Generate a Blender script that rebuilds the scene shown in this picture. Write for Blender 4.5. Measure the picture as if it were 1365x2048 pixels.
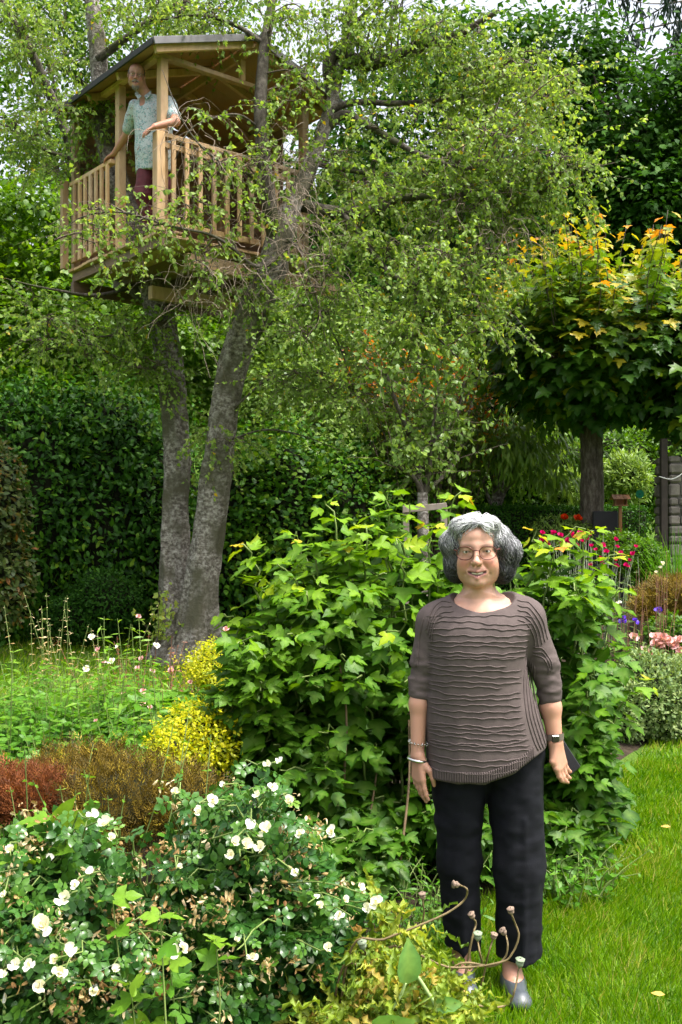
import bpy, bmesh, math, random
import numpy as np
from mathutils import Vector, Matrix
from mathutils.bvhtree import BVHTree

for o in list(bpy.data.objects):
    bpy.data.objects.remove(o)
scene = bpy.context.scene
COL = scene.collection
random.seed(7)
RNG = np.random.default_rng(11)

# ------------------------------------------------------------------ camera
FPX, CX, HY, CZ = 1991.0, 682.5, 1040.0, 1.6      # focal length in photo pixels, principal column, horizon row, eye height
cam_d = bpy.data.cameras.new('camera')
cam_d.sensor_fit = 'VERTICAL'
cam_d.sensor_height = 36.0
cam_d.lens = 36.0 * FPX / 2048.0
cam_d.shift_y = (HY - 1024.0) / 2048.0
cam_d.clip_start = 0.05
cam_d.clip_end = 500.0
cam = bpy.data.objects.new('camera', cam_d)
cam.location = (0, 0, CZ)
cam.rotation_euler = (math.radians(90), 0, 0)
COL.objects.link(cam)
scene.camera = cam

# ------------------------------------------------------------------ sky, sun, exposure
SUN_TO = Vector((0.36, -0.16, 0.92)).normalized()
SUN_EL = math.asin(SUN_TO.z)
SUN_AZ = math.atan2(SUN_TO.x, SUN_TO.y)
world = bpy.data.worlds.new('World')
scene.world = world
world.use_nodes = True
wn = world.node_tree
wn.nodes.clear()
sky = wn.nodes.new('ShaderNodeTexSky')
sky.sky_type = 'NISHITA'
sky.sun_disc = False
sky.sun_elevation = SUN_EL
sky.sun_rotation = SUN_AZ
sky.air_density = 1.0
sky.dust_density = 8.0
sky.ozone_density = 1.0
bg = wn.nodes.new('ShaderNodeBackground')
bg.inputs['Strength'].default_value = 0.15
wo = wn.nodes.new('ShaderNodeOutputWorld')
haze_sky = wn.nodes.new('ShaderNodeHueSaturation')      # thin bright overcast: the same sky, paler
haze_sky.inputs['Saturation'].default_value = 0.40
haze_sky.inputs['Value'].default_value = 1.9
wn.links.new(sky.outputs[0], haze_sky.inputs['Color'])
wn.links.new(haze_sky.outputs[0], bg.inputs[0])
wn.links.new(bg.outputs[0], wo.inputs[0])
sun_d = bpy.data.lights.new('sun', 'SUN')
sun_d.energy = 2.6
sun_d.angle = math.radians(3.0)
sun_d.color = (1.0, 0.965, 0.90)
sun = bpy.data.objects.new('sun', sun_d)
sun.rotation_euler = (-SUN_TO).to_track_quat('-Z', 'Y').to_euler()
sun.location = (3, -3, 9)
COL.objects.link(sun)
scene.view_settings.view_transform = 'Standard'
scene.view_settings.look = 'None'
scene.view_settings.gamma = 1.0
scene.view_settings.exposure = 0.70
scene.view_settings.use_curve_mapping = False
scene.cycles.max_bounces = 7
scene.cycles.diffuse_bounces = 4
scene.cycles.glossy_bounces = 2
scene.cycles.transmission_bounces = 5
scene.cycles.transparent_max_bounces = 8
scene.cycles.caustics_reflective = False
scene.cycles.caustics_refractive = False
scene.cycles.sample_clamp_indirect = 6.0
scene.cycles.use_denoising = True
try:
    scene.cycles.denoiser = 'OPENIMAGEDENOISE'
    scene.cycles.denoising_input_passes = 'RGB_ALBEDO_NORMAL'
    scene.cycles.denoising_prefilter = 'ACCURATE'
except Exception:
    pass

def at(px, py, Y):
    return np.array(((px - CX) / FPX * Y, Y, CZ - (py - HY) / FPX * Y))

# ------------------------------------------------------------------ object helpers
def finish(o, label=None, cat=None, group=None, kind=None):
    if label: o['label'] = label
    if cat: o['category'] = cat
    if group: o['group'] = group
    if kind: o['kind'] = kind
    return o

def thing(name, loc, label, cat, group=None):
    o = bpy.data.objects.new(name, None)
    o.empty_display_size = 0.1
    o.location = tuple(float(v) for v in loc)
    COL.objects.link(o)
    return finish(o, label, cat, group)

def world_loc(o):
    l = Vector(o.location)
    return l

def adopt(o, parent):
    """parent o (built in world coordinates) to an unrotated empty or to an identity mesh part"""
    o.parent = parent
    p = parent
    L = Vector((0, 0, 0))
    while p is not None:
        if p.type == 'EMPTY':
            L = Vector(p.location)
        p = p.parent
    if parent.type == 'EMPTY':
        o.matrix_parent_inverse = Matrix.Translation(-L)

def obj(name, mesh, mat=None, parent=None, kind=None, label=None, cat=None, group=None):
    o = bpy.data.objects.new(name, mesh)
    COL.objects.link(o)
    if mat is not None and len(mesh.materials) == 0:
        mesh.materials.append(mat)
    if parent is not None:
        adopt(o, parent)
    return finish(o, label, cat, group, kind)

class MB:
    """collects vertices and faces (numpy) and makes one mesh of them"""
    def __init__(self):
        self.v, self.f, self.n, self.t, self.vein, self.c = [], [], 0, [], [], []
    def add(self, V, F, tint=0.5, vein=0.0, col=None):
        V = np.asarray(V, dtype=np.float64).reshape(-1, 3)
        for f in (F if isinstance(F, list) else [F]):
            self.f.append(np.asarray(f, dtype=np.int64) + self.n)
        self.v.append(V)
        self.t.append(np.broadcast_to(np.asarray(tint, dtype=np.float32), (len(V),)))
        self.vein.append(np.broadcast_to(np.asarray(vein, dtype=np.float32), (len(V),)))
        if col is not None:
            self.c.append(np.broadcast_to(np.asarray(col, dtype=np.float32), (len(V), 4)))
        self.n += len(V)
        return self
    def mesh(self, name, smooth=True, mat=None):
        me = bpy.data.meshes.new(name)
        if not self.v:
            return me
        V = np.concatenate(self.v)
        sizes = np.concatenate([np.full(len(f), f.shape[1], dtype=np.int32) for f in self.f])
        idx = np.concatenate([f.reshape(-1) for f in self.f]).astype(np.int32)
        me.vertices.add(len(V))
        me.vertices.foreach_set('co', V.astype(np.float32).ravel())
        me.loops.add(len(idx))
        me.loops.foreach_set('vertex_index', idx)
        me.polygons.add(len(sizes))
        starts = np.concatenate([[0], np.cumsum(sizes)[:-1]]).astype(np.int32)
        me.polygons.foreach_set('loop_start', starts)
        me.polygons.foreach_set('use_smooth', np.full(len(sizes), smooth, dtype=bool))
        a = me.attributes.new('tint', 'FLOAT', 'POINT')
        a.data.foreach_set('value', np.concatenate(self.t).astype(np.float32))
        if any(np.any(x) for x in self.vein):
            a = me.attributes.new('vein', 'FLOAT', 'POINT')
            a.data.foreach_set('value', np.concatenate(self.vein).astype(np.float32))
        if self.c:
            a = me.attributes.new('col', 'FLOAT_COLOR', 'POINT')
            a.data.foreach_set('color', np.concatenate(self.c).astype(np.float32).ravel())
        me.update(calc_edges=True)
        if mat is not None:
            me.materials.append(mat)
        return me
    def build(self, name, mat, parent=None, smooth=True, **kw):
        return obj(name, self.mesh(name, smooth), mat, parent, **kw)

def nrm(a):
    a = np.asarray(a, dtype=np.float64)
    return a / np.maximum(np.linalg.norm(a, axis=-1, keepdims=True), 1e-9)

def resample(P, n):
    P = np.asarray(P, dtype=np.float64)
    # Catmull-Rom through the points
    m = len(P)
    if m == 2:
        t = np.linspace(0, 1, n)[:, None]
        return P[0] * (1 - t) + P[1] * t
    Q = np.concatenate([[2 * P[0] - P[1]], P, [2 * P[-1] - P[-2]]])
    u = np.linspace(0, m - 1 - 1e-6, n)
    i = u.astype(int); t = (u - i)[:, None]
    p0, p1, p2, p3 = Q[i], Q[i + 1], Q[i + 2], Q[i + 3]
    return 0.5 * (2 * p1 + (p2 - p0) * t + (2 * p0 - 5 * p1 + 4 * p2 - p3) * t ** 2 + (3 * p1 - p0 - 3 * p2 + p3) * t ** 3)

def tube(mb, P, R, sides=6, tint=0.5, cap=True, jitter=0.0, squash=None):
    P = np.asarray(P, dtype=np.float64); n = len(P)
    R = np.broadcast_to(np.asarray(R, dtype=np.float64), (n,))
    T = nrm(np.gradient(P, axis=0))
    up = np.array((0.0, 0.0, 1.0)) if abs(T[0][2]) < 0.9 else np.array((1.0, 0.0, 0.0))
    N = np.zeros_like(P)
    a = nrm(up - T[0] * np.dot(up, T[0])); N[0] = a
    for i in range(1, n):
        a = a - T[i] * np.dot(a, T[i]); a = a / max(np.linalg.norm(a), 1e-9); N[i] = a
    B = np.cross(T, N)
    ang = np.linspace(0, 2 * math.pi, sides, endpoint=False)
    rr = R[:, None] * (1 + (jitter * RNG.standard_normal((n, sides)) if jitter else 0))
    ca, sa = np.cos(ang), np.sin(ang)
    V = P[:, None, :] + rr[..., None] * (ca[None, :, None] * N[:, None, :] + sa[None, :, None] * B[:, None, :])
    i = np.arange(n - 1)[:, None] * sides; j = np.arange(sides)[None, :]; k = (j + 1) % sides
    F = np.stack([i + j, i + k, i + sides + k, i + sides + j], axis=-1).reshape(-1, 4)
    Fs = [F]
    Vv = V.reshape(-1, 3)
    if cap:
        Vv = np.concatenate([Vv, P[:1], P[-1:]])
        c0 = n * sides; c1 = c0 + 1
        j1 = np.arange(sides); k1 = (j1 + 1) % sides
        Fs.append(np.stack([np.full(sides, c0), k1, j1], 1))
        Fs.append(np.stack([np.full(sides, c1), (n - 1) * sides + j1, (n - 1) * sides + k1], 1))
    mb.add(Vv, Fs, tint)

def tubes(mb, P, r0, r1, sides=3, tint=0.5):
    """many thin tubes at once: P (N,m,3)"""
    N, m, _ = P.shape
    T = nrm(np.gradient(P, axis=1))
    ref = np.where(np.abs(T[:, :, 2:3]) < 0.92, np.array((0., 0., 1.)), np.array((1., 0., 0.)))
    A = nrm(np.cross(T, ref)); B = np.cross(T, A)
    w = np.linspace(0, 1, m)
    R = np.asarray(r0).reshape(-1, 1) * (1 - w) + np.asarray(r1).reshape(-1, 1) * w
    R = np.broadcast_to(R, (N, m))
    ang = np.arange(sides) * 2 * math.pi / sides
    V = P[:, :, None, :] + R[:, :, None, None] * (np.cos(ang)[None, None, :, None] * A[:, :, None, :] + np.sin(ang)[None, None, :, None] * B[:, :, None, :])
    b = (np.arange(N) * m * sides)[:, None, None]
    i = (np.arange(m - 1) * sides)[None, :, None]; j = np.arange(sides)[None, None, :]; k = (j + 1) % sides
    F = np.stack([b + i + j, b + i + k, b + i + sides + k, b + i + sides + j], axis=-1).reshape(-1, 4)
    tt = np.repeat(np.broadcast_to(np.asarray(tint, dtype=np.float32), (N,)), m * sides)
    mb.add(V.reshape(-1, 3), F, tt)

BOXF = np.array([[0, 3, 2, 1], [4, 5, 6, 7], [0, 1, 5, 4], [1, 2, 6, 5], [2, 3, 7, 6], [3, 0, 4, 7]])
def box_on(mb, O, U, V, W, tint=0.5, bev=0.004):
    """bevelled box from corner O along the vectors U, V, W"""
    O, U, V, W = (np.asarray(x, dtype=np.float64) for x in (O, U, V, W))
    bm = bmesh.new()
    P = [O, O + U, O + U + V, O + V, O + W, O + U + W, O + U + V + W, O + V + W]
    vs = [bm.verts.new(p) for p in P]
    for f in BOXF: bm.faces.new([vs[i] for i in f])
    bmesh.ops.recalc_face_normals(bm, faces=bm.faces)
    if bev:
        bmesh.ops.bevel(bm, geom=list(bm.edges), offset=bev, segments=1, affect='EDGES')
    bm.verts.ensure_lookup_table()
    VV = np.array([v.co[:] for v in bm.verts])
    bm.verts.index_update()
    F = {}
    for f in bm.faces:
        F.setdefault(len(f.verts), []).append([v.index for v in f.verts])
    mb.add(VV, [np.array(x) for x in F.values()], tint)
    bm.free()

# ------------------------------------------------------------------ numpy value noise
def hash3(i, j, k):
    h = (i * 374761393 + j * 668265263 + k * 2147483647 + 1442695041) & 0xFFFFFFFF
    h = ((h ^ (h >> 13)) * 1274126177) & 0xFFFFFFFF
    h = (h ^ (h >> 16)) & 0xFFFFFFFF
    return h.astype(np.float64) / 4294967295.0
def vnoise(P, scale=1.0, seed=0):
    P = np.asarray(P, dtype=np.float64) * scale + seed * 17.31
    I = np.floor(P).astype(np.int64); f = P - I; f = f * f * (3 - 2 * f)
    r = 0
    for a in (0, 1):
        for b in (0, 1):
            for c in (0, 1):
                w = (f[..., 0] if a else 1 - f[..., 0]) * (f[..., 1] if b else 1 - f[..., 1]) * (f[..., 2] if c else 1 - f[..., 2])
                r = r + w * hash3(I[..., 0] + a, I[..., 1] + b, I[..., 2] + c)
    return r * 2 - 1

# ------------------------------------------------------------------ materials
def new_mat(name):
    m = bpy.data.materials.new(name)
    m.use_nodes = True
    nt = m.node_tree
    nt.nodes.clear()
    out = nt.nodes.new('ShaderNodeOutputMaterial')
    return m, nt, out
def nd(nt, typ, **kw):
    n = nt.nodes.new(typ)
    for k, v in kw.items():
        if k.startswith('i_'):
            n.inputs[k[2:].replace('_', ' ')].default_value = v
        else:
            setattr(n, k, v)
    return n
def ramp(nt, stops, interp='LINEAR'):
    r = nt.nodes.new('ShaderNodeValToRGB')
    r.color_ramp.interpolation = interp
    el = r.color_ramp.elements
    while len(el) > 1: el.remove(el[0])
    el[0].position = stops[0][0]; el[0].color = (*stops[0][1], 1)
    for p, c in stops[1:]:
        e = el.new(p); e.color = (*c, 1)
    return r
def leaf_mat(name, stops, rough=0.42, trans=0.35, vein=0.0, spec=0.5, tcol=1.35):
    """thin leaf: reflects with a soft gloss, lets some light through"""
    m, nt, out = new_mat(name)
    L = nt.links
    at_ = nd(nt, 'ShaderNodeAttribute', attribute_name='tint')
    rp = ramp(nt, stops)
    L.new(at_.outputs['Fac'], rp.inputs[0])
    colr = rp.outputs[0]
    if vein:
        av = nd(nt, 'ShaderNodeAttribute', attribute_name='vein')
        mx = nd(nt, 'ShaderNodeMixRGB', blend_type='MIX')
        mu = nd(nt, 'ShaderNodeMath', operation='MULTIPLY'); mu.inputs[1].default_value = vein
        L.new(av.outputs['Fac'], mu.inputs[0]); L.new(mu.outputs[0], mx.inputs[0])
        L.new(colr, mx.inputs[1]); mx.inputs[2].default_value = (0.30, 0.42, 0.12, 1)
        colr = mx.outputs[0]
    geo = nd(nt, 'ShaderNodeNewGeometry')
    nz = nd(nt, 'ShaderNodeTexNoise'); nz.inputs['Scale'].default_value = 60; nz.inputs['Detail'].default_value = 2
    L.new(geo.outputs['Position'], nz.inputs['Vector'])
    hs = nd(nt, 'ShaderNodeHueSaturation'); hs.inputs['Saturation'].default_value = 1.12
    mr = nd(nt, 'ShaderNodeMapRange'); mr.inputs[3].default_value = 0.72; mr.inputs[4].default_value = 1.28
    L.new(nz.outputs[0], mr.inputs[0]); L.new(mr.outputs[0], hs.inputs['Value']); L.new(colr, hs.inputs['Color'])
    p = nd(nt, 'ShaderNodeBsdfPrincipled')
    p.inputs['Roughness'].default_value = rough
    p.inputs['Specular IOR Level'].default_value = spec * 0.6
    L.new(hs.outputs[0], p.inputs['Base Color'])
    if trans > 0:
        t = nd(nt, 'ShaderNodeBsdfTranslucent')
        br = nd(nt, 'ShaderNodeMixRGB', blend_type='MULTIPLY'); br.inputs[0].default_value = 1
        L.new(hs.outputs[0], br.inputs[1]); br.inputs[2].default_value = (tcol * 1.2, tcol * 1.15, tcol * 0.5, 1)
        L.new(br.outputs[0], t.inputs['Color'])
        ms = nd(nt, 'ShaderNodeMixShader'); ms.inputs[0].default_value = trans
        L.new(p.outputs[0], ms.inputs[1]); L.new(t.outputs[0], ms.inputs[2])
        L.new(ms.outputs[0], out.inputs[0])
    else:
        L.new(p.outputs[0], out.inputs[0])
    return m
def plain_mat(name, col, rough=0.6, metal=0.0, spec=0.5, noise=None, bump=0.0, bscale=40, attr=False, sss=0.0, coat=0.0):
    """one base colour with noise variation (noise = (scale, amount)) and fine relief"""
    m, nt, out = new_mat(name)
    L = nt.links
    p = nd(nt, 'ShaderNodeBsdfPrincipled')
    p.inputs['Roughness'].default_value = rough
    p.inputs['Metallic'].default_value = metal
    p.inputs['Specular IOR Level'].default_value = spec
    if coat: p.inputs['Coat Weight'].default_value = coat
    tc = nd(nt, 'ShaderNodeTexCoord')
    src = None
    if attr:
        a = nd(nt, 'ShaderNodeAttribute', attribute_name='col'); src = a.outputs['Color']
    if noise:
        nz = nd(nt, 'ShaderNodeTexNoise'); nz.inputs['Scale'].default_value = noise[0]; nz.inputs['Detail'].default_value = 5
        L.new(tc.outputs['Object'], nz.inputs['Vector'])
        mr = nd(nt, 'ShaderNodeMapRange'); mr.inputs[1].default_value = 0.25; mr.inputs[2].default_value = 0.75
        mr.inputs[3].default_value = 1 - noise[1]; mr.inputs[4].default_value = 1 + noise[1]
        L.new(nz.outputs[0], mr.inputs[0])
        hs = nd(nt, 'ShaderNodeHueSaturation')
        L.new(mr.outputs[0], hs.inputs['Value'])
        if src is not None: L.new(src, hs.inputs['Color'])
        else: hs.inputs['Color'].default_value = (*col, 1)
        src = hs.outputs[0]
    if src is not None: L.new(src, p.inputs['Base Color'])
    else: p.inputs['Base Color'].default_value = (*col, 1)
    if sss:
        p.inputs['Subsurface Weight'].default_value = sss
        p.inputs['Subsurface Radius'].default_value = (0.012, 0.004, 0.002)
        p.inputs['Subsurface Scale'].default_value = 1.0
    if bump:
        nb = nd(nt, 'ShaderNodeTexNoise'); nb.inputs['Scale'].default_value = bscale; nb.inputs['Detail'].default_value = 4
        L.new(tc.outputs['Object'], nb.inputs['Vector'])
        b = nd(nt, 'ShaderNodeBump'); b.inputs['Strength'].default_value = bump; b.inputs['Distance'].default_value = 0.01
        L.new(nb.outputs[0], b.inputs['Height']); L.new(b.outputs[0], p.inputs['Normal'])
    L.new(p.outputs[0], out.inputs[0])
    return m
def wood_mat(name, c0, c1, axis_scale=(3, 3, 3), rough=0.65):
    """sawn timber: streaky grain along the piece (grain uses the mesh tint as a seed)"""
    m, nt, out = new_mat(name)
    L = nt.links
    tc = nd(nt, 'ShaderNodeTexCoord')
    a = nd(nt, 'ShaderNodeAttribute', attribute_name='tint')
    oi = nd(nt, 'ShaderNodeObjectInfo')
    mp = nd(nt, 'ShaderNodeMapping'); mp.inputs['Scale'].default_value = axis_scale
    L.new(tc.outputs['Object'], mp.inputs[0])
    nz = nd(nt, 'ShaderNodeTexNoise'); nz.noise_dimensions = '4D'
    nz.inputs['Scale'].default_value = 7; nz.inputs['Detail'].default_value = 6; nz.inputs['Roughness'].default_value = 0.65
    w = nd(nt, 'ShaderNodeMath', operation='MULTIPLY'); w.inputs[1].default_value = 40
    L.new(oi.outputs['Random'], w.inputs[0]); L.new(w.outputs[0], nz.inputs['W'])
    L.new(mp.outputs[0], nz.inputs['Vector'])
    r = ramp(nt, [(0.25, c0), (0.5, tuple((x + y) / 2 for x, y in zip(c0, c1))), (0.75, c1)])
    L.new(nz.outputs[0], r.inputs[0])
    hs = nd(nt, 'ShaderNodeHueSaturation')
    mr = nd(nt, 'ShaderNodeMapRange'); mr.inputs[3].default_value = 0.68; mr.inputs[4].default_value = 1.25
    n3 = nd(nt, 'ShaderNodeTexNoise'); n3.inputs['Scale'].default_value = 2.5; n3.inputs['Detail'].default_value = 6; L.new(tc.outputs['Object'], n3.inputs['Vector'])
    r3 = ramp(nt, [(0.42, (0, 0, 0)), (0.75, (0.38, 0.38, 0.38))]); L.new(n3.outputs[0], r3.inputs[0])
    gm_ = nd(nt, 'ShaderNodeMixRGB'); L.new(r3.outputs[0], gm_.inputs[0]); L.new(r.outputs[0], gm_.inputs[1]); g_ = sum(c0) * 0.33 + sum(c1) * 0.12; gm_.inputs[2].default_value = (g_ * 1.08, g_, g_ * 0.9, 1)
    L.new(oi.outputs['Random'], mr.inputs[0]); L.new(mr.outputs[0], hs.inputs['Value']); L.new(gm_.outputs[0], hs.inputs['Color'])
    p = nd(nt, 'ShaderNodeBsdfPrincipled'); p.inputs['Roughness'].default_value = rough
    L.new(hs.outputs[0], p.inputs['Base Color'])
    b = nd(nt, 'ShaderNodeBump'); b.inputs['Strength'].default_value = 0.25; b.inputs['Distance'].default_value = 0.006
    L.new(nz.outputs[0], b.inputs['Height']); L.new(b.outputs[0], p.inputs['Normal'])
    L.new(p.outputs[0], out.inputs[0])
    return m
def bark_mat(name, c0, c1, c2, scale=(6, 6, 2), rough=0.85, bump=0.6, moss=None):
    m, nt, out = new_mat(name)
    L = nt.links
    tc = nd(nt, 'ShaderNodeTexCoord')
    mp = nd(nt, 'ShaderNodeMapping'); mp.inputs['Scale'].default_value = scale
    L.new(tc.outputs['Object'], mp.inputs[0])
    nz = nd(nt, 'ShaderNodeTexNoise'); nz.inputs['Scale'].default_value = 3; nz.inputs['Detail'].default_value = 8; nz.inputs['Roughness'].default_value = 0.7
    L.new(mp.outputs[0], nz.inputs['Vector'])
    r = ramp(nt, [(0.3, c0), (0.47, c1), (0.66, c2)])
    L.new(nz.outputs[0], r.inputs[0])
    src = r.outputs[0]
    if moss:
        n2 = nd(nt, 'ShaderNodeTexNoise'); n2.inputs['Scale'].default_value = 2.2; n2.inputs['Detail'].default_value = 5
        L.new(tc.outputs['Object'], n2.inputs['Vector'])
        r2 = ramp(nt, [(0.48, (0, 0, 0)), (0.62, (1, 1, 1))])
        L.new(n2.outputs[0], r2.inputs[0])
        mx = nd(nt, 'ShaderNodeMixRGB'); L.new(r2.outputs[0], mx.inputs[0]); L.new(src, mx.inputs[1]); mx.inputs[2].default_value = (*moss, 1)
        src = mx.outputs[0]
    p = nd(nt, 'ShaderNodeBsdfPrincipled'); p.inputs['Roughness'].default_value = rough
    p.inputs['Specular IOR Level'].default_value = 0.25
    L.new(src, p.inputs['Base Color'])
    b = nd(nt, 'ShaderNodeBump'); b.inputs['Strength'].default_value = bump; b.inputs['Distance'].default_value = 0.03
    L.new(nz.outputs[0], b.inputs['Height']); L.new(b.outputs[0], p.inputs['Normal'])
    L.new(p.outputs[0], out.inputs[0])
    return m

# ------------------------------------------------------------------ leaf shapes: (vertices, triangles, vein) with base at 0, tip at y = 1
def fold_leaf(outline, fold=0.18, droop=0.15, mids=(0.0, 0.35, 0.7, 1.0)):
    """outline: half widths at the given y of mids[1:-1]; a leaf of two folded halves"""
    V, F, ve = [], [], []
    mid = []
    for y in mids:
        mid.append(len(V)); V.append((0, y, -droop * y * y)); ve.append(1.0)
    left, right = [mid[0]], [mid[0]]
    for y, w in zip(mids[1:-1], outline):
        right.append(len(V)); V.append((w, y - 0.03, fold * w - droop * y * y)); ve.append(0)
        left.append(len(V)); V.append((-w, y - 0.03, fold * w - droop * y * y)); ve.append(0)
    left.append(mid[-1]); right.append(mid[-1])
    n = len(mids)
    for i in range(n - 1):
        for s, sd in ((1, right), (-1, left)):
            a, b, c, d = mid[i], mid[i + 1], sd[i + 1], sd[i]
            tri = []
            if b != c: tri.append((a, c, b) if s > 0 else (a, b, c))
            if a != d: tri.append((a, d, c) if s > 0 else (a, c, d))
            F += tri
    return np.array(V, float), np.array(F), np.array(ve)

def fan_leaf(pts, centre=(0, 0.42), fold=0.2, droop=0.25, wav=0.03, seed=0):
    """lobed leaf: fan of triangles from a centre on the midrib to the outline (pts run base, right side, tip, left side)"""
    rg = np.random.default_rng(seed)
    P = np.array(pts, float)
    r = np.abs(P[:, 0]); y = P[:, 1]
    z = fold * r - droop * y * y * 0.8 - 0.25 * droop * r * r + wav * rg.standard_normal(len(P))
    V = np.concatenate([[[centre[0], centre[1], -droop * centre[1] ** 2 * 0.8 - 0.02]], np.column_stack([P, z])])
    n = len(P)
    F = np.array([(0, 1 + i, 1 + (i + 1) % n) for i in range(n)])
    ve = np.zeros(n + 1); ve[0] = 1
    return V, F, ve

def mirror(half):
    return half + [(-x, y) for x, y in reversed(half) if abs(x) > 1e-6]
VIB = mirror([(0, 0), (0.14, 0.0), (0.25, 0.06), (0.36, 0.16), (0.47, 0.24), (0.55, 0.38), (0.62, 0.56), (0.47, 0.54), (0.40, 0.52), (0.30, 0.50), (0.235, 0.52), (0.29, 0.66), (0.23, 0.76), (0.16, 0.83), (0.06, 0.94), (0, 1.05)])
MAPLE = mirror([(0, 0), (0.10, -0.04), (0.22, -0.05), (0.48, 0.02), (0.36, 0.12), (0.34, 0.20), (0.60, 0.44), (0.58, 0.52), (0.44, 0.50), (0.26, 0.47), (0.20, 0.52), (0.24, 0.72), (0.14, 0.74), (0.06, 0.84), (0, 1.0)])
def strip_leaf(w1, w2, y1=0.3, y2=0.68, droop=0.2, twist=0.04):
    """light leaf of four triangles, bent along its length"""
    z = lambda y: -droop * y * y
    V = np.array([(0, 0, 0), (w1, y1, z(y1) + twist), (w2, y2, z(y2) - twist), (0, 1, z(1)), (-w2, y2, z(y2) + twist), (-w1, y1, z(y1) - twist)], float)
    return V, np.array([(0, 1, 5), (1, 2, 5), (2, 4, 5), (2, 3, 4)]), np.zeros(6)
T_OVAL = strip_leaf(0.23, 0.21, droop=0.18)
T_BIRCH = strip_leaf(0.35, 0.24, 0.26, 0.6, droop=0.14)
T_LONG = strip_leaf(0.11, 0.09, droop=0.35, twist=0.02)
T_LAUREL = strip_leaf(0.21, 0.19, droop=0.3, twist=0.06)
def quad_leaf():
    V = np.array([(0, 0, 0), (0.3, 0.45, 0.06), (0, 1, -0.08), (-0.3, 0.45, 0.06)], float)
    return V, np.array([(0, 1, 2), (0, 2, 3)]), np.zeros(4)
T_QUAD = quad_leaf()
T_VIB = [fan_leaf(VIB, seed=i, droop=0.18 + 0.05 * i, fold=0.12 + 0.07 * (i % 3)) for i in range(4)]
MAPLE_LIGHT = mirror([(0, 0), (0.48, 0.02), (0.33, 0.18), (0.60, 0.46), (0.22, 0.50), (0.22, 0.72), (0, 1.0)])
T_MAPLE_L = [fan_leaf(MAPLE_LIGHT, centre=(0, 0.3), seed=i, droop=0.2 + 0.06 * i, fold=0.05 + 0.08 * (i % 3)) for i in range(3)]
VIB_LIGHT = mirror([(0, 0), (0.25, 0.05), (0.47, 0.24), (0.62, 0.56), (0.42, 0.53), (0.235, 0.52), (0.28, 0.68), (0.12, 0.87), (0, 1.05)])
T_VIB_L = [fan_leaf(VIB_LIGHT, seed=i, droop=0.18 + 0.05 * i, fold=0.12 + 0.07 * (i % 3)) for i in range(4)]
T_MAPLE = [fan_leaf(MAPLE, centre=(0, 0.3), seed=i, droop=0.2 + 0.06 * i, fold=0.05 + 0.08 * (i % 3)) for i in range(3)]

def basis(D, N):
    D = nrm(D)
    X = np.cross(D, N)
    bad = np.linalg.norm(X, axis=-1) < 1e-4
    X[bad] = np.cross(D[bad], np.array((0.3, 0.5, 0.8)))
    X = nrm(X)
    Z = np.cross(X, D)
    return X, D, Z

def scatter(mb, tmpl, P, D, N, S, tint):
    tv, tf, ve = tmpl
    n, k = len(P), len(tv)
    if n == 0: return
    X, Y, Z = basis(D, N)
    S = np.broadcast_to(np.asarray(S, float), (n,))
    V = P[:, None, :] + S[:, None, None] * (tv[None, :, 0:1] * X[:, None, :] + tv[None, :, 1:2] * Y[:, None, :] + tv[None, :, 2:3] * Z[:, None, :])
    F = (tf[None] + (np.arange(n) * k)[:, None, None]).reshape(-1, tf.shape[1])
    mb.add(V.reshape(-1, 3), F, np.repeat(np.clip(np.broadcast_to(tint, (n,)), 0, 1), k), np.tile(ve, n))

def rand_dirs(n, rng=None):
    return nrm((rng or RNG).standard_normal((n, 3)))
# ================================================================== terrain
def sstep(a, b, x):
    t = np.clip((np.asarray(x, float) - a) / (b - a), 0, 1)
    return t * t * (3 - 2 * t)
def ground_h(x, y):
    x = np.asarray(x, float); y = np.asarray(y, float)
    h = 0.62 * sstep(7.6, 11.0, y) * sstep(0.3, 2.2, x)
    h = h + 0.34 * np.maximum(y - 15.5, 0) * sstep(15.5, 22, y)
    P = np.stack([x, y, 0 * x], -1)
    return h + 0.02 * vnoise(P, 0.9, 3) * sstep(2.0, 4.0, np.abs(y - 3.0) + 2.0)

def bed_edge(y):
    """x of the edge between flower bed (left) and lawn (right)"""
    return np.interp(y, [2.0, 3.0, 3.6, 4.2, 6.1, 7.6, 9.0, 12], [-0.2, -0.05, 0.12, 0.72, 1.70, 2.55, 4.2, 7.0])

gy = np.concatenate([np.linspace(-6, 2, 9), np.linspace(2.2, 16, 90), np.linspace(16.5, 70, 50)])
gx = np.concatenate([np.linspace(-60, -8, 20), np.linspace(-7.5, 7.5, 90), np.linspace(8, 60, 20)])
GX, GY = np.meshgrid(gx, gy)
GZ = ground_h(GX, GY)
nx_, ny_ = len(gx), len(gy)
ii = (np.arange(ny_ - 1)[:, None] * nx_ + np.arange(nx_ - 1)[None, :]).reshape(-1)
gm = MB().add(np.stack([GX, GY, GZ], -1).reshape(-1, 3), np.stack([ii, ii + 1, ii + nx_ + 1, ii + nx_], 1))
m, nt, out = new_mat('lawn_ground')
L = nt.links
tc = nd(nt, 'ShaderNodeTexCoord')
n1 = nd(nt, 'ShaderNodeTexNoise'); n1.inputs['Scale'].default_value = 1.3; n1.inputs['Detail'].default_value = 8
n2 = nd(nt, 'ShaderNodeTexNoise'); n2.inputs['Scale'].default_value = 90; n2.inputs['Detail'].default_value = 3
L.new(tc.outputs['Object'], n1.inputs['Vector']); L.new(tc.outputs['Object'], n2.inputs['Vector'])
r1 = ramp(nt, [(0.3, (0.05, 0.11, 0.014)), (0.55, (0.085, 0.15, 0.02)), (0.75, (0.12, 0.15, 0.03))])
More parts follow.
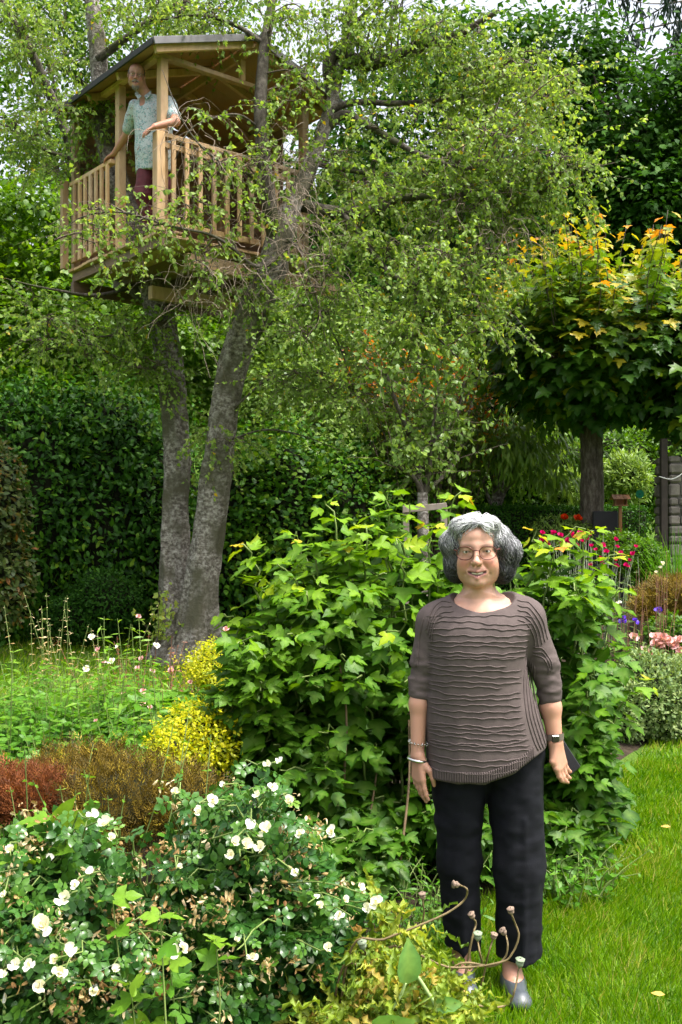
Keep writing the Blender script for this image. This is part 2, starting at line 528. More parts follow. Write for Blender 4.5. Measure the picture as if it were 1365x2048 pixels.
mxx = nd(nt, 'ShaderNodeMixRGB', blend_type='OVERLAY'); mxx.inputs[0].default_value = 0.6
L.new(n1.outputs[0], r1.inputs[0]); L.new(r1.outputs[0], mxx.inputs[1]); L.new(n2.outputs[0], mxx.inputs[2])
pb = nd(nt, 'ShaderNodeBsdfPrincipled'); pb.inputs['Roughness'].default_value = 0.9; pb.inputs['Specular IOR Level'].default_value = 0.1
L.new(mxx.outputs[0], pb.inputs['Base Color'])
bb = nd(nt, 'ShaderNodeBump'); bb.inputs['Strength'].default_value = 0.8; bb.inputs['Distance'].default_value = 0.03
L.new(n2.outputs[0], bb.inputs['Height']); L.new(bb.outputs[0], pb.inputs['Normal']); L.new(pb.outputs[0], out.inputs[0])
gm.build('ground', m, kind='structure')

# soil of the flower bed, a low mound
M_SOIL = plain_mat('bed_soil', (0.034, 0.025, 0.016), 0.95, noise=(9, 0.5), bump=0.9, bscale=60, spec=0.15)
ys = np.linspace(1.6, 11.5, 70); ts = np.linspace(0, 1, 50)
YY, TT = np.meshgrid(ys, ts, indexing='ij')
xe = bed_edge(YY)
x0 = np.interp(YY, [1.6, 4.5, 6.5, 8.2, 11.5], [-2.6, -3.2, -2.4, 0.0, 1.2])
XX = x0 + (xe - x0) * TT
edge = np.clip(np.minimum(np.minimum(TT, 1 - TT) * 14, np.minimum(YY - 1.6, 11.5 - YY) * 4), 0, 1)
ZZ = ground_h(XX, YY) - 0.03 + edge * (0.07 + 0.025 * vnoise(np.stack([XX, YY, 0 * XX], -1), 6, 5))
i2 = (np.arange(69)[:, None] * 50 + np.arange(49)[None, :]).reshape(-1)
MB().add(np.stack([XX, YY, ZZ], -1).reshape(-1, 3), np.stack([i2, i2 + 50, i2 + 51, i2 + 1], 1)).build('flower_bed', M_SOIL, kind='structure')

# ---- grass blades
BLADE = (np.array([(-0.5, 0, 0), (0.5, 0, 0), (-0.38, 0.5, 0.06), (0.38, 0.5, 0.06), (0, 1, 0.28)], float),
         np.array([(0, 1, 3), (0, 3, 2), (2, 3, 4)]), np.array([0, 0, 0.3, 0.3, 1.0]))
def grass(mb, X, Y, length, width, rng, tint0=0.5, lean=0.45):
    n = len(X)
    Z = ground_h(X, Y)
    P = np.stack([X, Y, Z - 0.004], 1)
    D = np.stack([lean * rng.standard_normal(n), lean * rng.standard_normal(n), np.ones(n)], 1)
    patch = 0.7 * vnoise(np.stack([X, Y, 0 * X], 1), 1.6, 9) + 0.6 * vnoise(np.stack([X, Y, 0 * X], 1), 6.5, 10)
    swirl = vnoise(np.stack([X, Y, 0 * X + 5], 1), 2.2, 4) * 3
    D[:, 0] += 0.35 * np.cos(swirl); D[:, 1] += 0.35 * np.sin(swirl)
    N = np.stack([rng.standard_normal(n), rng.standard_normal(n), 0.2 * np.ones(n)], 1)
    D = nrm(D); Xv, Dv, Zv = basis(D, N)
    Ls = length * rng.uniform(0.55, 1.25, n) * (1 + 0.25 * patch)
    W = width * rng.uniform(0.7, 1.2, n)
    tv, tf, ve = BLADE
    V = P[:, None, :] + W[:, None, None] * tv[None, :, 0:1] * Xv[:, None, :] + Ls[:, None, None] * (tv[None, :, 1:2] * Dv[:, None, :] + tv[None, :, 2:3] * Zv[:, None, :])
    F = (tf[None] + (np.arange(n) * 5)[:, None, None]).reshape(-1, 3)
    tint = np.clip(tint0 + 0.26 * patch + 0.24 * rng.standard_normal(n), 0, 1)
    mb.add(V.reshape(-1, 3), F, np.repeat(tint, 5))
M_GRASS = leaf_mat('grass_blades', [(0.0, (0.045, 0.125, 0.012)), (0.4, (0.115, 0.225, 0.022)), (0.75, (0.19, 0.29, 0.04)), (1.0, (0.38, 0.34, 0.12))], rough=0.45, trans=0.4, spec=0.25, tcol=1.2)
rg = np.random.default_rng(21)
mbg = MB()
def lawn_patch(n, xr, yr, length, width, keep):
    X = rg.uniform(*xr, n); Y = rg.uniform(*yr, n)
    k = keep(X, Y)
    grass(mbg, X[k], Y[k], length, width, rg)
right = lambda X, Y: X > bed_edge(Y) + 0.05 * vnoise(np.stack([X, Y, 0 * X], 1), 7, 2) - 0.06
lawn_patch(46000, (0.0, 2.0), (2.5, 4.6), 0.07, 0.0045, right)
lawn_patch(32000, (0.7, 3.2), (4.6, 6.6), 0.062, 0.0072, right)
lawn_patch(14000, (1.3, 5.0), (6.6, 9.5), 0.065, 0.011, right)
lawn_patch(5000, (0.0, 3.0), (1.2, 2.5), 0.07, 0.006, right)
left = lambda X, Y: X < np.interp(Y, [5, 6.5, 8.2, 9, 14], [-2.6, -2.0, 0.2, 0.6, 1.5])
lawn_patch(26000, (-6.5, 1.5), (5.0, 14.5), 0.085, 0.015, left)
mbg.build('lawn_grass', M_GRASS, kind='stuff', label='short bright green lawn grass beside and behind the flower bed', cat='grass')

# a few yellow leaves fallen on the lawn
M_FALL = leaf_mat('fallen_leaf', [(0, (0.55, 0.36, 0.06)), (1, (0.62, 0.42, 0.22))], trans=0.2)
for (px, py, sz, lab) in ((1321, 1672, 0.05, 'pale curled leaf fallen on the lawn right of the path of grass'), (1302, 2016, 0.045, 'yellow leaf fallen on the lawn'), (1190, 1720, 0.03, 'small tan leaf fallen on the lawn')):
    Y = FPX * CZ / (py - HY)
    p = at(px, py, Y); p[2] = 0.05
    mb = MB(); scatter(mb, T_OVAL, p[None], np.array([[0.8, -0.5, 0.25]]), np.array([[0.1, -0.4, 1.0]]), sz, np.array([0.5]))
    mb.build('fallen_leaf', M_FALL, label={1321: 'pale tan leaf lying on the lawn, the largest of the fallen ones', 1302: 'bright yellow leaf lying on the lawn', 1190: 'tiny brown leaf lying on the lawn near the bush'}[px], cat='leaf')
# ================================================================== treehouse
HO = np.array((-1.82, 10.0, 4.49)); HA = math.radians(40)
HU = np.array((math.cos(HA), math.sin(HA), 0)); HV = np.array((-math.sin(HA), math.cos(HA), 0)); HZ = np.array((0., 0., 1.))
def H(u, v, z): return HO + HU * u + HV * v + HZ * z
M_PINE = wood_mat('pine_timber', (0.36, 0.205, 0.085), (0.60, 0.40, 0.195), (3, 3, 0.8))
M_OLD = wood_mat('old_timber', (0.085, 0.05, 0.025), (0.19, 0.115, 0.055), (1, 1, 5))
M_PLANK = wood_mat('brown_boards', (0.16, 0.085, 0.035), (0.30, 0.17, 0.07), (0.8, 0.8, 6))
M_PLY = wood_mat('roof_plywood', (0.30, 0.16, 0.05), (0.44, 0.25, 0.085), (0.8, 0.8, 3))
M_FELT = plain_mat('roof_felt', (0.035, 0.035, 0.038), 0.9, noise=(30, 0.3), bump=0.3, bscale=200)
M_DRIP = plain_mat('roof_edge_metal', (0.13, 0.125, 0.13), 0.6, metal=0.0, noise=(6, 0.25))
house = thing('treehouse', HO, 'wooden treehouse with open railed deck and dark pitched roof high in the birch', 'treehouse')
def piece(name, u, v, z, du, dv, dz, mat=M_PINE, bev=0.004, parent=house):
    mb = MB()
    box_on(mb, H(u, v, z), HU * du, HV * dv, HZ * dz, bev=bev)
    return mb.build(name, mat, parent, smooth=False)
# deck: boards along u, joists and main beams below
nb = 16
for i in range(nb):
    v0 = -0.02 + i * 0.1275
    piece('deck_board', -0.06 + 0.015 * math.sin(i * 7.3), v0, -0.032, 2.18 + 0.02 * math.sin(i * 3.1), 0.120, 0.032)
for u in (0.0, 0.52, 1.04, 1.56, 2.0):
    piece('joist', u, -0.01, -0.135, 0.06, 2.03, 0.10, M_OLD)
piece('beam', 0.34, 0.03, -0.285, 2.05, 0.075, 0.147)
piece('beam', -0.02, 1.94, -0.285, 2.05, 0.075, 0.147, M_OLD)
piece('beam', 0.45, 0.96, -0.435, 1.21, 0.09, 0.147)
piece('beam', 1.55, 0.30, -0.235, 0.85, 0.07, 0.095)
# posts
def post(u, v, h, s=0.088): piece('post', u - s / 2, v - s / 2, 0.002, s, s, h, bev=0.006)
post(0.07, 0.07, 1.78); post(-0.026, -0.026, 0.99, 0.095); post(0.045, 0.92, 1.78); post(0.05, 2.03, 1.78, 0.08)
post(-0.09, 2.03, 1.02, 0.075); post(1.88, 0.07, 1.78); post(2.03, 1.98, 1.78)
# right-hand railing (along u) and left-hand railing (along v)
piece('top_rail', 0.024, -0.05, 0.955, 1.83, 0.075, 0.045)
piece('sub_rail', 0.028, -0.02, 0.86, 1.82, 0.03, 0.06)
piece('bottom_rail', 0.028, -0.03, 0.075, 1.82, 0.04, 0.06)
for i in range(11):
    piece('baluster', 0.105 + i * 0.160 + 0.006 * math.sin(i * 5.1), -0.063, 0.06, 0.047, 0.030, 0.893, bev=0.003)
piece('top_rail', -0.05, 0.972, 0.955, 0.075, 1.02, 0.045)
piece('bottom_rail', -0.03, 0.972, 0.075, 0.04, 1.02, 0.06)
for i in range(7):
    piece('baluster', -0.063, 1.02 + i * 0.135, 0.06, 0.030, 0.047, 0.893, bev=0.003)
# wall plates under the roof
piece('wall_plate', -0.02, 0.03, 1.785, 2.12, 0.075, 0.048)
piece('wall_plate', 0.0, 0.11, 1.785, 0.07, 1.95, 0.048)
piece('wall_plate', 1.97, 0.11, 1.785, 0.07, 1.95, 0.048)
# back walls of horizontal boards
for i in range(14):
    piece('wall_board', 0.05, 2.075, 0.01 + i * 0.128, 2.06, 0.022, 0.124, M_PLANK, 0.003)
    piece('wall_board', 2.085, 0.75, 0.01 + i * 0.128, 0.022, 1.31, 0.124, M_PLANK, 0.003)
# pitched roof, ridge along v
RU, RZ0, RZ1, R0, R1 = 1.04, 1.79, 2.19, -0.16, 2.24
def roof_slab(name, ua, za, ub, zb, v0, v1, th, off, mat):
    a = H(ua, v0, za); b = H(ub, v0, zb)
    d = b - a
    n = np.cross(d, HV); n = n / np.linalg.norm(n)
    if n[2] < 0: n = -n
    mb = MB(); box_on(mb, a + n * off, d, HV * (v1 - v0), n * th, bev=0.003)
    return mb.build(name, mat, house, smooth=False)
for k in range(4):
    va, vb = -0.20 + k * 0.575, -0.20 + (k + 1) * 0.575 - 0.004
    roof_slab('roof_panel', R0, RZ0, RU, RZ1, va, vb, 0.018, 0.0, M_PLY)
    roof_slab('roof_panel', R1, RZ0, RU + 0.004, RZ1, va, vb, 0.018, 0.0, M_PLY)
roof_slab('roof_felt', R0 - 0.02, RZ0 - 0.009, RU, RZ1, -0.21, 2.11, 0.02, 0.021, M_FELT)
roof_slab('roof_felt', R1 + 0.02, RZ0 - 0.009, RU + 0.004, RZ1, -0.21, 2.11, 0.02, 0.021, M_FELT)
roof_slab('edge_trim', R0 - 0.03, RZ0 - 0.012, RU, RZ1, -0.232, -0.212, 0.070, -0.024, M_DRIP)
roof_slab('edge_trim', R1 + 0.03, RZ0 - 0.012, RU + 0.004, RZ1, -0.232, -0.212, 0.070, -0.024, M_DRIP)
piece('fascia', R0 - 0.045, -0.20, RZ0 - 0.03, 0.022, 2.31, 0.065, M_FELT)
for v in (-0.17, 0.62, 1.30, 1.98):
    roof_slab('rafter', R0 + 0.01, RZ0 - 0.002, RU - 0.02, RZ1 - 0.005, v, v + 0.05, 0.075, -0.079, M_PINE)
    roof_slab('rafter', R1 - 0.01, RZ0 - 0.002, RU + 0.024, RZ1 - 0.005, v, v + 0.05, 0.075, -0.079, M_PINE)
piece('ridge_beam', RU - 0.02, -0.16, RZ1 - 0.13, 0.04, 2.2, 0.10)
piece('king_post', RU - 0.03, 0.04, 1.838, 0.06, 0.05, 0.22)
# gable boarding at the back
for i in range(5):
    z = 1.805 + i * 0.1
    hw = (RZ1 - 0.02 - (z + 0.097)) / (RZ1 - RZ0) * (RU - R0)
    if hw > 0.05:
        piece('gable_board', RU - hw, 2.075, z, 2 * hw, 0.022, 0.096, M_PLANK, 0.003)
# low wooden step on the deck behind the opening
st = thing('wooden_step', H(0.35, 0.55, 0), 'small pine step box on the treehouse deck behind the opening', 'step')
for args in (('step_tread', 0.20, 0.42, 0.16, 0.34, 0.26, 0.03), ('step_side', 0.21, 0.43, 0.003, 0.03, 0.24, 0.155), ('step_side', 0.50, 0.43, 0.003, 0.03, 0.24, 0.155)):
    piece(*args, parent=st)
# ================================================================== trees
M_BIRCH = bark_mat('birch_bark', (0.022, 0.018, 0.014), (0.165, 0.142, 0.12), (0.47, 0.44, 0.40), (7, 7, 9), bump=1.0, moss=(0.10, 0.092, 0.06))
M_BIRCHD = bark_mat('birch_limb_bark', (0.022, 0.018, 0.014), (0.07, 0.058, 0.046), (0.17, 0.15, 0.12), (7, 7, 4), bump=0.6, moss=(0.055, 0.06, 0.025))
M_BARK = bark_mat('maple_bark', (0.028, 0.022, 0.017), (0.085, 0.068, 0.052), (0.19, 0.165, 0.135), (9, 9, 2.5), bump=0.9)
M_TWIG = plain_mat('twig', (0.10, 0.072, 0.05), 0.8, noise=(8, 0.4))
M_TWIGP = plain_mat('pale_twig', (0.27, 0.21, 0.16), 0.8, noise=(8, 0.3))

M_LBIRCH = leaf_mat('birch_leaf', [(0.0, (0.095, 0.17, 0.045)), (0.4, (0.185, 0.28, 0.070)), (0.75, (0.285, 0.375, 0.105)), (0.93, (0.40, 0.41, 0.12)), (1.0, (0.42, 0.31, 0.04))], rough=0.45, trans=0.46)
M_LDARK = leaf_mat('dark_tree_leaf', [(0.0, (0.016, 0.048, 0.010)), (0.6, (0.036, 0.095, 0.016)), (1.0, (0.07, 0.15, 0.024))], rough=0.6, trans=0.3, spec=0.2)
M_LMID = leaf_mat('green_tree_leaf', [(0.0, (0.036, 0.085, 0.011)), (0.5, (0.078, 0.16, 0.018)), (1.0, (0.15, 0.25, 0.03))], rough=0.42, trans=0.4)
M_LHEDGE = leaf_mat('laurel_leaf', [(0.0, (0.018, 0.055, 0.010)), (0.5, (0.042, 0.115, 0.018)), (0.85, (0.085, 0.19, 0.026)), (1.0, (0.15, 0.25, 0.04))], rough=0.48, trans=0.22, spec=0.3)
M_LLIGHT = leaf_mat('pale_tree_leaf', [(0.0, (0.07, 0.13, 0.032)), (0.6, (0.15, 0.235, 0.06)), (1.0, (0.24, 0.33, 0.09))], rough=0.4, trans=0.35)
M_LMAPLE = leaf_mat('maple_leaf', [(0.0, (0.017, 0.055, 0.014)), (0.3, (0.04, 0.105, 0.016)), (0.52, (0.12, 0.20, 0.024)), (0.7, (0.30, 0.30, 0.04)), (0.84, (0.50, 0.28, 0.06)), (1.0, (0.56, 0.17, 0.07))], rough=0.4, trans=0.33, vein=0.15)
M_LORANGE = leaf_mat('orange_tip_leaf', [(0.0, (0.05, 0.10, 0.018)), (0.6, (0.12, 0.19, 0.03)), (0.78, (0.30, 0.22, 0.04)), (1.0, (0.46, 0.14, 0.04))], rough=0.4, trans=0.35)
M_LCON = leaf_mat('spruce_needles', [(0.0, (0.008, 0.02, 0.012)), (1.0, (0.022, 0.05, 0.026))], rough=0.5, trans=0.05)
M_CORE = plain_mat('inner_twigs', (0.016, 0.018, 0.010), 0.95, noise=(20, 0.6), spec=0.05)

def mound_core(c, r, seed, nu=28, nv=16, bump=0.12):
    u = np.linspace(0, 2 * math.pi, nu, endpoint=False); v = np.linspace(0.02, math.pi - 0.02, nv)
    U, Vv = np.meshgrid(u, v)
    d = np.stack([np.cos(U) * np.sin(Vv), np.sin(U) * np.sin(Vv), np.cos(Vv)], -1)
    P = c + d * r * (1 + bump * vnoise(d, 2.5, seed))[..., None]
    i = np.arange(nv - 1)[:, None] * nu; j = np.arange(nu)[None, :]; k = (j + 1) % nu
    return P.reshape(-1, 3), np.stack([i + j, i + nu + j, i + nu + k, i + k], -1).reshape(-1, 4)
def ell_points(rng, n, c, r, shell=0.0):
    d = rand_dirs(n, rng)
    rad = rng.uniform(shell ** 3, 1, n) ** (1 / 3)
    return np.asarray(c) + d * rad[:, None] * np.asarray(r), d

def px_blob(px, py, Y, rx, ry, rd):
    return at(px, py, Y), np.array((rx / FPX * Y, rd, ry / FPX * Y))

def leaf_parts(parent, tmpls, P, D, N, S, T, mat, name='leaf'):
    """the leaves that show largest: each an object of its own, sharing a few meshes"""
    lv = np.clip((np.asarray(T) * 6).astype(int), 0, 5)
    X, Y, Z = basis(np.asarray(D, float), np.asarray(N, float))
    cache = {}
    L0 = Vector(parent.location)
    for i in range(len(P)):
        key = (i % len(tmpls), int(lv[i]))
        if key not in cache:
            tv, tf, ve = tmpls[key[0]]
            cache[key] = MB().add(tv, tf, (key[1] + 0.5) / 6, ve).mesh(name, True, mat)
        o = bpy.data.objects.new(name, cache[key])
        s = float(S[i])
        M = Matrix(((X[i][0] * s, Y[i][0] * s, Z[i][0] * s, P[i][0]), (X[i][1] * s, Y[i][1] * s, Z[i][1] * s, P[i][1]), (X[i][2] * s, Y[i][2] * s, Z[i][2] * s, P[i][2]), (0, 0, 0, 1)))
        o.parent = parent
        o.matrix_local = Matrix.Translation(-L0) @ M
        COL.objects.link(o)

def twig_leaves(rng, starts, d0, length, m, droop, per, size, out_bias, wander=0.35):
    """grow twigs from starts; returns polylines (N,m,3) and leaf arrays"""
    N = len(starts)
    P = np.zeros((N, m, 3)); P[:, 0] = starts
    d = nrm(d0)
    step = (length * rng.uniform(0.6, 1.3, N) / (m - 1))[:, None]
    for i in range(1, m):
        d = nrm(d + wander * rng.standard_normal((N, 3)) * 0.5 + np.array((0, 0, -droop)))
        P[:, i] = P[:, i - 1] + d * step
    k = per
    t = rng.uniform(0.15, 1.0, (N, k)) * (m - 1.001)
    i = t.astype(int); f = (t - i)[..., None]
    ar = np.arange(N)[:, None]
    LP = P[ar, i] * (1 - f) + P[ar, i + 1] * f
    TD = nrm(P[ar, i + 1] - P[ar, i])
    LD = nrm(TD * 0.4 + 0.9 * rand_dirs(N * k, rng).reshape(N, k, 3) + np.array((0, 0, -0.55)))
    LN = nrm(rand_dirs(N * k, rng).reshape(N, k, 3) * 0.8 + np.array(out_bias))
    return P, LP.reshape(-1, 3), LD.reshape(-1, 3), LN.reshape(-1, 3), size * rng.uniform(0.65, 1.25, N * k)

# ------------------------------------------------------------------ the big birch
rb = np.random.default_rng(5)
birch = thing('birch_tree', (-1.75, 11.3, 0), 'big old birch with two trunks rising from one base and carrying the treehouse', 'tree')
def limb(name, pts, radii, mat, parent, sides=12, n=None, jit=0.04):
    P = np.array([at(*p) for p in pts])
    n = n or max(10, len(pts) * 5)
    C = resample(P, n)
    R = np.interp(np.linspace(0, 1, n), np.linspace(0, 1, len(radii)), radii)
    C = C + 0.015 * np.stack([vnoise(C, 2.3, s) for s in (1, 2, 3)], 1) * np.minimum(1, R / 0.05)[:, None]
    mb = MB(); tube(mb, C, R, sides, jitter=jit)
    mb.build(name, mat, parent)
    return C, R
def trunk_mesh(name, pts, radii, mat, parent, flare=0.0, sides=40, n=150, seed=1):
    """trunk with fluting, burls and a root flare"""
    P = np.array([at(*p) for p in pts])
    C = resample(P, n)
    R = np.interp(np.linspace(0, 1, n), np.linspace(0, 1, len(radii)), radii)
    ang = np.linspace(0, 2 * math.pi, sides, endpoint=False)
    T = nrm(np.gradient(C, axis=0)); A = nrm(np.cross(T, np.array((0, 1., 0)))); B = np.cross(T, A)
    ca, sa = np.cos(ang), np.sin(ang)
    dirs = ca[None, :, None] * A[:, None, :] + sa[None, :, None] * B[:, None, :]
    z = C[:, 2]
    q = np.stack(np.broadcast_arrays(ca[None, :] * 1.1, sa[None, :] * 1.1, z[:, None] * 0.35), -1)
    rr = R[:, None] * (1 + 0.24 * vnoise(q, 1.5, seed) + 0.15 * vnoise(q * np.array((2, 2, 3)), 2.2, seed + 1) + 0.08 * vnoise(q * np.array((3, 3, 9)), 3.0, seed + 4))
    if flare:
        fl = np.exp(-np.maximum(z, 0) / 0.33)[:, None]
        rr = rr * (1 + flare * fl * (0.75 + 0.6 * np.cos(5 * ang + seed)[None, :]))
    V = C[:, None, :] + rr[..., None] * dirs
    i = np.arange(n - 1)[:, None] * sides; j = np.arange(sides)[None, :]; k = (j + 1) % sides
    F = np.stack([i + j, i + k, i + sides + k, i + sides + j], -1).reshape(-1, 4)
    MB().add(V.reshape(-1, 3), F).build(name, mat, parent)
    return C, R
limbs = []
limbs.append(trunk_mesh('trunk', [(386, 1335, 11.25), (392, 1250, 11.2), (402, 1150, 11.15), (420, 1040, 11.1), (436, 920, 11.0), (452, 800, 10.9), (474, 705, 10.8), (508, 620, 10.65), (542, 545, 10.52), (562, 470, 10.5), (590, 405, 10.6), (625, 325, 10.8), (655, 240, 11.0), (680, 140, 11.2), (705, 20, 11.3), (720, -120, 11.4)],
             [0.23, 0.195, 0.175, 0.168, 0.16, 0.15, 0.147, 0.147, 0.145, 0.13, 0.10, 0.085, 0.075, 0.06, 0.05, 0.03], M_BIRCH, birch, flare=0.9, seed=3))
limbs.append(trunk_mesh('trunk', [(368, 1335, 11.38), (362, 1250, 11.40), (352, 1150, 11.45), (350, 1030, 11.5), (354, 920, 11.5), (346, 800, 11.5), (336, 705, 11.5), (322, 630, 11.5), (300, 560, 11.5), (262, 450, 11.45), (222, 320, 11.4), (205, 220, 11.35), (196, 110, 11.35), (180, -20, 11.3), (160, -160, 11.3)],
             [0.23, 0.19, 0.165, 0.15, 0.143, 0.14, 0.15, 0.15, 0.14, 0.13, 0.12, 0.11, 0.10, 0.08, 0.05], M_BIRCH, birch, flare=0.9, seed=8))
LB = [  # limbs traced through the crown: (column, row, distance)
 ([(556, 500, 10.5), (540, 420, 10.35), (528, 320, 10.3), (521, 210, 10.3), (528, 100, 10.4), (545, 0, 10.5), (560, -120, 10.6)], (0.085, 0.085, 0.08, 0.07, 0.06, 0.045, 0.03)),
 ([(310, 610, 11.5), (235, 545, 11.9), (175, 440, 12.1), (150, 320, 12.1), (120, 230, 12.1), (65, 110, 12.0), (0, 0, 11.9), (-60, -90, 11.8)], (0.10, 0.08, 0.07, 0.065, 0.06, 0.05, 0.035, 0.02)),
 ([(648, 260, 11.0), (690, 230, 10.9), (750, 260, 10.7), (820, 300, 10.4), (900, 330, 10.1), (1010, 345, 9.9)], (0.06, 0.05, 0.04, 0.03, 0.02, 0.01)),
 ([(665, 200, 11.1), (660, 120, 11.2), (690, 108, 11.2), (730, 128, 11.1), (790, 112, 11.0), (850, 92, 10.9), (920, 66, 10.8), (1000, 20, 10.6)], (0.06, 0.075, 0.075, 0.075, 0.065, 0.06, 0.045, 0.02)),
 ([(650, 225, 11.0), (710, 205, 11.0), (790, 206, 11.0), (868, 202, 11.0), (960, 190, 11.0)], (0.045, 0.035, 0.03, 0.025, 0.01)),
 ([(605, 410, 10.6), (680, 425, 10.5), (755, 418, 10.4), (800, 396, 10.3), (900, 393, 10.2), (1000, 395, 10.1), (1090, 380, 10.0)], (0.07, 0.065, 0.06, 0.045, 0.03, 0.02, 0.008)),
 ([(680, 420, 10.5), (715, 460, 10.3), (750, 510, 10.1), (790, 552, 9.9), (845, 570, 9.8), (905, 555, 9.7), (975, 535, 9.7)], (0.035, 0.032, 0.03, 0.028, 0.024, 0.016, 0.006)),
 ([(845, 570, 9.8), (832, 600, 9.8), (835, 640, 9.8), (880, 680, 9.7), (920, 720, 9.6)], (0.02, 0.015, 0.012, 0.01, 0.004)),
 ([(640, 330, 10.8), (720, 345, 10.9), (800, 350, 11.0), (880, 352, 11.0), (960, 345, 11.1)], (0.03, 0.025, 0.02, 0.015, 0.006)),
 ([(560, 505, 10.45), (535, 528, 10.2), (505, 530, 10.0), (470, 500, 9.8), (420, 470, 9.6), (340, 452, 9.45), (240, 424, 9.4), (160, 436, 9.35), (110, 480, 9.3)], (0.03, 0.026, 0.022, 0.018, 0.014, 0.012, 0.009, 0.006, 0.003)),
 ([(540, 400, 10.35), (500, 350, 10.0), (450, 330, 9.85), (400, 290, 9.75), (360, 230, 9.7), (325, 140, 9.7)], (0.02, 0.016, 0.012, 0.01, 0.007, 0.003)),
 ([(524, 260, 10.3), (480, 230, 10.1), (430, 235, 9.9), (380, 260, 9.8), (350, 320, 9.75)], (0.016, 0.012, 0.01, 0.007, 0.003)),
 ([(562, 470, 10.5), (600, 500, 10.2), (620, 560, 10.0), (640, 620, 9.9), (655, 700, 9.9)], (0.02, 0.016, 0.012, 0.008, 0.003)),
 ([(478, 705, 10.75), (540, 650, 10.6), (600, 610, 10.4), (650, 640, 10.3), (690, 720, 10.2), (700, 800, 10.2)], (0.022, 0.018, 0.015, 0.012, 0.008, 0.003)),
 ([(455, 830, 10.85), (520, 770, 10.7), (570, 750, 10.5), (640, 745, 10.4), (700, 760, 10.3)], (0.016, 0.012, 0.01, 0.008, 0.003)),
 ([(460, 880, 10.9), (530, 860, 10.7), (600, 870, 10.5), (680, 900, 10.4)], (0.012, 0.01, 0.008, 0.003)),
 ([(342, 770, 11.45), (280, 735, 11.2), (230, 715, 11.1), (190, 690, 11.0), (150, 690, 11.0)], (0.03, 0.024, 0.02, 0.014, 0.005)),
 ([(320, 640, 11.4), (240, 668, 11.2), (160, 680, 11.0), (80, 705, 10.9)], (0.02, 0.016, 0.01, 0.004)),
 ([(196, 120, 11.3), (260, 70, 11.2), (330, 20, 11.1), (420, -20, 11.0)], (0.05, 0.04, 0.03, 0.02)),
 ([(530, 90, 10.4), (470, 50, 10.4), (400, 30, 10.4), (320, 40, 10.3)], (0.03, 0.024, 0.018, 0.008)),
 ([(150, 320, 12.1), (90, 300, 12.0), (40, 260, 11.8), (-30, 240, 11.7)], (0.03, 0.022, 0.015, 0.006)),
 ([(300, 560, 11.5), (200, 590, 11.1), (110, 580, 10.8), (20, 560, 10.6)], (0.025, 0.02, 0.014, 0.005)),
 ([(700, 60, 11.3), (760, 0, 11.2), (850, -60, 11.0), (960, -100, 10.9)], (0.04, 0.03, 0.025, 0.015)),
]
for k in range(9):   # the upright water shoots over the big bare limb
    x = 685 + k * 14 + rb.uniform(-6, 6)
    LB.append(([(x, 118 + rb.uniform(-8, 8), 11.15), (x + rb.uniform(-5, 22), 60, 11.1), (x + rb.uniform(0, 55), -20, 11.1), (x + rb.uniform(10, 90), -120, 11.0)], (0.012, 0.009, 0.006, 0.003)))
for pts, rad in LB:
    limbs.append(limb('limb', pts, rad, M_BIRCHD, birch, sides=10 if rad[0] > 0.04 else 6))
LIMBP = np.concatenate([c[::2] for c, r in limbs]); LIMBR = np.concatenate([r[::2] for c, r in limbs])
SPRAYS = [  # where the crown hangs: column, row, distance, half width, half height, half depth, branchlets
 (790, 60, 10.9, 190, 90, 0.9, 15), (960, 110, 10.6, 170, 110, 0.9, 15), (1090, 200, 10.3, 110, 110, 0.7, 11), (900, 240, 10.6, 170, 100, 0.9, 14),
 (1060, 330, 10.1, 150, 110, 0.8, 15), (1180, 340, 9.9, 60, 70, 0.4, 4), (860, 400, 10.2, 170, 90, 0.9, 13), (740, 300, 10.7, 110, 120, 0.8, 9),
 (1000, 460, 9.9, 140, 90, 0.7, 10), (720, 520, 10.2, 120, 110, 0.8, 10), (880, 540, 9.9, 130, 90, 0.7, 10), (800, 640, 9.9, 150, 90, 0.7, 7),
 (930, 640, 9.6, 90, 80, 0.5, 4), (690, 740, 10.2, 110, 110, 0.6, 4), (620, 640, 10.1, 70, 90, 0.5, 5), (600, 800, 10.5, 110, 90, 0.6, 5), (780, 780, 10.0, 100, 90, 0.6, 4),
 (610, 100, 10.6, 80, 90, 0.6, 7), (690, 330, 10.9, 60, 100, 0.4, 4), (600, 165, 10.35, 50, 60, 0.3, 4), (590, 300, 10.2, 35, 50, 0.2, 2),
 (455, 290, 9.85, 95, 70, 0.25, 4), (400, 330, 9.7, 70, 70, 0.2, 2), (350, 415, 9.5, 85, 40, 0.25, 4), (220, 455, 9.4, 90, 45, 0.3, 4), (390, 545, 9.7, 110, 50, 0.4, 3), (270, 520, 9.6, 80, 40, 0.3, 2), (490, 420, 9.9, 50, 60, 0.25, 2),
 (90, 120, 12.0, 130, 120, 0.9, 11), (60, 260, 12.0, 110, 80, 0.7, 8), (150, 230, 11.3, 60, 60, 0.3, 5), (120, 330, 11.6, 50, 60, 0.3, 3), (300, 10, 11.0, 170, 50, 0.7, 9), (450, 20, 10.4, 110, 45, 0.6, 7),
 (230, 690, 11.0, 130, 60, 0.5, 6), (110, 640, 10.9, 120, 80, 0.6, 6), (330, 780, 11.2, 60, 60, 0.3, 3), (430, 880, 10.8, 60, 50, 0.3, 3), (520, 620, 10.4, 60, 60, 0.4, 4), (330, 640, 11.2, 60, 60, 0.3, 3), (70, 30, 12.0, 140, 90, 0.8, 8), (640, 20, 11.1, 120, 60, 0.7, 7),
]
mbt, mbl = MB(), MB()
nearL = []
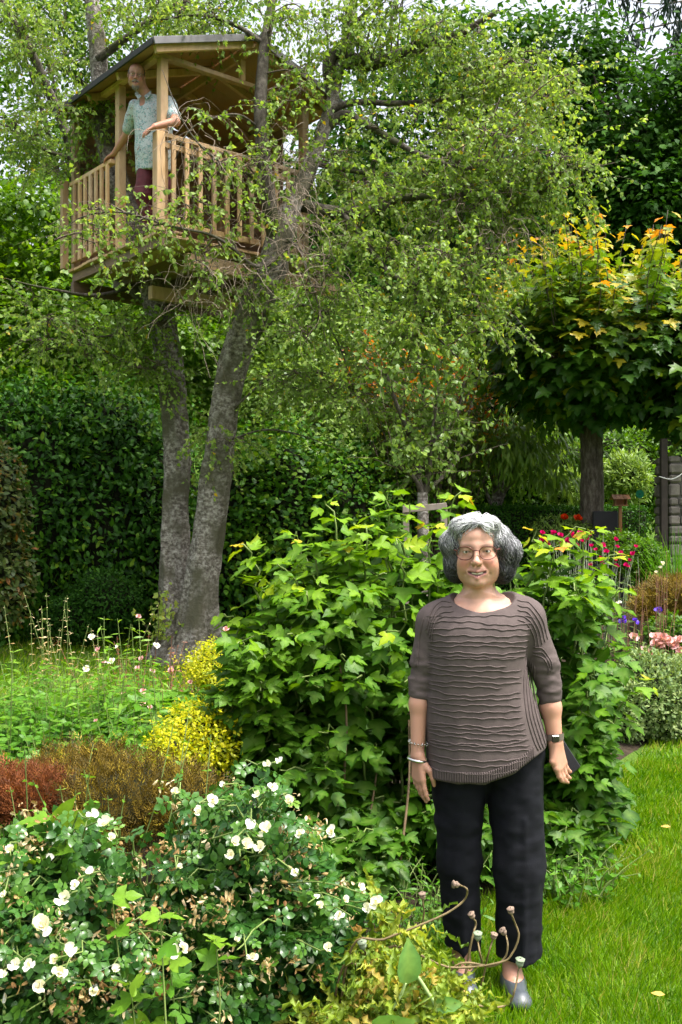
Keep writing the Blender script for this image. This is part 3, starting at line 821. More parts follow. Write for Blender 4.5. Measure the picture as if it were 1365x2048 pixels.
for (px, py, Y, rx, ry, rd, nbr) in SPRAYS:
    c, r = px_blob(px, py, Y, rx, ry, rd)
    E, _ = ell_points(rb, nbr, c, r * 0.85)
    starts = []
    for e in E:
        dist = np.linalg.norm((LIMBP - e) * np.array((1, 1, 1.25)), axis=1) + rb.uniform(0, 0.4, len(LIMBP))
        s = LIMBP[np.argmin(dist)]
        mid = (s + e) / 2 + np.array((0, 0, 0.18 * np.linalg.norm(e - s))) + 0.08 * rb.standard_normal(3)
        C = resample([s, mid, e], 12)
        C += 0.02 * rb.standard_normal(C.shape); C[0] = s
        tubes(mbt, C[None], 0.011, 0.004, 4, 0.4)
        starts.append(C[4:])
    S0 = np.concatenate(starts)
    ntw = int(nbr * (9 if (px < 660 and py < 560 and px > 330) else 13))
    S0 = S0[rb.integers(0, len(S0), ntw)]
    D0 = rand_dirs(ntw, rb) * np.array((1, 1, 0.6)) + np.array((0, -0.15, 0.1))
    front = Y < 9.9 and px < 560
    P, LP, LD, LN, S = twig_leaves(rb, S0, D0, 0.5 if front else 0.62, 6, 0.22, 11 if front else 19, 0.050 if front else 0.049, (0.15, -0.30, 0.75))
    tubes(mbt, P, 0.0032, 0.0012, 3, 0.5)
    T = 0.45 + 0.16 * rb.standard_normal(len(LP)) + 0.12 * vnoise(LP, 0.9, 6)
    T = np.where(rb.random(len(LP)) < 0.012, 1.0, np.clip(T, 0, 0.93))
    if front and sum(len(x[0]) for x in nearL) < 300:      # the leaves that hang before the treehouse are parts
        q = min(60, len(LP), 300 - sum(len(x[0]) for x in nearL))
        nearL.append((LP[:q], LD[:q], LN[:q], S[:q], T[:q]))
        LP, LD, LN, S, T = LP[q:], LD[q:], LN[q:], S[q:], T[q:]
    scatter(mbl, T_BIRCH, LP, LD, LN, S, T)
leaf_parts(birch, [T_BIRCH], *(np.concatenate(x) for x in zip(*nearL)), M_LBIRCH)
mbt.build('twigs', M_TWIG, birch, kind='stuff')
mbl.build('crown', M_LBIRCH, birch, kind='stuff')
# bare pale twigs hanging in tangles
mbd = MB()
for (px, py, Y, rx, ry, n) in ((585, 440, 10.1, 45, 90, 70), (640, 540, 10.0, 35, 50, 40), (440, 520, 9.7, 90, 40, 40), (960, 420, 10.0, 90, 60, 60), (380, 270, 9.75, 50, 60, 30), (400, 600, 9.9, 60, 50, 25), (1000, 480, 9.9, 50, 50, 30), (560, 320, 10.15, 50, 80, 45)):
    c, r = px_blob(px, py, Y, rx, ry, 0.25)
    S0, _ = ell_points(rb, n, c, r)
    P, *_ = twig_leaves(rb, S0, rand_dirs(n, rb) + np.array((0, 0, 0.2)), 0.75, 12, 0.22, 1, 0.05, (0, 0, 1), wander=0.6)
    tubes(mbd, P, 0.0035, 0.0012, 3, 0.5)
mbd.build('bare_twigs', M_TWIGP, birch, kind='stuff')
# leafy sprout at the foot of the trunk
mbs, mbsl = MB(), MB()
c, r = px_blob(325, 1195, 10.9, 40, 45, 0.2)
S0 = np.repeat(at(318, 1290, 11.0)[None], 14, 0)
D0 = nrm(c + r * rb.standard_normal((14, 3)) * 0.9 - S0)
P, LP, LD, LN, S = twig_leaves(rb, S0, D0, 0.62, 8, -0.05, 13, 0.06, (0.2, -0.4, 0.7), 0.2)
tubes(mbs, P, 0.004, 0.0015, 3); scatter(mbsl, T_BIRCH, LP, LD, LN, S, 0.75 + 0.1 * rb.standard_normal(len(LP)))
mbs.build('sprout_stems', M_TWIG, birch, kind='stuff'); mbsl.build('sprout_leaves', M_LBIRCH, birch, kind='stuff')

# ------------------------------------------------------------------ other trees
def bg_tree(name, label, base, tr, blobs, nclump, nleaf, size, mat, seed, tmpl=T_QUAD, rc=0.45, limbmat=M_BARK, group=None, trunk_top=None, tb=0.5, flat=0.55, droop=-0.35, cat='tree', tvar=0.18, trunk=True):
    rg = np.random.default_rng(seed)
    base = np.array(base, float); base[2] = ground_h(base[0], base[1]) - 0.05
    t = thing(name, base, label, cat, group)
    cs = [px_blob(*b) for b in blobs]
    cen = np.mean([c for c, r in cs], axis=0)
    top = np.array(trunk_top if trunk_top is not None else (cen[0], cen[1], cen[2]))
    w = np.array([np.prod(r) ** 0.75 for c, r in cs]); w /= w.sum()
    mb = MB()
    if trunk:
        mid = (base + top) / 2 + 0.1 * rg.standard_normal(3) * np.array((1, 1, 0))
        C = resample([base, mid, top], 24)
        tm = MB(); tube(tm, C, np.linspace(tr * 1.15, tr * 0.45, 24), 14, jitter=0.04)
        tm.build('trunk', limbmat, t)
        for c, r in cs:
            for q in range(3):
                e = c + r * rg.standard_normal(3) * 0.35
                s = C[int(rg.uniform(10, 23))]
                P = resample([s, (s + e) / 2 + np.array((0, 0, 0.1 * np.linalg.norm(e - s))), e], 12)
                tube(mb, P, np.linspace(tr * 0.4, tr * 0.08, 12), 6)
        mb.build('branches', limbmat, t, kind='stuff')
    ml = MB()
    for (c, r), wi in zip(cs, w):
        nc = max(3, int(nclump * wi)); nl = max(6, int(nleaf * wi / nc))
        Cc, d = ell_points(rg, nc, c, r, shell=0.45)
        rr = rc * rg.uniform(0.6, 1.35, nc)
        off = rg.standard_normal((nc, nl, 3)) * np.array((0.55, 0.55, 0.55 * flat)) * rr[:, None, None]
        P = (Cc[:, None, :] + off).reshape(-1, 3)
        O = nrm(off + d[:, None, :] * 0.25 * rr[:, None, None]).reshape(-1, 3)
        D = O * 0.8 + 0.5 * rand_dirs(len(P), rg) + np.array((0, 0, droop))
        N = 0.55 * rand_dirs(len(P), rg) + 0.45 * O + np.array((0.05, -0.15, 0.75))
        T = tb + tvar * rg.standard_normal(len(P)) + 0.5 * tvar * np.repeat(rg.standard_normal(nc), nl)
        scatter(ml, tmpl, P, D, N, size * rg.uniform(0.65, 1.3, len(P)), T)
    ml.build('crown', mat, t, kind='stuff')
    return t

bg_tree('broadleaf_tree', 'sunlit green tree filling the gap left of the birch, behind the treehouse', (-4.6, 15.6, 0), 0.16,
        [(70, 470, 15.2, 150, 110, 1.2), (180, 620, 14.8, 150, 110, 1.1), (40, 700, 14.6, 140, 120, 1.1), (350, 700, 15.2, 130, 110, 1.0), (130, 810, 14.2, 150, 80, 0.8), (500, 620, 15.8, 110, 130, 1.0), (-60, 560, 15.0, 110, 150, 1.0)],
        330, 30000, 0.105, M_LMID, 31, T_BIRCH, tb=0.62)
bg_tree('broadleaf_tree', 'tall thin-leaved tree rising left behind the treehouse roof, sky showing through', (-6.0, 19.0, 0), 0.2,
        [(40, 60, 18.5, 190, 130, 1.8), (250, 90, 19, 150, 120, 1.6), (60, 260, 18.2, 170, 110, 1.5), (420, 20, 19.5, 160, 90, 1.5), (240, 330, 19, 150, 120, 1.3)],
        210, 15000, 0.10, M_LMID, 32, T_BIRCH, tb=0.35, rc=0.55)
bg_tree('maple_tree', 'large dark green maple standing far behind the globe maples', (7.2, 21.0, 0), 0.28,
        [(1250, 260, 20.5, 140, 110, 1.7), (1340, 200, 20.5, 110, 110, 1.5), (1290, 420, 20.2, 150, 120, 1.6), (1160, 380, 20.8, 110, 130, 1.5), (1380, 360, 20.0, 110, 150, 1.5), (1130, 110, 21.2, 110, 80, 1.3), (1160, 180, 21, 90, 90, 1.2), (1230, 530, 20.6, 150, 90, 1.4), (1390, 520, 20, 120, 120, 1.4), (1080, 520, 21, 120, 110, 1.4)],
        480, 38000, 0.145, M_LDARK, 33, T_BIRCH, tb=0.6, rc=0.6, flat=0.4)
bg_tree('broadleaf_tree', 'dark tree behind the right half of the birch crown', (2.6, 20.5, 0), 0.25,
        [(820, 250, 20.5, 190, 150, 1.8), (960, 380, 20.2, 170, 140, 1.6), (760, 470, 20, 180, 130, 1.6), (1000, 560, 20, 140, 110, 1.4), (860, 620, 19.6, 170, 100, 1.4), (950, 130, 21, 160, 120, 1.5)],
        330, 20000, 0.15, M_LDARK, 34, T_BIRCH, tb=0.55, rc=0.6)
bg_tree('broadleaf_tree', 'leafy green tree between the two birch trunks and the vase-shaped sapling', (-0.9, 15.8, 0), 0.16,
        [(620, 690, 15.4, 140, 120, 1.0), (560, 820, 14.8, 120, 100, 0.8), (700, 820, 15.2, 130, 110, 0.9), (800, 720, 15.8, 130, 120, 1.0), (640, 930, 14.4, 130, 80, 0.7), (430, 760, 15.2, 90, 130, 0.8)],
        300, 24000, 0.085, M_LLIGHT, 35, T_BIRCH, tb=0.55)

# spruce in the far right corner
def spruce(base, h, rmax, seed):
    rg = np.random.default_rng(seed)
    base = np.array(base, float); base[2] = ground_h(base[0], base[1])
    t = thing('spruce_tree', base, 'tall dark spruce with drooping boughs towering at the right edge', 'tree')
    tm = MB(); tube(tm, np.array([base, base + (0, 0, h)]), (0.3, 0.03), 10); tm.build('trunk', M_BARK, t)
    mb, mn = MB(), MB()
    n = 140
    z = rg.uniform(0.28, 1.0, n) ** 0.9 * h; a = rg.uniform(0, 2 * math.pi, n)
    ln = rmax * (1.05 - z / h) * rg.uniform(0.75, 1.15, n) + 0.25
    u = np.linspace(0, 1, 9)
    P = base + np.stack([np.cos(a)[:, None] * ln[:, None] * u, np.sin(a)[:, None] * ln[:, None] * u, z[:, None] - ln[:, None] * (0.32 * u + 0.15 * u ** 2 - 0.16 * u ** 4)], -1)
    tubes(mb, P, 0.03, 0.006, 4); mb.build('branches', M_BARK, t, kind='stuff')
    k = 26
    uu = rg.uniform(0.15, 1.0, (n, k)) * 7.99; i = uu.astype(int); f = (uu - i)[..., None]
    S0 = (P[np.arange(n)[:, None], i] * (1 - f) + P[np.arange(n)[:, None], i + 1] * f).reshape(-1, 3)
    D0 = rand_dirs(len(S0), rg) * np.array((1, 1, 0.2)) + np.array((0, 0, -0.9))
    Q, LP, LD, LN, S = twig_leaves(rg, S0, D0, 0.5, 5, 0.3, 7, 0.20, (0, -0.3, 0.6))
    scatter(mn, T_LONG, LP, LD * 0.6 + np.repeat(nrm(Q[:, -1] - Q[:, 0]), 7, 0), LN, S, 0.5 + 0.2 * rg.standard_normal(len(LP)))
    mn.build('crown', M_LCON, t, kind='stuff')
spruce((8.9, 23.5, 0), 23.0, 6.0, 41)

# the two globe maples, the right one cut by the picture's edge
def globe_maple(px, Y, crown, label, seed, nparts, nleaf, shoots):
    rg = np.random.default_rng(seed)
    b = at(px, 1100, Y); b[2] = ground_h(b[0], b[1]) - 0.05
    t = thing('globe_maple', b, label, 'tree', None)
    c, r = px_blob(*crown)
    top = np.array((b[0] - 0.02, b[1], c[2] - 0.25 * r[2]))
    C = resample([b, (b + top) / 2 + np.array((0.02, 0, 0)), top], 60)
    R = np.linspace(0.15, 0.125, 60); R[-14:] += np.linspace(0, 0.05, 14)
    tm = MB(); tube(tm, C, R, 26, jitter=0.035); tm.build('trunk', M_BARK, t)
    mb = MB(); LPs, LDs, LNs, Ss, Ts = [], [], [], [], []
    tips = []
    for q in range(70):
        d = rand_dirs(1, rg)[0]; d[2] = abs(d[2]) * 0.8 - 0.35 if q % 3 else d[2] * 0.4 - 0.25
        e = c + nrm(d) * r * rg.uniform(0.75, 1.0)
        s = C[-1 - int(rg.uniform(0, 10))]
        P = resample([s, (s * 0.45 + e * 0.55) + np.array((0, 0, 0.12)), e], 12)
        tube(mb, P, np.linspace(0.028, 0.008, 12), 5); tips.append(P[5:])
    tips = np.concatenate(tips)
    # leaves over the globe, hung in overlapping tiers
    P, d = ell_points(rg, nleaf, c, r, shell=0.62)
    P += 0.10 * rg.standard_normal(P.shape)
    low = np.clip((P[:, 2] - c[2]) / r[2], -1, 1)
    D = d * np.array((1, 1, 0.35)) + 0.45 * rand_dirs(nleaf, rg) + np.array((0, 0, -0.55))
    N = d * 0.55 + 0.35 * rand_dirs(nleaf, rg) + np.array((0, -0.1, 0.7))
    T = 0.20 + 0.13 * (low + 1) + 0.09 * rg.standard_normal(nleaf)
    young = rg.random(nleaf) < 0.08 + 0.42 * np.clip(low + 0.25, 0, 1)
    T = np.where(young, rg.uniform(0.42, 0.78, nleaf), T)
    LPs.append(P); LDs.append(D); LNs.append(N); Ss.append(0.155 * rg.uniform(0.7, 1.2, nleaf)); Ts.append(T)
    # upright young shoots above
    for q in range(shoots):
        a = rg.uniform(0, 2 * math.pi); rho = math.sqrt(rg.random())
        s = c + np.array((math.cos(a) * rho * r[0], math.sin(a) * rho * r[1], r[2] * math.sqrt(max(0, 1 - rho * rho)) * 0.85))
        ln = rg.uniform(0.3, 1.05)
        e = s + np.array((0.35 * math.cos(a) * rho * ln, 0.35 * math.sin(a) * rho * ln, ln))
        P = resample([s, (s + e) / 2 + 0.03 * rg.standard_normal(3), e], 9)
        tube(mb, P, np.linspace(0.007, 0.004, 9), 4)
        k = int(6 + ln * 14)
        f = np.linspace(0.05, 1.0, k)
        ang = np.arange(k) * 2.4 + rg.uniform(0, 6)
        Q = s + (e - s) * f[:, None]
        dd = np.stack([np.cos(ang), np.sin(ang), -0.25 - 0.3 * f], 1)
        LPs.append(Q + dd * 0.06); LDs.append(dd + 0.2 * rand_dirs(k, rg)); LNs.append(np.stack([-0.2 * np.cos(ang), -0.2 * np.sin(ang) - 0.1, np.ones(k)], 1))
        Ss.append((0.16 - 0.05 * f) * rg.uniform(0.8, 1.1, k)); Ts.append(0.36 + 0.46 * f ** 2 * rg.uniform(0.7, 1.2) + 0.06 * rg.standard_normal(k))
    mb.build('branches', M_BARK, t, kind='stuff')
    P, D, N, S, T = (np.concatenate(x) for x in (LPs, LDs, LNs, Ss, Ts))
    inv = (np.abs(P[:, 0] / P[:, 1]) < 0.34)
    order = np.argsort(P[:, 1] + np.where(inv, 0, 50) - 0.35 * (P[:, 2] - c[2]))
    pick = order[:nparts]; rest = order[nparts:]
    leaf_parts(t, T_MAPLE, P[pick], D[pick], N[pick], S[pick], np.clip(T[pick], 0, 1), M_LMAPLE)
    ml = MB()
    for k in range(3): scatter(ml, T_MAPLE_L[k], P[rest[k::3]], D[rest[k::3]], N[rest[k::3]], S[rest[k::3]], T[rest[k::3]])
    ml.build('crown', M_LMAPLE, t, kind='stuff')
globe_maple(1183, 12.0, (1190, 700, 12.0, 215, 140, 1.3), 'globe-pruned maple on a bare trunk, orange young leaves on top, trunk in full view', 51, 300, 4200, 90)
globe_maple(1440, 11.4, (1430, 740, 11.4, 150, 150, 1.1), 'globe-pruned maple cut by the picture edge, its trunk out of view beside the stone pillar', 52, 60, 2400, 30)

# vase-shaped sapling with stake frame
sap = thing('sapling_tree', (at(846, 1100, 9.6)[0], 9.6, 0.1), 'young vase-shaped tree with grey forked stems and sparse pale leaves behind the big bush', 'tree')
rs = np.random.default_rng(61)
_, _ = trunk_mesh('trunk', [(846, 1340, 9.6), (846, 1150, 9.6), (847, 1060, 9.6), (846, 985, 9.6)], (0.065, 0.055, 0.05, 0.05), M_BIRCH, sap, sides=16, n=40)
sl = []
for pts in ([(846, 990, 9.6), (828, 955, 9.5), (800, 935, 9.45), (785, 905, 9.4)], [(846, 990, 9.6), (838, 950, 9.6), (822, 900, 9.6), (818, 850, 9.6), (805, 790, 9.6)], [(848, 990, 9.6), (860, 940, 9.6), (862, 880, 9.55), (872, 820, 9.5), (874, 760, 9.5), (860, 690, 9.5)],
            [(850, 985, 9.6), (880, 960, 9.7), (905, 935, 9.8), (925, 890, 9.9)], [(862, 890, 9.55), (890, 860, 9.6), (915, 820, 9.7), (930, 760, 9.7)], [(838, 950, 9.6), (845, 880, 9.7), (848, 800, 9.8), (838, 720, 9.8), (835, 650, 9.8)], [(820, 870, 9.6), (790, 800, 9.4), (770, 740, 9.3)]):
    sl.append(limb('stem', pts, (0.026, 0.02, 0.015, 0.01, 0.006)[:len(pts)], M_BIRCHD, sap, sides=7))
SP = np.concatenate([c[6:] for c, r in sl])
S0 = SP[rs.integers(0, len(SP), 170)]
P, LP, LD, LN, S = twig_leaves(rs, S0, rand_dirs(170, rs) + np.array((0, 0, 0.5)), 0.5, 7, 0.05, 12, 0.07, (0.1, -0.4, 0.6))
mb = MB(); tubes(mb, P, 0.004, 0.0015, 3); mb.build('twigs', M_TWIG, sap, kind='stuff')
mb = MB(); scatter(mb, T_OVAL, LP, LD, LN, S, 0.55 + 0.2 * rs.standard_normal(len(LP))); mb.build('crown', M_LLIGHT, sap, kind='stuff')
M_GREYWOOD = wood_mat('weathered_timber', (0.13, 0.10, 0.075), (0.26, 0.21, 0.165), (3, 3, 0.8))
stake = thing('tree_stake', (at(850, 1100, 9.4)[0], 9.4, 0.1), 'weathered wooden stake frame holding the young vase-shaped tree', 'stake')
for px in (812, 888):
    p = at(px, 1010, 9.4); g = float(ground_h(p[0], p[1]))
    mb = MB(); box_on(mb, (p[0] - 0.03, 9.37, g - 0.1), (0.06, 0, 0), (0, 0.06, 0), (0, 0, p[2] - g + 0.1)); mb.build('stake_post', M_GREYWOOD, stake, smooth=False)
p0 = at(806, 1026, 9.35); p1 = at(894, 1018, 9.35)
mb = MB(); box_on(mb, p0, (p1 - p0), (0, 0.03, 0), (0, 0, 0.06)); mb.build('crossbar', M_GREYWOOD, stake, smooth=False)

# orange-tipped shrub behind it
def upright_shrub(name, label, blobs, seed, nst, leaf_n, size, mat, tb, tip):
    rg = np.random.default_rng(seed)
    c0 = np.mean([at(b[0], b[1], b[2]) for b in blobs], axis=0)
    base = np.array((c0[0], c0[1], float(ground_h(c0[0], c0[1]))))
    t = thing(name, base, label, 'shrub')
    mb, ml = MB(), MB()
    for (px, py, Y, rx, ry, rd) in blobs:
        c, r = px_blob(px, py, Y, rx, ry, rd)
        E, _ = ell_points(rg, nst, c, r)
        for e in E:
            s = base + np.array((rg.uniform(-0.4, 0.4), rg.uniform(-0.3, 0.3), 0))
            f = np.linspace(0, 1, 14)[:, None]
            P = s * (1 - f) + e * f; P[:, 2] = s[2] + (e[2] - s[2]) * f[:, 0] ** 0.8
            P += np.concatenate([[np.zeros(3)], 0.03 * rg.standard_normal((13, 3))])
            tubes(mb, P[None], 0.010, 0.003, 4)
            k = leaf_n
            u = rg.uniform(0.35, 1.0, k); i = np.clip((u * 13).astype(int), 0, 12)
            LP = P[i] + (P[i + 1] - P[i]) * ((u * 13) - i)[:, None] + 0.06 * rg.standard_normal((k, 3))
            D = rand_dirs(k, rg) * 0.8 + np.array((0, 0, 0.35)); N = rand_dirs(k, rg) * 0.6 + np.array((0.1, -0.3, 0.7))
            hot = rg.random() < tip
            T = tb + 0.15 * rg.standard_normal(k) + (0.75 * np.clip((u - 0.72) / 0.28, 0, 1) if hot else 0)
            scatter(ml, T_OVAL, LP, D, N, size * rg.uniform(0.7, 1.2, k), T)
    mb.build('stems', M_TWIG, t, kind='stuff'); ml.build('foliage', mat, t, kind='stuff')
upright_shrub('orange_tipped_shrub', 'tall green shrub with orange young tips left of the globe maple', [(900, 740, 13.0, 110, 100, 0.6), (780, 760, 13.0, 90, 90, 0.6), (970, 790, 12.8, 60, 110, 0.5), (730, 720, 13.2, 60, 60, 0.5)], 71, 34, 60, 0.075, M_LORANGE, 0.35, 0.6)

# little fruit tree with drooping long leaves
bg_tree('fruit_tree', 'small fruit tree with long drooping leaves behind the low clipped hedge', (at(1008, 1100, 13.6)[0], 13.6, 0), 0.075, [(960, 880, 13.3, 60, 50, 0.4), (1060, 870, 13.4, 70, 50, 0.4), (1010, 900, 13.0, 70, 45, 0.4), (1095, 930, 13.3, 55, 45, 0.4)],
        70, 2600, 0.15, M_LLIGHT, 62, T_LONG, tb=0.6, rc=0.3, droop=-0.9, trunk_top=at(998, 890, 13.6), limbmat=M_BIRCH)

# ------------------------------------------------------------------ hedges and dense shrubs: leaves standing on a twiggy core
def dense_shrub(name, label, blobs, seed, nleaf, size, mat, tmpl=T_LAUREL, tb=0.45, tv=0.2, core=0.78, cat='shrub', droop=-0.3, spread=0.10, upr=0.0, coremat=None, rough=0.12, extra=None, group=None):
    rg = np.random.default_rng(seed)
    cs = [px_blob(*b) for b in blobs]
    c0 = np.mean([c for c, r in cs], axis=0)
    t = thing(name, (c0[0], c0[1], float(ground_h(c0[0], c0[1]))), label, cat, group)
    mc, ml = MB(), MB()
    w = np.array([r[0] * r[2] + r[0] * r[1] + r[1] * r[2] for c, r in cs]); w /= w.sum()
    for q, (c, r) in enumerate(cs):
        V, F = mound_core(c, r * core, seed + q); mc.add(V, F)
        n = int(nleaf * w[q])
        d = rand_dirs(n, rg)
        d = np.where((d[:, 1:2] > 0.35) & (rg.random((n, 1)) < 0.7), d * np.array((1, -1, 1)), d)
        bumpy = 1 + rough * vnoise(d, 2.5, seed + q) + 0.6 * rough * vnoise(d, 7, seed + q)
        P = c + d * r * (bumpy * rg.uniform(core, 1.0, n) ** 0.7)[:, None] + spread * rg.standard_normal((n, 3)) * min(r)
        D = d * 0.6 + 0.8 * rand_dirs(n, rg) + np.array((0, 0, droop + upr))
        N = d * 0.5 + 0.5 * rand_dirs(n, rg) + np.array((0.05, -0.1, 0.6))
        T = tb + tv * rg.standard_normal(n) + 0.6 * tv * vnoise(P, 2.5, seed)
        k = P[:, 2] > ground_h(P[:, 0], P[:, 1])
        scatter(ml, tmpl, P[k], D[k], N[k], size * rg.uniform(0.65, 1.25, k.sum()), T[k])
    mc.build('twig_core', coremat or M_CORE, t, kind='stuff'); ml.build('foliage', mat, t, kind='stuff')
    return t
dense_shrub('laurel_hedge', 'tall dark glossy hedge running behind the lawn left of the birch', [(-60, 1080, 13.2, 150, 240, 0.8), (80, 1040, 13.4, 130, 260, 0.8), (210, 1040, 13.6, 120, 260, 0.8), (320, 1060, 13.8, 110, 250, 0.8), (20, 900, 13.6, 130, 130, 0.8), (200, 880, 13.8, 140, 110, 0.8)], 81, 26000, 0.105, M_LHEDGE, tb=0.42, tv=0.28, cat='hedge', rough=0.34, spread=0.2)
dense_shrub('ivy_hedge', 'ivy-covered hedge right of the birch trunks, pale sunlit leaves on its top', [(480, 1080, 12.9, 90, 210, 0.7), (580, 1060, 12.9, 100, 200, 0.7), (690, 1050, 13.0, 100, 170, 0.7), (790, 1060, 13.2, 90, 140, 0.6)], 82, 17000, 0.085, M_LHEDGE, T_BIRCH, tb=0.66, tv=0.3, cat='hedge', rough=0.34, spread=0.2)
dense_shrub('low_dark_shrub', 'low dull dark shrub under the hedge beside the birch foot', [(215, 1200, 12.4, 70, 60, 0.4), (160, 1230, 12.4, 60, 50, 0.4)], 83, 5000, 0.05, M_LDARK, T_OVAL, tb=0.35)
dense_shrub('reddish_shrub', 'shrub with bronze and dull green leaves at the left end of the hedge', [(-20, 1010, 11.6, 70, 130, 0.5), (-10, 1150, 11.6, 70, 110, 0.5)], 84, 4200, 0.085, leaf_mat('bronze_leaf', [(0, (0.03, 0.06, 0.02)), (0.6, (0.08, 0.11, 0.03)), (1, (0.22, 0.10, 0.03))], trans=0.25), T_OVAL, tb=0.5)
dense_shrub('yew_bank', 'dense green shrubs behind the low clipped hedge, under the globe maples', [(1090, 960, 15.5, 130, 90, 0.7), (1230, 950, 15.8, 130, 100, 0.7), (1340, 940, 16, 120, 120, 0.7), (930, 960, 15.4, 110, 80, 0.6)], 85, 15000, 0.08, M_LMID, T_OVAL, tb=0.4)
dense_shrub('feathery_shrub', 'pale feathery shrub just above the clipped hedge beside the maple trunk', [(1135, 985, 14.0, 42, 45, 0.3), (1250, 960, 14.6, 50, 55, 0.3)], 86, 3600, 0.10, M_LLIGHT, T_LONG, tb=0.8, upr=0.9, core=0.55)

# low clipped hedge: a box of tiny leaves
def box_hedge(name, label, p0, p1, depth, z0, z1, seed, n, size, mat):
    rg = np.random.default_rng(seed)
    t = thing(name, ((p0 + p1) / 2 * np.array((1, 1, 0)) + np.array((0, 0, z0))), label, 'hedge')
    d = p1 - p0; d[2] = 0; ln = np.linalg.norm(d); d = d / ln; q = np.array((-d[1], d[0], 0))
    o = np.array((p0[0], p0[1], z0))
    mb = MB(); box_on(mb, o + d * 0.03 + q * 0.03, d * (ln - 0.06), q * (depth - 0.06), HZ * (z1 - z0 - 0.03), bev=0.02); mb.build('twig_core', M_CORE, t)
    a = rg.uniform(0, ln, n); face = rg.random(n) < 0.55
    P = o + d * a[:, None] + np.where(face[:, None], q * 0 + HZ * rg.uniform(0, z1 - z0, n)[:, None], q * rg.uniform(0, depth, n)[:, None] + HZ * (z1 - z0)) + 0.018 * rg.standard_normal((n, 3))
    nn = np.where(face[:, None], -q, HZ)
    ml = MB(); scatter(ml, T_OVAL, P, nn * 0.4 + rand_dirs(n, rg), nn + 0.7 * rand_dirs(n, rg), size * rg.uniform(0.7, 1.3, n), 0.45 + 0.2 * rg.standard_normal(n)); ml.build('foliage', mat, t, kind='stuff')
pA, pB = at(930, 1050, 12.9), at(1300, 1050, 13.4)
box_hedge('clipped_hedge', 'low clipped dark green hedge with a flat top behind the flowers', pA, pB, 0.6, float(ground_h(2.2, 13)), at(0, 1016, 13.0)[2], 87, 15000, 0.035, M_LHEDGE)

# far wooded bank that reads as one mass
rf = np.random.default_rng(91)
mlf, mcf = MB(), MB()
for q in range(46):
    px = -300 + q * 45; Y = rf.uniform(26, 34)
    topz = np.interp(px, [-300, 60, 300, 700, 1000, 1365, 1800], [430, 470, 440, 330, 380, 330, 300]) + rf.uniform(-60, 60)
    c, r = px_blob(px, (topz + 1000) / 2, Y, 95, (1000 - topz) / 2, 2.0)
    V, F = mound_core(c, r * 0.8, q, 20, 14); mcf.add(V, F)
    n = 900
    d = rand_dirs(n, rf); d[:, 1] = -np.abs(d[:, 1])
    P = c + d * r * (rf.uniform(0.75, 1.0, n) * (1 + 0.2 * vnoise(d, 3, q)))[:, None]
    scatter(mlf, T_QUAD, P, d + rand_dirs(n, rf) + np.array((0, 0, -0.3)), d + 0.5 * rand_dirs(n, rf) + np.array((0, 0, 0.6)), 0.42 * rf.uniform(0.6, 1.3, n), 0.45 + 0.2 * rf.standard_normal(n))
wood = thing('far_woodland', (0, 30, float(ground_h(0, 30))), 'dark wooded slope far behind the garden', 'woodland')
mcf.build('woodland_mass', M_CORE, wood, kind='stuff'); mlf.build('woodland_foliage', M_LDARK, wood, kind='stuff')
# ================================================================== planting of the bed
def shoots(rg, base, spread, ends, n=16, arch=0.75):
    """curved stems from the ground round base to the given end points"""
    out = []
    for e in ends:
        s = np.array((base[0] + spread[0] * rg.uniform(-1, 1), base[1] + spread[1] * rg.uniform(-1, 1), 0.0))
        s[2] = float(ground_h(s[0], s[1]))
        f = np.linspace(0, 1, n)
        P = np.zeros((n, 3))
        P[:, :2] = s[:2] + (e[:2] - s[:2]) * (f ** (1 / arch))[:, None]
        P[:, 2] = s[2] + (e[2] - s[2]) * np.sin(f * math.pi / 2) ** 0.9
        P[1:] += 0.012 * rg.standard_normal((n - 1, 3))
        out.append(P)
    return np.array(out)
def shoot_leaves(rg, P, f0, f1, k, size, droop, tint, jit=0.3, tipsize=0.6, stalk=0.03, up=(0, -0.15, 0.8)):
    """opposite leaves along each stem between the fractions f0 and f1"""
    N, m, _ = P.shape
    f = np.linspace(f0, f1, k)
    LP, LD, LN, S, T = [], [], [], [], []
    for q in range(N):
        ph = rg.uniform(0, 6.28)
        u = f * (m - 1.001); i = u.astype(int); w = (u - i)[:, None]
        Q = P[q, i] * (1 - w) + P[q, i + 1] * w
        ax = nrm(P[q, i + 1] - P[q, i])
        for side in (0, 1):
            a = ph + np.arange(k) * (math.pi / 2) + side * math.pi + 0.25 * rg.standard_normal(k)
            h = np.stack([np.cos(a), np.sin(a), np.zeros(k)], 1)
            h = nrm(h - ax * np.sum(h * ax, 1, keepdims=True) * 0.8)
            d = nrm(h + 0.25 * ax + np.array((0, 0, -droop)) + jit * rg.standard_normal((k, 3)) * 0.5)
            LP.append(Q + d * stalk); LD.append(d)
            LN.append(np.array(up) + 0.25 * ax + 0.15 * h + jit * rg.standard_normal((k, 3)))
            S.append(size * (1 - (1 - tipsize) * ((f - f0) / max(f1 - f0, 1e-6)) ** 2) * rg.uniform(0.75, 1.15, k))
            T.append(tint[0] + (tint[1] - tint[0]) * ((f - f0) / max(f1 - f0, 1e-6)) ** 1.5 + 0.08 * rg.standard_normal(k))
    return tuple(np.concatenate(x) for x in (LP, LD, LN, S, T))

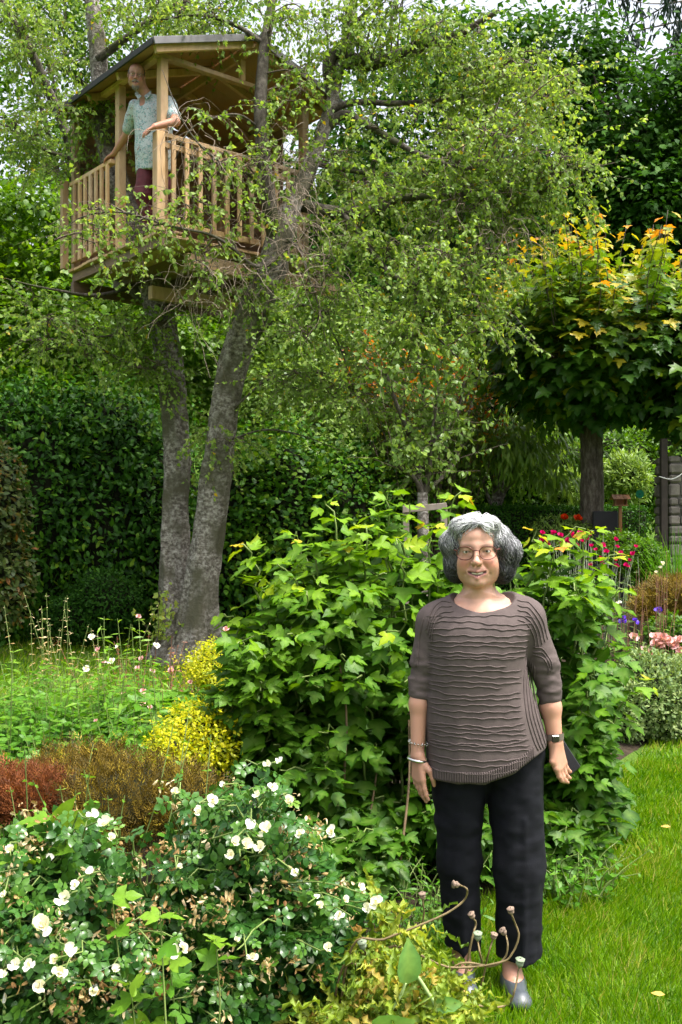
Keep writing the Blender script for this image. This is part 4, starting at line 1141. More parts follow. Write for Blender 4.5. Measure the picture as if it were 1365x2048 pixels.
# ------------------------------------------------------------------ the big guelder bush behind the woman
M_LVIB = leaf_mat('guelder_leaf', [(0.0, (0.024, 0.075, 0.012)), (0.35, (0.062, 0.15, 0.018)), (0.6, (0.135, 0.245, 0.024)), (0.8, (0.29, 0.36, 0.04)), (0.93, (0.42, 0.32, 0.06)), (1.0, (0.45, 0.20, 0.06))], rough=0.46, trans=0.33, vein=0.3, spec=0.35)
M_STEMG = plain_mat('green_stem', (0.15, 0.21, 0.05), 0.6, noise=(10, 0.3))
M_CANE = plain_mat('brown_cane', (0.13, 0.085, 0.04), 0.75, noise=(12, 0.4))
rv = np.random.default_rng(101)
vib = thing('guelder_bush', (0.4, 4.7, 0.0), 'large bush of bright green lobed leaves directly behind the standing woman', 'bush')
VB = [(690, 1390, 4.65, 235, 300, 0.70, 60), (650, 1590, 4.45, 165, 180, 0.50, 24), (900, 1390, 4.75, 170, 290, 0.70, 34), (1105, 1370, 4.9, 140, 260, 0.60, 40), (1150, 1560, 4.75, 80, 170, 0.40, 24), (900, 1650, 4.5, 200, 170, 0.40, 34), (1100, 1690, 4.5, 55, 90, 0.25, 20), (680, 1700, 4.2, 150, 90, 0.3, 30), (530, 1400, 4.45, 95, 170, 0.35, 22)]
allP, LV = [], []
for (px, py, Y, rx, ry, rd, n) in VB:
    c, r = px_blob(px, py, Y, rx, ry, rd)
    d = rand_dirs(n, rv); d[:, 2] = np.where(d[:, 2] < -0.25, -d[:, 2], d[:, 2]); d[:, 1] -= 0.25; d = nrm(d)
    E = c + d * r * rv.uniform(0.86, 1.04, n)[:, None]; E[:, 2] = np.maximum(E[:, 2], 0.10)
    P = shoots(rv, (c[0], c[1] + 0.1), (0.25, 0.2), E, arch=0.8)
    allP.append(P)
    hi = np.clip((E[:, 2] - 0.5) / 0.9, 0, 1)  # low shoots get darker leaf tints: painted-in shade as well as older leaves
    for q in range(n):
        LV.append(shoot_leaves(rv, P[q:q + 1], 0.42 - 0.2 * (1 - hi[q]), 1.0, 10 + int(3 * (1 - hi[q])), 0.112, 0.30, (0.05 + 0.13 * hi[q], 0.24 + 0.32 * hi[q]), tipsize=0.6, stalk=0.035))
TOPS = [(650, 1015, 4.5), (612, 1080, 4.4), (690, 1085, 4.45), (780, 990, 4.6), (745, 1020, 4.55), (822, 1012, 4.6), (925, 985, 4.9), (480, 1090, 4.4), (1160, 1055, 4.75), (1190, 1062, 4.8), (1070, 1070, 4.8), (735, 1060, 4.4), (860, 1050, 4.6), (560, 1130, 4.35), (520, 1160, 4.4), (800, 1075, 4.35), (1115, 1090, 4.7), (1240, 1110, 4.9), (1310, 1365, 4.6), (455, 1230, 4.4), (1255, 1180, 4.8), (940, 1030, 5.1), (585, 1060, 4.6)]
E = np.array([at(*t) for t in TOPS])
cb = np.array([at(px * 0.8 + 0.2 * 850, 1400, Y) for px, py, Y in TOPS])
for e, b in zip(E, cb):
    P = shoots(rv, (b[0], b[1] + 0.1), (0.08, 0.08), [e], arch=0.5)
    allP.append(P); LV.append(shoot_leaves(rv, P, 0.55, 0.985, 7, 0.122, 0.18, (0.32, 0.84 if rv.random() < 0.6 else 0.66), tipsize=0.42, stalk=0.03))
allP = np.concatenate(allP)
mb = MB(); tubes(mb, allP, 0.0085, 0.003, 4)
mb.build('stems', M_STEMG, vib, kind='stuff')
mb = MB()
for (a, b_) in (((800, 1730, 4.05), (818, 1440, 4.3)), ((688, 1560, 4.2), (680, 1330, 4.3)), ((700, 1790, 4.1), (760, 1500, 4.4))):
    tube(mb, resample([at(*a), (at(*a) + at(*b_)) / 2 + 0.02, at(*b_)], 10), np.linspace(0.0065, 0.004, 10), 7)
mb.build('canes', M_CANE, vib, kind='stuff')
P, D, N, S, T = (np.concatenate(x) for x in zip(*LV))
P[:, 2] = np.maximum(P[:, 2], 0.05)
keep = ~((np.abs(P[:, 0] - 0.52) < 0.36) & (P[:, 1] < 3.78) & (P[:, 2] < 1.7))
P, D, N, S, T = P[keep], D[keep], N[keep], S[keep], T[keep]
inview = (np.abs(P[:, 0] / P[:, 1]) < 0.343)
score = P[:, 1] - 0.5 * np.clip(P[:, 2], 0, 1.6) + np.where(inview, 0, 50)
order = np.argsort(score)
pick, rest = order[:300], order[300:]
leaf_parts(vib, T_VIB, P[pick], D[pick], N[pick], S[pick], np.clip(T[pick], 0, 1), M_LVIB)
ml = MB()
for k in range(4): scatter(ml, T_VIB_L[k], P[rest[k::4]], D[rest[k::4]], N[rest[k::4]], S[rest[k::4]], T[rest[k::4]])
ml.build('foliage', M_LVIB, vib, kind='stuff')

# ------------------------------------------------------------------ roses
def compound(tm, n_pairs=2, ls=0.40):
    V, F, ve, k = [], [], [], 0
    tv, tf, tve = tm
    def put(o, ang, s):
        nonlocal k
        ca, sa = math.cos(ang), math.sin(ang)
        W = tv * s
        V.append(np.column_stack([W[:, 0] * ca + W[:, 1] * sa + o[0], -W[:, 0] * sa + W[:, 1] * ca + o[1], W[:, 2] - 0.1 * o[1] ** 2]))
        F.append(tf + k); ve.append(tve); k += len(tv)
    put((0, 0.62), 0, ls)
    for q in range(n_pairs):
        y = 0.58 - 0.27 * q
        put((0.02, y), 1.15, ls * (0.95 - 0.12 * q)); put((-0.02, y), -1.15, ls * (0.95 - 0.12 * q))
    V.append(np.array([(-0.008, 0, 0), (0.008, 0, 0), (0.008, 0.65, -0.04), (-0.008, 0.65, -0.04)])); F.append(np.array([(0, 1, 2), (0, 2, 3)]) + k); ve.append(np.ones(4))
    return np.concatenate(V), np.concatenate(F), np.concatenate(ve)
T_ROSE = compound(strip_leaf(0.33, 0.28, 0.3, 0.68, droop=0.2, twist=0.07))
M_LROSE = leaf_mat('rose_leaf', [(0.0, (0.018, 0.055, 0.016)), (0.5, (0.040, 0.105, 0.026)), (0.85, (0.085, 0.17, 0.034)), (1.0, (0.14, 0.21, 0.035))], rough=0.28, trans=0.18, spec=0.5)
M_PETAL = leaf_mat('white_petal', [(0.0, (0.62, 0.50, 0.28)), (0.35, (0.80, 0.74, 0.58)), (1.0, (0.86, 0.85, 0.80))], rough=0.6, trans=0.35, tcol=0.95)
M_DEAD = leaf_mat('dead_blossom', [(0.0, (0.18, 0.10, 0.045)), (0.45, (0.40, 0.28, 0.13)), (1.0, (0.70, 0.60, 0.40))], rough=0.7, trans=0.25, tcol=0.8)
def petal_shape(cup, w=0.55):
    V, F = [], []
    for i, y in enumerate((0, 0.35, 0.72, 1.0)):
        hw = (0.10, 0.42, 0.52, 0.30)[i] * w / 0.5
        for j, x in enumerate((-1, -0.4, 0.4, 1)):
            V.append((hw * x, y - 0.05 * abs(x) * (i == 3), cup * (y * y * 0.55 + 0.22 * x * x * y) + 0.03 * math.sin(5 * x + 3 * y)))
    for i in range(3):
        for j in range(3):
            a = i * 4 + j
            F += [(a, a + 1, a + 5), (a, a + 5, a + 4)]
    return np.array(V, float), np.array(F), np.zeros(16)
def blossom_mesh(rg, openness, n_out=5, n_in=4, name='blossom'):
    mb = MB()
    for ring, (n, sz, cup, el) in enumerate(((n_out, 1.0, 0.5, openness), (n_in, 0.72, 0.9, openness + 0.45), (3 if n_in > 1 else 0, 0.48, 1.2, openness + 0.8))):
        for i in range(n):
            a = i * 2 * math.pi / n + ring * 0.6 + 0.15 * rg.standard_normal()
            e = el + 0.32 * rg.standard_normal()
            D = np.array([[math.cos(a) * math.cos(e), math.sin(a) * math.cos(e), math.sin(e)]])
            N = np.array([[-math.cos(a) * math.sin(e), -math.sin(a) * math.sin(e), math.cos(e)]])
            scatter(mb, petal_shape(cup, 0.5 + 0.08 * rg.standard_normal()), D * 0.06, D, N, sz * rg.uniform(0.85, 1.1), np.array([1.0 - 0.35 * ring + 0.06 * rg.standard_normal()]))
    return mb.mesh(name, True, M_PETAL)
rr_ = np.random.default_rng(111)
BLO = [blossom_mesh(rr_, o, n, i) for o, n, i in ((0.15, 5, 2), (0.45, 4, 1), (0.65, 5, 3), (0.1, 4, 0), (0.9, 4, 2), (0.3, 3, 1), (0.5, 6, 4))]
def put_blossom(parent, meshes, p, s, face, rg, name='blossom'):
    o = bpy.data.objects.new(name, meshes[int(rg.integers(0, len(meshes)))])
    q = Vector(face).to_track_quat('Z', 'Y') @ Vector((0, 0, 1)).rotation_difference(Vector((0, 0, 1)))
    M = Matrix.Translation(Vector(p) - Vector(parent.location)) @ Vector(face).to_track_quat('Z', 'Y').to_matrix().to_4x4() @ Matrix.Rotation(rg.uniform(0, 6.28), 4, 'Z') @ Matrix.Scale(s, 4)
    o.parent = parent; o.matrix_local = M
    COL.objects.link(o)
    return o
def rose_bush(name, label, blobs, nsh, flowers, seed, ndead, nbud):
    rg = np.random.default_rng(seed)
    c0, r0 = px_blob(*blobs[0])
    t = thing(name, (c0[0], c0[1], 0), label, 'bush')
    stems, LV = [], []
    tops = []
    for b, n in zip(blobs, nsh):
        c, r = px_blob(*b)
        d = rand_dirs(n, rg); d[:, 2] = np.where(d[:, 2] < -0.5, -d[:, 2], d[:, 2]); d[:, 1] -= 0.35; d = nrm(d)
        E = c + d * r * rg.uniform(0.75, 1.05, n)[:, None]; E[:, 2] = np.maximum(E[:, 2], 0.05)
        P = shoots(rg, (c[0], c[1] + 0.1), (0.22, 0.12), E, arch=0.8)
        stems.append(P); tops.append(E)
        LV.append(shoot_leaves(rg, P, 0.35, 0.97, 8, 0.105, 0.12, (0.30, 0.62), jit=0.7, tipsize=0.75, stalk=0.0))
    FE = np.array([at(px, py, Y) for px, py, Y, s in flowers])
    P = shoots(rg, (c0[0], c0[1] + 0.1), (0.3, 0.12), FE, arch=0.7)
    stems.append(P); LV.append(shoot_leaves(rg, P, 0.45, 0.9, 5, 0.095, 0.12, (0.3, 0.7), jit=0.7, stalk=0.0))
    mb = MB(); tubes(mb, np.concatenate(stems), 0.005, 0.0018, 5); mb.build('stems', M_STEMG, t, kind='stuff')
    A = [np.concatenate(x) for x in zip(*LV)]
    A[0][:, 2] = np.maximum(A[0][:, 2], 0.06)
    od = np.argsort(A[0][:, 1] + np.where(np.abs(A[0][:, 0] / A[0][:, 1]) < 0.34, 0, 9) + np.where(A[0][:, 2] > 0.16, 0, 5))
    pk = A[0][od[:300]], A[1][od[:300]], A[2][od[:300]], A[3][od[:300]], np.clip(A[4][od[:300]], 0, 1)
    leaf_parts(t, [T_ROSE], *pk, M_LROSE)
    ml = MB(); scatter(ml, T_ROSE, *(x[od[300:]] for x in A)); ml.build('foliage', M_LROSE, t, kind='stuff')
    for (px, py, Y, s), p in zip(flowers, FE):
        put_blossom(t, BLO, p, s * 0.0195, (rg.uniform(-0.5, 0.5), -0.75 + rg.uniform(-0.3, 0.3), 0.75), rg)
    tops = np.concatenate(tops)
    md, mbud = MB(), MB()
    cl = tops[rg.integers(0, len(tops), ndead)] + 0.03 * rg.standard_normal((ndead, 3)) + np.array((0, -0.03, 0.03))
    k = 11
    Q = (cl[:, None, :] + 0.016 * rg.standard_normal((ndead, k, 3))).reshape(-1, 3)
    tint = np.repeat(rg.uniform(0.1, 0.95, ndead), k) + 0.15 * rg.standard_normal(ndead * k)
    scatter(md, petal_shape(1.6, 0.35), Q, rand_dirs(len(Q), rg), rand_dirs(len(Q), rg), 0.0115 * rg.uniform(0.6, 1.3, len(Q)), tint)
    # loose petals caught on the leaves
    LPp = A[0][rg.integers(0, len(A[0]), 80)] + np.array((0, -0.01, 0.01))
    md.build('dead_blossoms', M_DEAD, t, kind='stuff')
    mp = MB(); scatter(mp, petal_shape(0.7, 0.5), LPp, rand_dirs(80, rg), rand_dirs(80, rg) + np.array((0, -0.8, 0.8)), 0.021 * rg.uniform(0.7, 1.2, 80), 0.85 + 0.1 * rg.standard_normal(80)); mp.build('loose_petals', M_PETAL, t, kind='stuff')
    bt = tops[rg.integers(0, len(tops), nbud)] + 0.035 * rg.standard_normal((nbud, 3))
    U = mound_core(np.zeros(3), np.array((0.45, 0.45, 0.7)), 1, 6, 5, 0)
    for p in bt:
        mbud.add(p + U[0] * 0.009, U[1], 0.9)
    mbud.build('buds', M_STEMG, t, kind='stuff')
    return t
FL_R = [(495, 1692, 2.50, 1.1), (522, 1697, 2.49, 1.0), (532, 1660, 2.52, 1.15), (500, 1650, 2.55, 0.9), (576, 1602, 2.55, 0.9), (460, 1712, 2.49, 0.9), (470, 1685, 2.5, 0.9), (720, 1775, 2.62, 0.75), (752, 1806, 2.60, 1.0), (735, 1820, 2.6, 0.9), (680, 1832, 2.6, 0.7), (600, 1668, 2.6, 0.7), (665, 1663, 2.62, 0.85), (640, 1812, 2.58, 0.7), (655, 1897, 2.5, 0.85), (505, 1915, 2.42, 0.7), (352, 1585, 2.62, 0.75), (425, 1602, 2.6, 0.85), (395, 1622, 2.58, 0.7), (536, 1530, 2.75, 0.75), (560, 1522, 2.76, 0.7), (515, 1590, 2.65, 0.7), (475, 1880, 2.42, 0.5), (545, 1575, 2.62, 0.7), (448, 1570, 2.7, 0.6), (590, 1745, 2.5, 0.55), (360, 1735, 2.5, 0.55), (690, 1800, 2.58, 0.7)]
FL_L = [(128, 1800, 2.36, 1.2), (88, 1852, 2.34, 1.35), (136, 1905, 2.32, 1.1), (78, 1975, 2.30, 1.1), (30, 1930, 2.32, 0.95), (186, 1630, 2.55, 0.8), (212, 1648, 2.54, 1.05), (222, 1676, 2.5, 0.75), (348, 1903, 2.38, 0.9), (366, 1897, 2.38, 0.7), (120, 1945, 2.3, 0.9), (110, 1920, 2.32, 0.8), (8, 1950, 2.3, 0.7), (188, 1985, 2.3, 0.8), (20, 1700, 2.45, 0.8), (230, 1940, 2.32, 0.7), (60, 1930, 2.3, 0.8), (10, 1790, 2.38, 0.6), (150, 1770, 2.4, 0.6)]
rose_bush('rose_bush', 'white rose bush with full blossoms reaching up to the guelder bush', [(470, 1800, 2.98, 200, 210, 0.42), (600, 1860, 2.95, 110, 160, 0.32), (380, 1960, 2.75, 170, 140, 0.32)], (95, 40, 50), FL_R, 121, 140, 50)
rose_bush('rose_bush', 'white rose bush with big cream blossoms below the rusty conifer, many faded heads', [(110, 1880, 2.78, 190, 220, 0.42), (-60, 1900, 2.75, 120, 210, 0.35), (240, 1960, 2.7, 130, 140, 0.3)], (95, 34, 40), FL_L, 122, 170, 90)

# ------------------------------------------------------------------ conifers, yellow shrub, mounds
def sprig(n=5):
    """flat spray of narrow scale-leaf twigs"""
    V, F, k = [], [], 0
    for i in range(n):
        y = i / n * 0.75; side = (-1) ** i; ang = side * (0.75 - 0.4 * i / n) if i < n - 1 else 0
        ca, sa = math.cos(ang), math.sin(ang); s = 0.44 - 0.15 * i / n
        W = np.array([(0, 0, 0), (0.10, 0.5, 0.04), (0, 1, 0), (-0.10, 0.5, 0.04)]) * s
        V.append(np.column_stack([W[:, 0] * ca + W[:, 1] * sa, -W[:, 0] * sa + W[:, 1] * ca + y, W[:, 2] - 0.12 * y * y])); F.append(np.array([(0, 1, 2), (0, 2, 3)]) + k); k += 4
    V = np.concatenate(V)
    return V, np.concatenate(F), np.zeros(len(V))
T_SPRIG = sprig()
M_GOLD = leaf_mat('golden_conifer', [(0.0, (0.035, 0.03, 0.010)), (0.4, (0.10, 0.072, 0.018)), (0.75, (0.19, 0.13, 0.028)), (1.0, (0.31, 0.24, 0.05))], rough=0.6, trans=0.15)
M_RUST = leaf_mat('rust_conifer', [(0.0, (0.05, 0.022, 0.012)), (0.5, (0.15, 0.055, 0.026)), (1.0, (0.28, 0.11, 0.045))], rough=0.6, trans=0.15)
M_YEL = leaf_mat('yellow_leaf', [(0.0, (0.14, 0.20, 0.02)), (0.5, (0.36, 0.38, 0.035)), (1.0, (0.58, 0.53, 0.07))], rough=0.5, trans=0.35)
M_SAGE = leaf_mat('sage_leaf', [(0.0, (0.05, 0.10, 0.035)), (0.5, (0.14, 0.21, 0.075)), (1.0, (0.27, 0.33, 0.14))], rough=0.55, trans=0.25)
M_HERB = leaf_mat('herb_leaf', [(0.0, (0.04, 0.12, 0.020)), (0.5, (0.095, 0.215, 0.034)), (1.0, (0.20, 0.32, 0.055))], rough=0.45, trans=0.38)
dense_shrub('golden_conifer', 'olive and gold dwarf conifer behind the white roses', [(250, 1600, 3.75, 120, 75, 0.35), (370, 1600, 3.7, 70, 55, 0.25), (150, 1560, 4.0, 90, 60, 0.3), (210, 1545, 3.9, 50, 50, 0.2)], 131, 12000, 0.046, M_GOLD, T_SPRIG, tb=0.45, tv=0.33, core=0.72, upr=1.2, spread=0.16, cat='conifer', rough=0.30)
dense_shrub('rusty_conifer', 'rust-red dwarf conifer behind the white roses', [(75, 1590, 3.65, 60, 45, 0.2), (10, 1590, 3.7, 50, 45, 0.2)], 132, 5500, 0.042, M_RUST, T_SPRIG, tb=0.5, core=0.7, upr=1.2, spread=0.16, cat='conifer', rough=0.30)
dense_shrub('golden_conifer', 'spreading amber conifer in the border below the ornamental grass', [(1345, 1195, 9.0, 60, 36, 0.35), (1410, 1190, 9.1, 60, 40, 0.35), (1290, 1215, 8.9, 25, 20, 0.15)], 133, 7000, 0.095, M_GOLD, T_SPRIG, tb=0.62, core=0.7, upr=0.7, cat='conifer')
dense_shrub('yellow_shrub', 'bright yellow small-leaved shrub between the wild flowers and the guelder bush', [(410, 1480, 4.4, 95, 75, 0.3), (500, 1390, 5.3, 60, 70, 0.3), (345, 1505, 4.2, 45, 45, 0.2), (450, 1330, 6.0, 70, 45, 0.3)], 134, 17000, 0.021, M_YEL, T_OVAL, tb=0.5, tv=0.28, core=0.7, rough=0.32, spread=0.16)
dense_shrub('sage_mound', 'clipped grey-green mound at the edge of the lawn', [(1290, 1395, 7.35, 85, 95, 0.38), (1370, 1400, 7.45, 90, 90, 0.4), (1240, 1420, 7.2, 50, 70, 0.28)], 135, 15000, 0.034, M_SAGE, T_OVAL, tb=0.6, core=0.86, upr=0.8, spread=0.03)
dense_shrub('low_shrub', 'low rounded green shrub beside the ornamental grass', [(1285, 1120, 10.0, 45, 40, 0.3), (1240, 1100, 10.4, 50, 36, 0.3)], 136, 3500, 0.04, M_LMID, T_OVAL, tb=0.45)
dense_shrub('low_shrub', 'dark low shrub in the border above the pink roses', [(1345, 1265, 8.4, 50, 32, 0.25)], 137, 1700, 0.045, M_LMID, T_OVAL, tb=0.35)
dense_shrub('dahlia_bush', 'yellow-green leafy plant with two red flower heads in front of the clipped hedge', [(1115, 1058, 12.0, 50, 26, 0.3), (1150, 1062, 12.0, 40, 24, 0.3)], 138, 1500, 0.07, M_LLIGHT, T_LONG, tb=0.7)
dh = bpy.data.objects['dahlia_bush']
M_RED = leaf_mat('red_petal', [(0, (0.45, 0.02, 0.01)), (1, (0.70, 0.06, 0.02))], trans=0.3, tcol=0.8)
M_MAG = leaf_mat('magenta_petal', [(0, (0.38, 0.01, 0.09)), (1, (0.62, 0.03, 0.17))], trans=0.3, tcol=0.8)
M_PINK = leaf_mat('pink_petal', [(0, (0.62, 0.25, 0.30)), (1, (0.78, 0.52, 0.52))], trans=0.3, tcol=0.8)
M_BLUE = leaf_mat('violet_petal', [(0, (0.06, 0.03, 0.35)), (1, (0.16, 0.09, 0.55))], trans=0.3, tcol=0.8)
def tinted_blossoms(mat, seed):
    out = []
    rg = np.random.default_rng(seed)
    for o in (0.2, 0.5):
        m_ = blossom_mesh(rg, o, 6, 4); m_.materials.clear(); m_.materials.append(mat); out.append(m_)
    return out
B_RED, B_MAG, B_PINK, B_BLUE = (tinted_blossoms(m_, i) for i, m_ in enumerate((M_RED, M_MAG, M_PINK, M_BLUE)))
for px in (1129, 1156):
    put_blossom(dh, B_RED, at(px, 1038, 11.75), 0.055, (0, -0.8, 0.6), rr_)

def flower_clump(name, label, heads, meshes, size, base_Y, seed, stem_mat, leafmat=None, nleaf=40, leafsize=0.08, tmpl=T_LONG, spread=0.5, blank=0, group=None, cat='flowers'):
    """stems rising from a clump, each with a flower head; heads: (column, row, distance)"""
    rg = np.random.default_rng(seed)
    E = np.array([at(*h) for h in heads])
    c = E.mean(0); base = np.array((c[0], c[1], float(ground_h(c[0], c[1]))))
    t = thing(name, base, label, cat, group)
    ends = E
    if blank:
        ends = np.concatenate([E, E[rg.integers(0, len(E), blank)] + rg.standard_normal((blank, 3)) * np.array((0.15, 0.12, 0.06)) - np.array((0, 0, 0.05))])
    st = []
    for e in ends:
        s = np.array((base[0] + (e[0] - base[0]) * spread, base[1] + (e[1] - base[1]) * spread, 0)); s[2] = float(ground_h(s[0], s[1]))
        P = resample([s, (s + e) / 2 + 0.03 * rg.standard_normal(3), e], 12); st.append(P)
    st = np.array(st)
    mb = MB(); tubes(mb, st, 0.004, 0.0018, 4); mb.build('stems', stem_mat, t, kind='stuff')
    if leafmat is not None:
        A = shoot_leaves(rg, st, 0.08, 0.85, max(2, nleaf // 8), leafsize, 0.1, (0.4, 0.6), jit=0.4, tipsize=0.5, stalk=0.0)
        ml = MB(); scatter(ml, tmpl, *A); ml.build('foliage', leafmat, t, kind='stuff')
    for e in E:
        put_blossom(t, meshes, e, size * rg.uniform(0.8, 1.2), (rg.uniform(-0.4, 0.4), -0.6, 0.8), rg, 'flower_head')
    return t
M_STEMR = plain_mat('red_stem', (0.20, 0.09, 0.05), 0.7, noise=(10, 0.3))
M_STEMS = plain_mat('silver_stem', (0.30, 0.34, 0.24), 0.7, noise=(10, 0.3))
rq = np.random.default_rng(141)
heads = [(rq.uniform(1085, 1180), rq.uniform(1062, 1092), 9.6) for _ in range(26)] + [(rq.uniform(1180, 1275), rq.uniform(1080, 1140), 9.4) for _ in range(20)]
flower_clump('campion_clump', 'tall campions with magenta flowers on silvery stems behind the guelder bush', heads, B_MAG, 0.026, 9.5, 142, M_STEMS, M_SAGE, 40, 0.09, T_LONG, 0.8, blank=30)
heads = [(rq.uniform(1255, 1335), rq.uniform(1275, 1305), 8.1) for _ in range(5)] + [(rq.uniform(1290, 1375), rq.uniform(1275, 1340), 8.0) for _ in range(14)]
flower_clump('pink_roses', 'cluster of pale pink roses beyond the grey-green mound', heads, B_PINK, 0.045, 8.0, 143, M_STEMG, M_HERB, 48, 0.09, T_OVAL, 0.8, blank=12)
flower_clump('pink_roses', 'few coral pink blooms showing over the guelder bush beside the campions', [(1172, 1192, 8.6), (1162, 1196, 8.6), (1150, 1190, 8.6), (1180, 1188, 8.6)], B_PINK, 0.04, 8.6, 144, M_STEMG, M_HERB, 40, 0.08, T_OVAL, 0.7, blank=8)
flower_clump('violet_flowers', 'violet blue flowers with upright leaves above the grey-green mound', [(1245, 1237, 8.0), (1271, 1243, 8.0), (1318, 1223, 8.2), (1247, 1243, 8.0)], B_BLUE, 0.035, 8.0, 145, M_STEMG, M_HERB, 32, 0.14, T_LONG, 0.9, blank=8)
heads = [(1320, 1136, 8.2), (1312, 1146, 8.2), (1325, 1128, 8.2), (1235, 1208, 7.9), (1228, 1212, 7.9), (1240, 1205, 7.9)]
flower_clump('gaura_clump', 'loose tan stems with white butterfly flowers in front of the amber conifer', heads, BLO, 0.020, 8.1, 146, M_STEMR, M_LLIGHT, 40, 0.05, T_LONG, 0.85, blank=24)
# ornamental grass
def grass_clump(name, label, c, n, ln, wd, seed, mat, tb):
    rg = np.random.default_rng(seed)
    c = np.array((c[0], c[1], float(ground_h(c[0], c[1]))))
    a = rg.uniform(0, 6.28, n); sp = rg.uniform(0.1, 0.75, n); L_ = ln * rg.uniform(0.7, 1.1, n)
    u = np.linspace(0, 1, 9)
    out = np.stack([np.cos(a), np.sin(a), 0 * a], 1)
    Pm = c + 0.06 * rg.standard_normal((n, 1, 3)) * np.array((1, 1, 0)) + out[:, None, :] * (sp * L_)[:, None, None] * (u ** 1.7)[None, :, None] + HZ * (L_[:, None] * (u - 0.28 * sp[:, None] * u ** 3))[..., None]
    side = np.stack([-np.sin(a), np.cos(a), 0 * a], 1)
    wv = wd * (1 - u ** 2) + 0.0006
    V = np.stack([Pm - side[:, None, :] * wv[None, :, None], Pm + side[:, None, :] * wv[None, :, None]], 2).reshape(-1, 3)
    b = (np.arange(n) * 18)[:, None]; i = (np.arange(8) * 2)[None, :]
    F = np.stack([b + i, b + i + 1, b + i + 3, b + i + 2], -1).reshape(-1, 4)
    t = thing(name, c, label, 'grass')
    MB().add(V, F, np.repeat(np.clip(tb + 0.15 * rg.standard_normal(n), 0, 1), 18)).build('blades', mat, t, kind='stuff')
grass_clump('ornamental_grass', 'arching clump of long green grass below the stone pillar', at(1350, 1200, 9.6), 260, 1.15, 0.006, 151, M_HERB, 0.35)

# ------------------------------------------------------------------ wild border on the left
def leafy_clump(name, label, cx, cy, nst, h, spread, seed, tmpl, size, mat, tint, stemmat, k=9, f0=0.12, heads=None, hs=0.02, group=None, lean=0.25, tipsize=0.5, cat='plant', droop=0.05):
    rg = np.random.default_rng(seed)
    g = float(ground_h(cx, cy))
    t = thing(name, (cx, cy, g), label, cat, group)
    st = []
    for q in range(nst):
        a = rg.uniform(0, 6.28); rho = spread * math.sqrt(rg.random())
        s = np.array((cx + rho * math.cos(a), cy + rho * math.sin(a), g + 0.02))
        hh = h * rg.uniform(0.7, 1.15)
        e = s + np.array((lean * hh * math.cos(a) * rg.random() + 0.06 * rg.standard_normal(), lean * hh * math.sin(a) * rg.random(), hh))
        st.append(resample([s, (s + e) / 2 + 0.03 * rg.standard_normal(3), e], 12))
    st = np.array(st)
    mb = MB(); tubes(mb, st, 0.004, 0.0015, 4); mb.build('stems', stemmat, t, kind='stuff')
    A = shoot_leaves(rg, st, f0, 0.98, k, size, droop, tint, jit=0.45, tipsize=tipsize, stalk=0.0)
    ml = MB()
    if isinstance(tmpl, list):
        for q in range(len(tmpl)): scatter(ml, tmpl[q], *(x[q::len(tmpl)] for x in A))
    else: scatter(ml, tmpl, *A)
    ml.build('foliage', mat, t, kind='stuff')
    if heads:
        for q in rg.choice(nst, min(nst, heads[1]), replace=False):
            put_blossom(t, heads[0], st[q, -1], hs * rg.uniform(0.8, 1.2), (rg.uniform(-0.5, 0.5), -0.6, 0.6), rg, 'flower_head')
    return t
wl = np.random.default_rng(161)
k_ = 0
WB = [(40, 5.2, 34, 0.64, 0.30, 'before the rusty conifer'), (130, 5.6, 36, 0.68, 0.30, 'behind the gold conifer'), (215, 5.9, 36, 0.72, 0.30, 'left of the lobed leaves'), (60, 6.3, 34, 0.66, 0.34, 'by the tan grass stems'), (380, 6.6, 34, 0.74, 0.28, 'in front of the birch foot'), (300, 5.2, 30, 0.60, 0.26, 'among the lobed leaves'), (20, 4.5, 30, 0.52, 0.26, 'touching the rusty conifer'), (120, 4.7, 30, 0.50, 0.26, 'touching the gold conifer'), (420, 6.0, 30, 0.58, 0.24, 'beside the yellow shrub'), (230, 4.9, 30, 0.54, 0.24, 'between gold conifer and lobed leaves'),
      (-20, 5.8, 34, 0.70, 0.32, 'at the far end of the border'), (160, 6.6, 34, 0.56, 0.34, 'along the lawn edge'), (270, 6.4, 34, 0.74, 0.30, 'near the red stems'), (90, 7.2, 30, 0.42, 0.34, 'farthest out on the lawn'), (330, 7.4, 30, 0.46, 0.30, 'just before the red-stemmed flowers'), (470, 7.2, 30, 0.55, 0.25, 'between birch foot and guelder bush')]
for (px, Y, nst, h, sp, where) in WB:
    x = (px - CX) / FPX * Y
    h = h * (0.62 if Y > 6.1 else 0.92)
    nar = k_ % 3
    leafy_clump('border_plant', ('upright green stems with narrow leaves ' if nar else 'bushy stems with small oval leaves and pink flowers ') + where, x, Y, int(nst * 1.3), h, sp, 170 + k_, T_LONG if nar else T_OVAL, 0.14 if nar else 0.085, M_HERB, (0.12 + 0.11 * (k_ % 4), 0.5 + 0.12 * (k_ % 3)), M_STEMG, k=11, group='green leafy clumps in the wild border', heads=None if nar else (B_PINK, 3), hs=0.014)
    k_ += 1
for (px, Y, nst, h, where) in ((310, 5.0, 30, 0.42, 'nearest the tall dark stems'), (350, 5.5, 34, 0.52, 'beside the yellow shrub'), (250, 5.4, 26, 0.5, 'between narrow-leaved stems')):
    x = (px - CX) / FPX * Y
    leafy_clump('anemone_clump', 'clump of broad lobed pale green leaves ' + where, x, Y, nst, h, 0.26, 190 + k_, T_VIB, 0.10, M_HERB, (0.35, 0.55), M_STEMG, k=3, f0=0.6, group='broad-leaved clumps in the wild border', tipsize=0.9, droop=0.2)
    k_ += 1
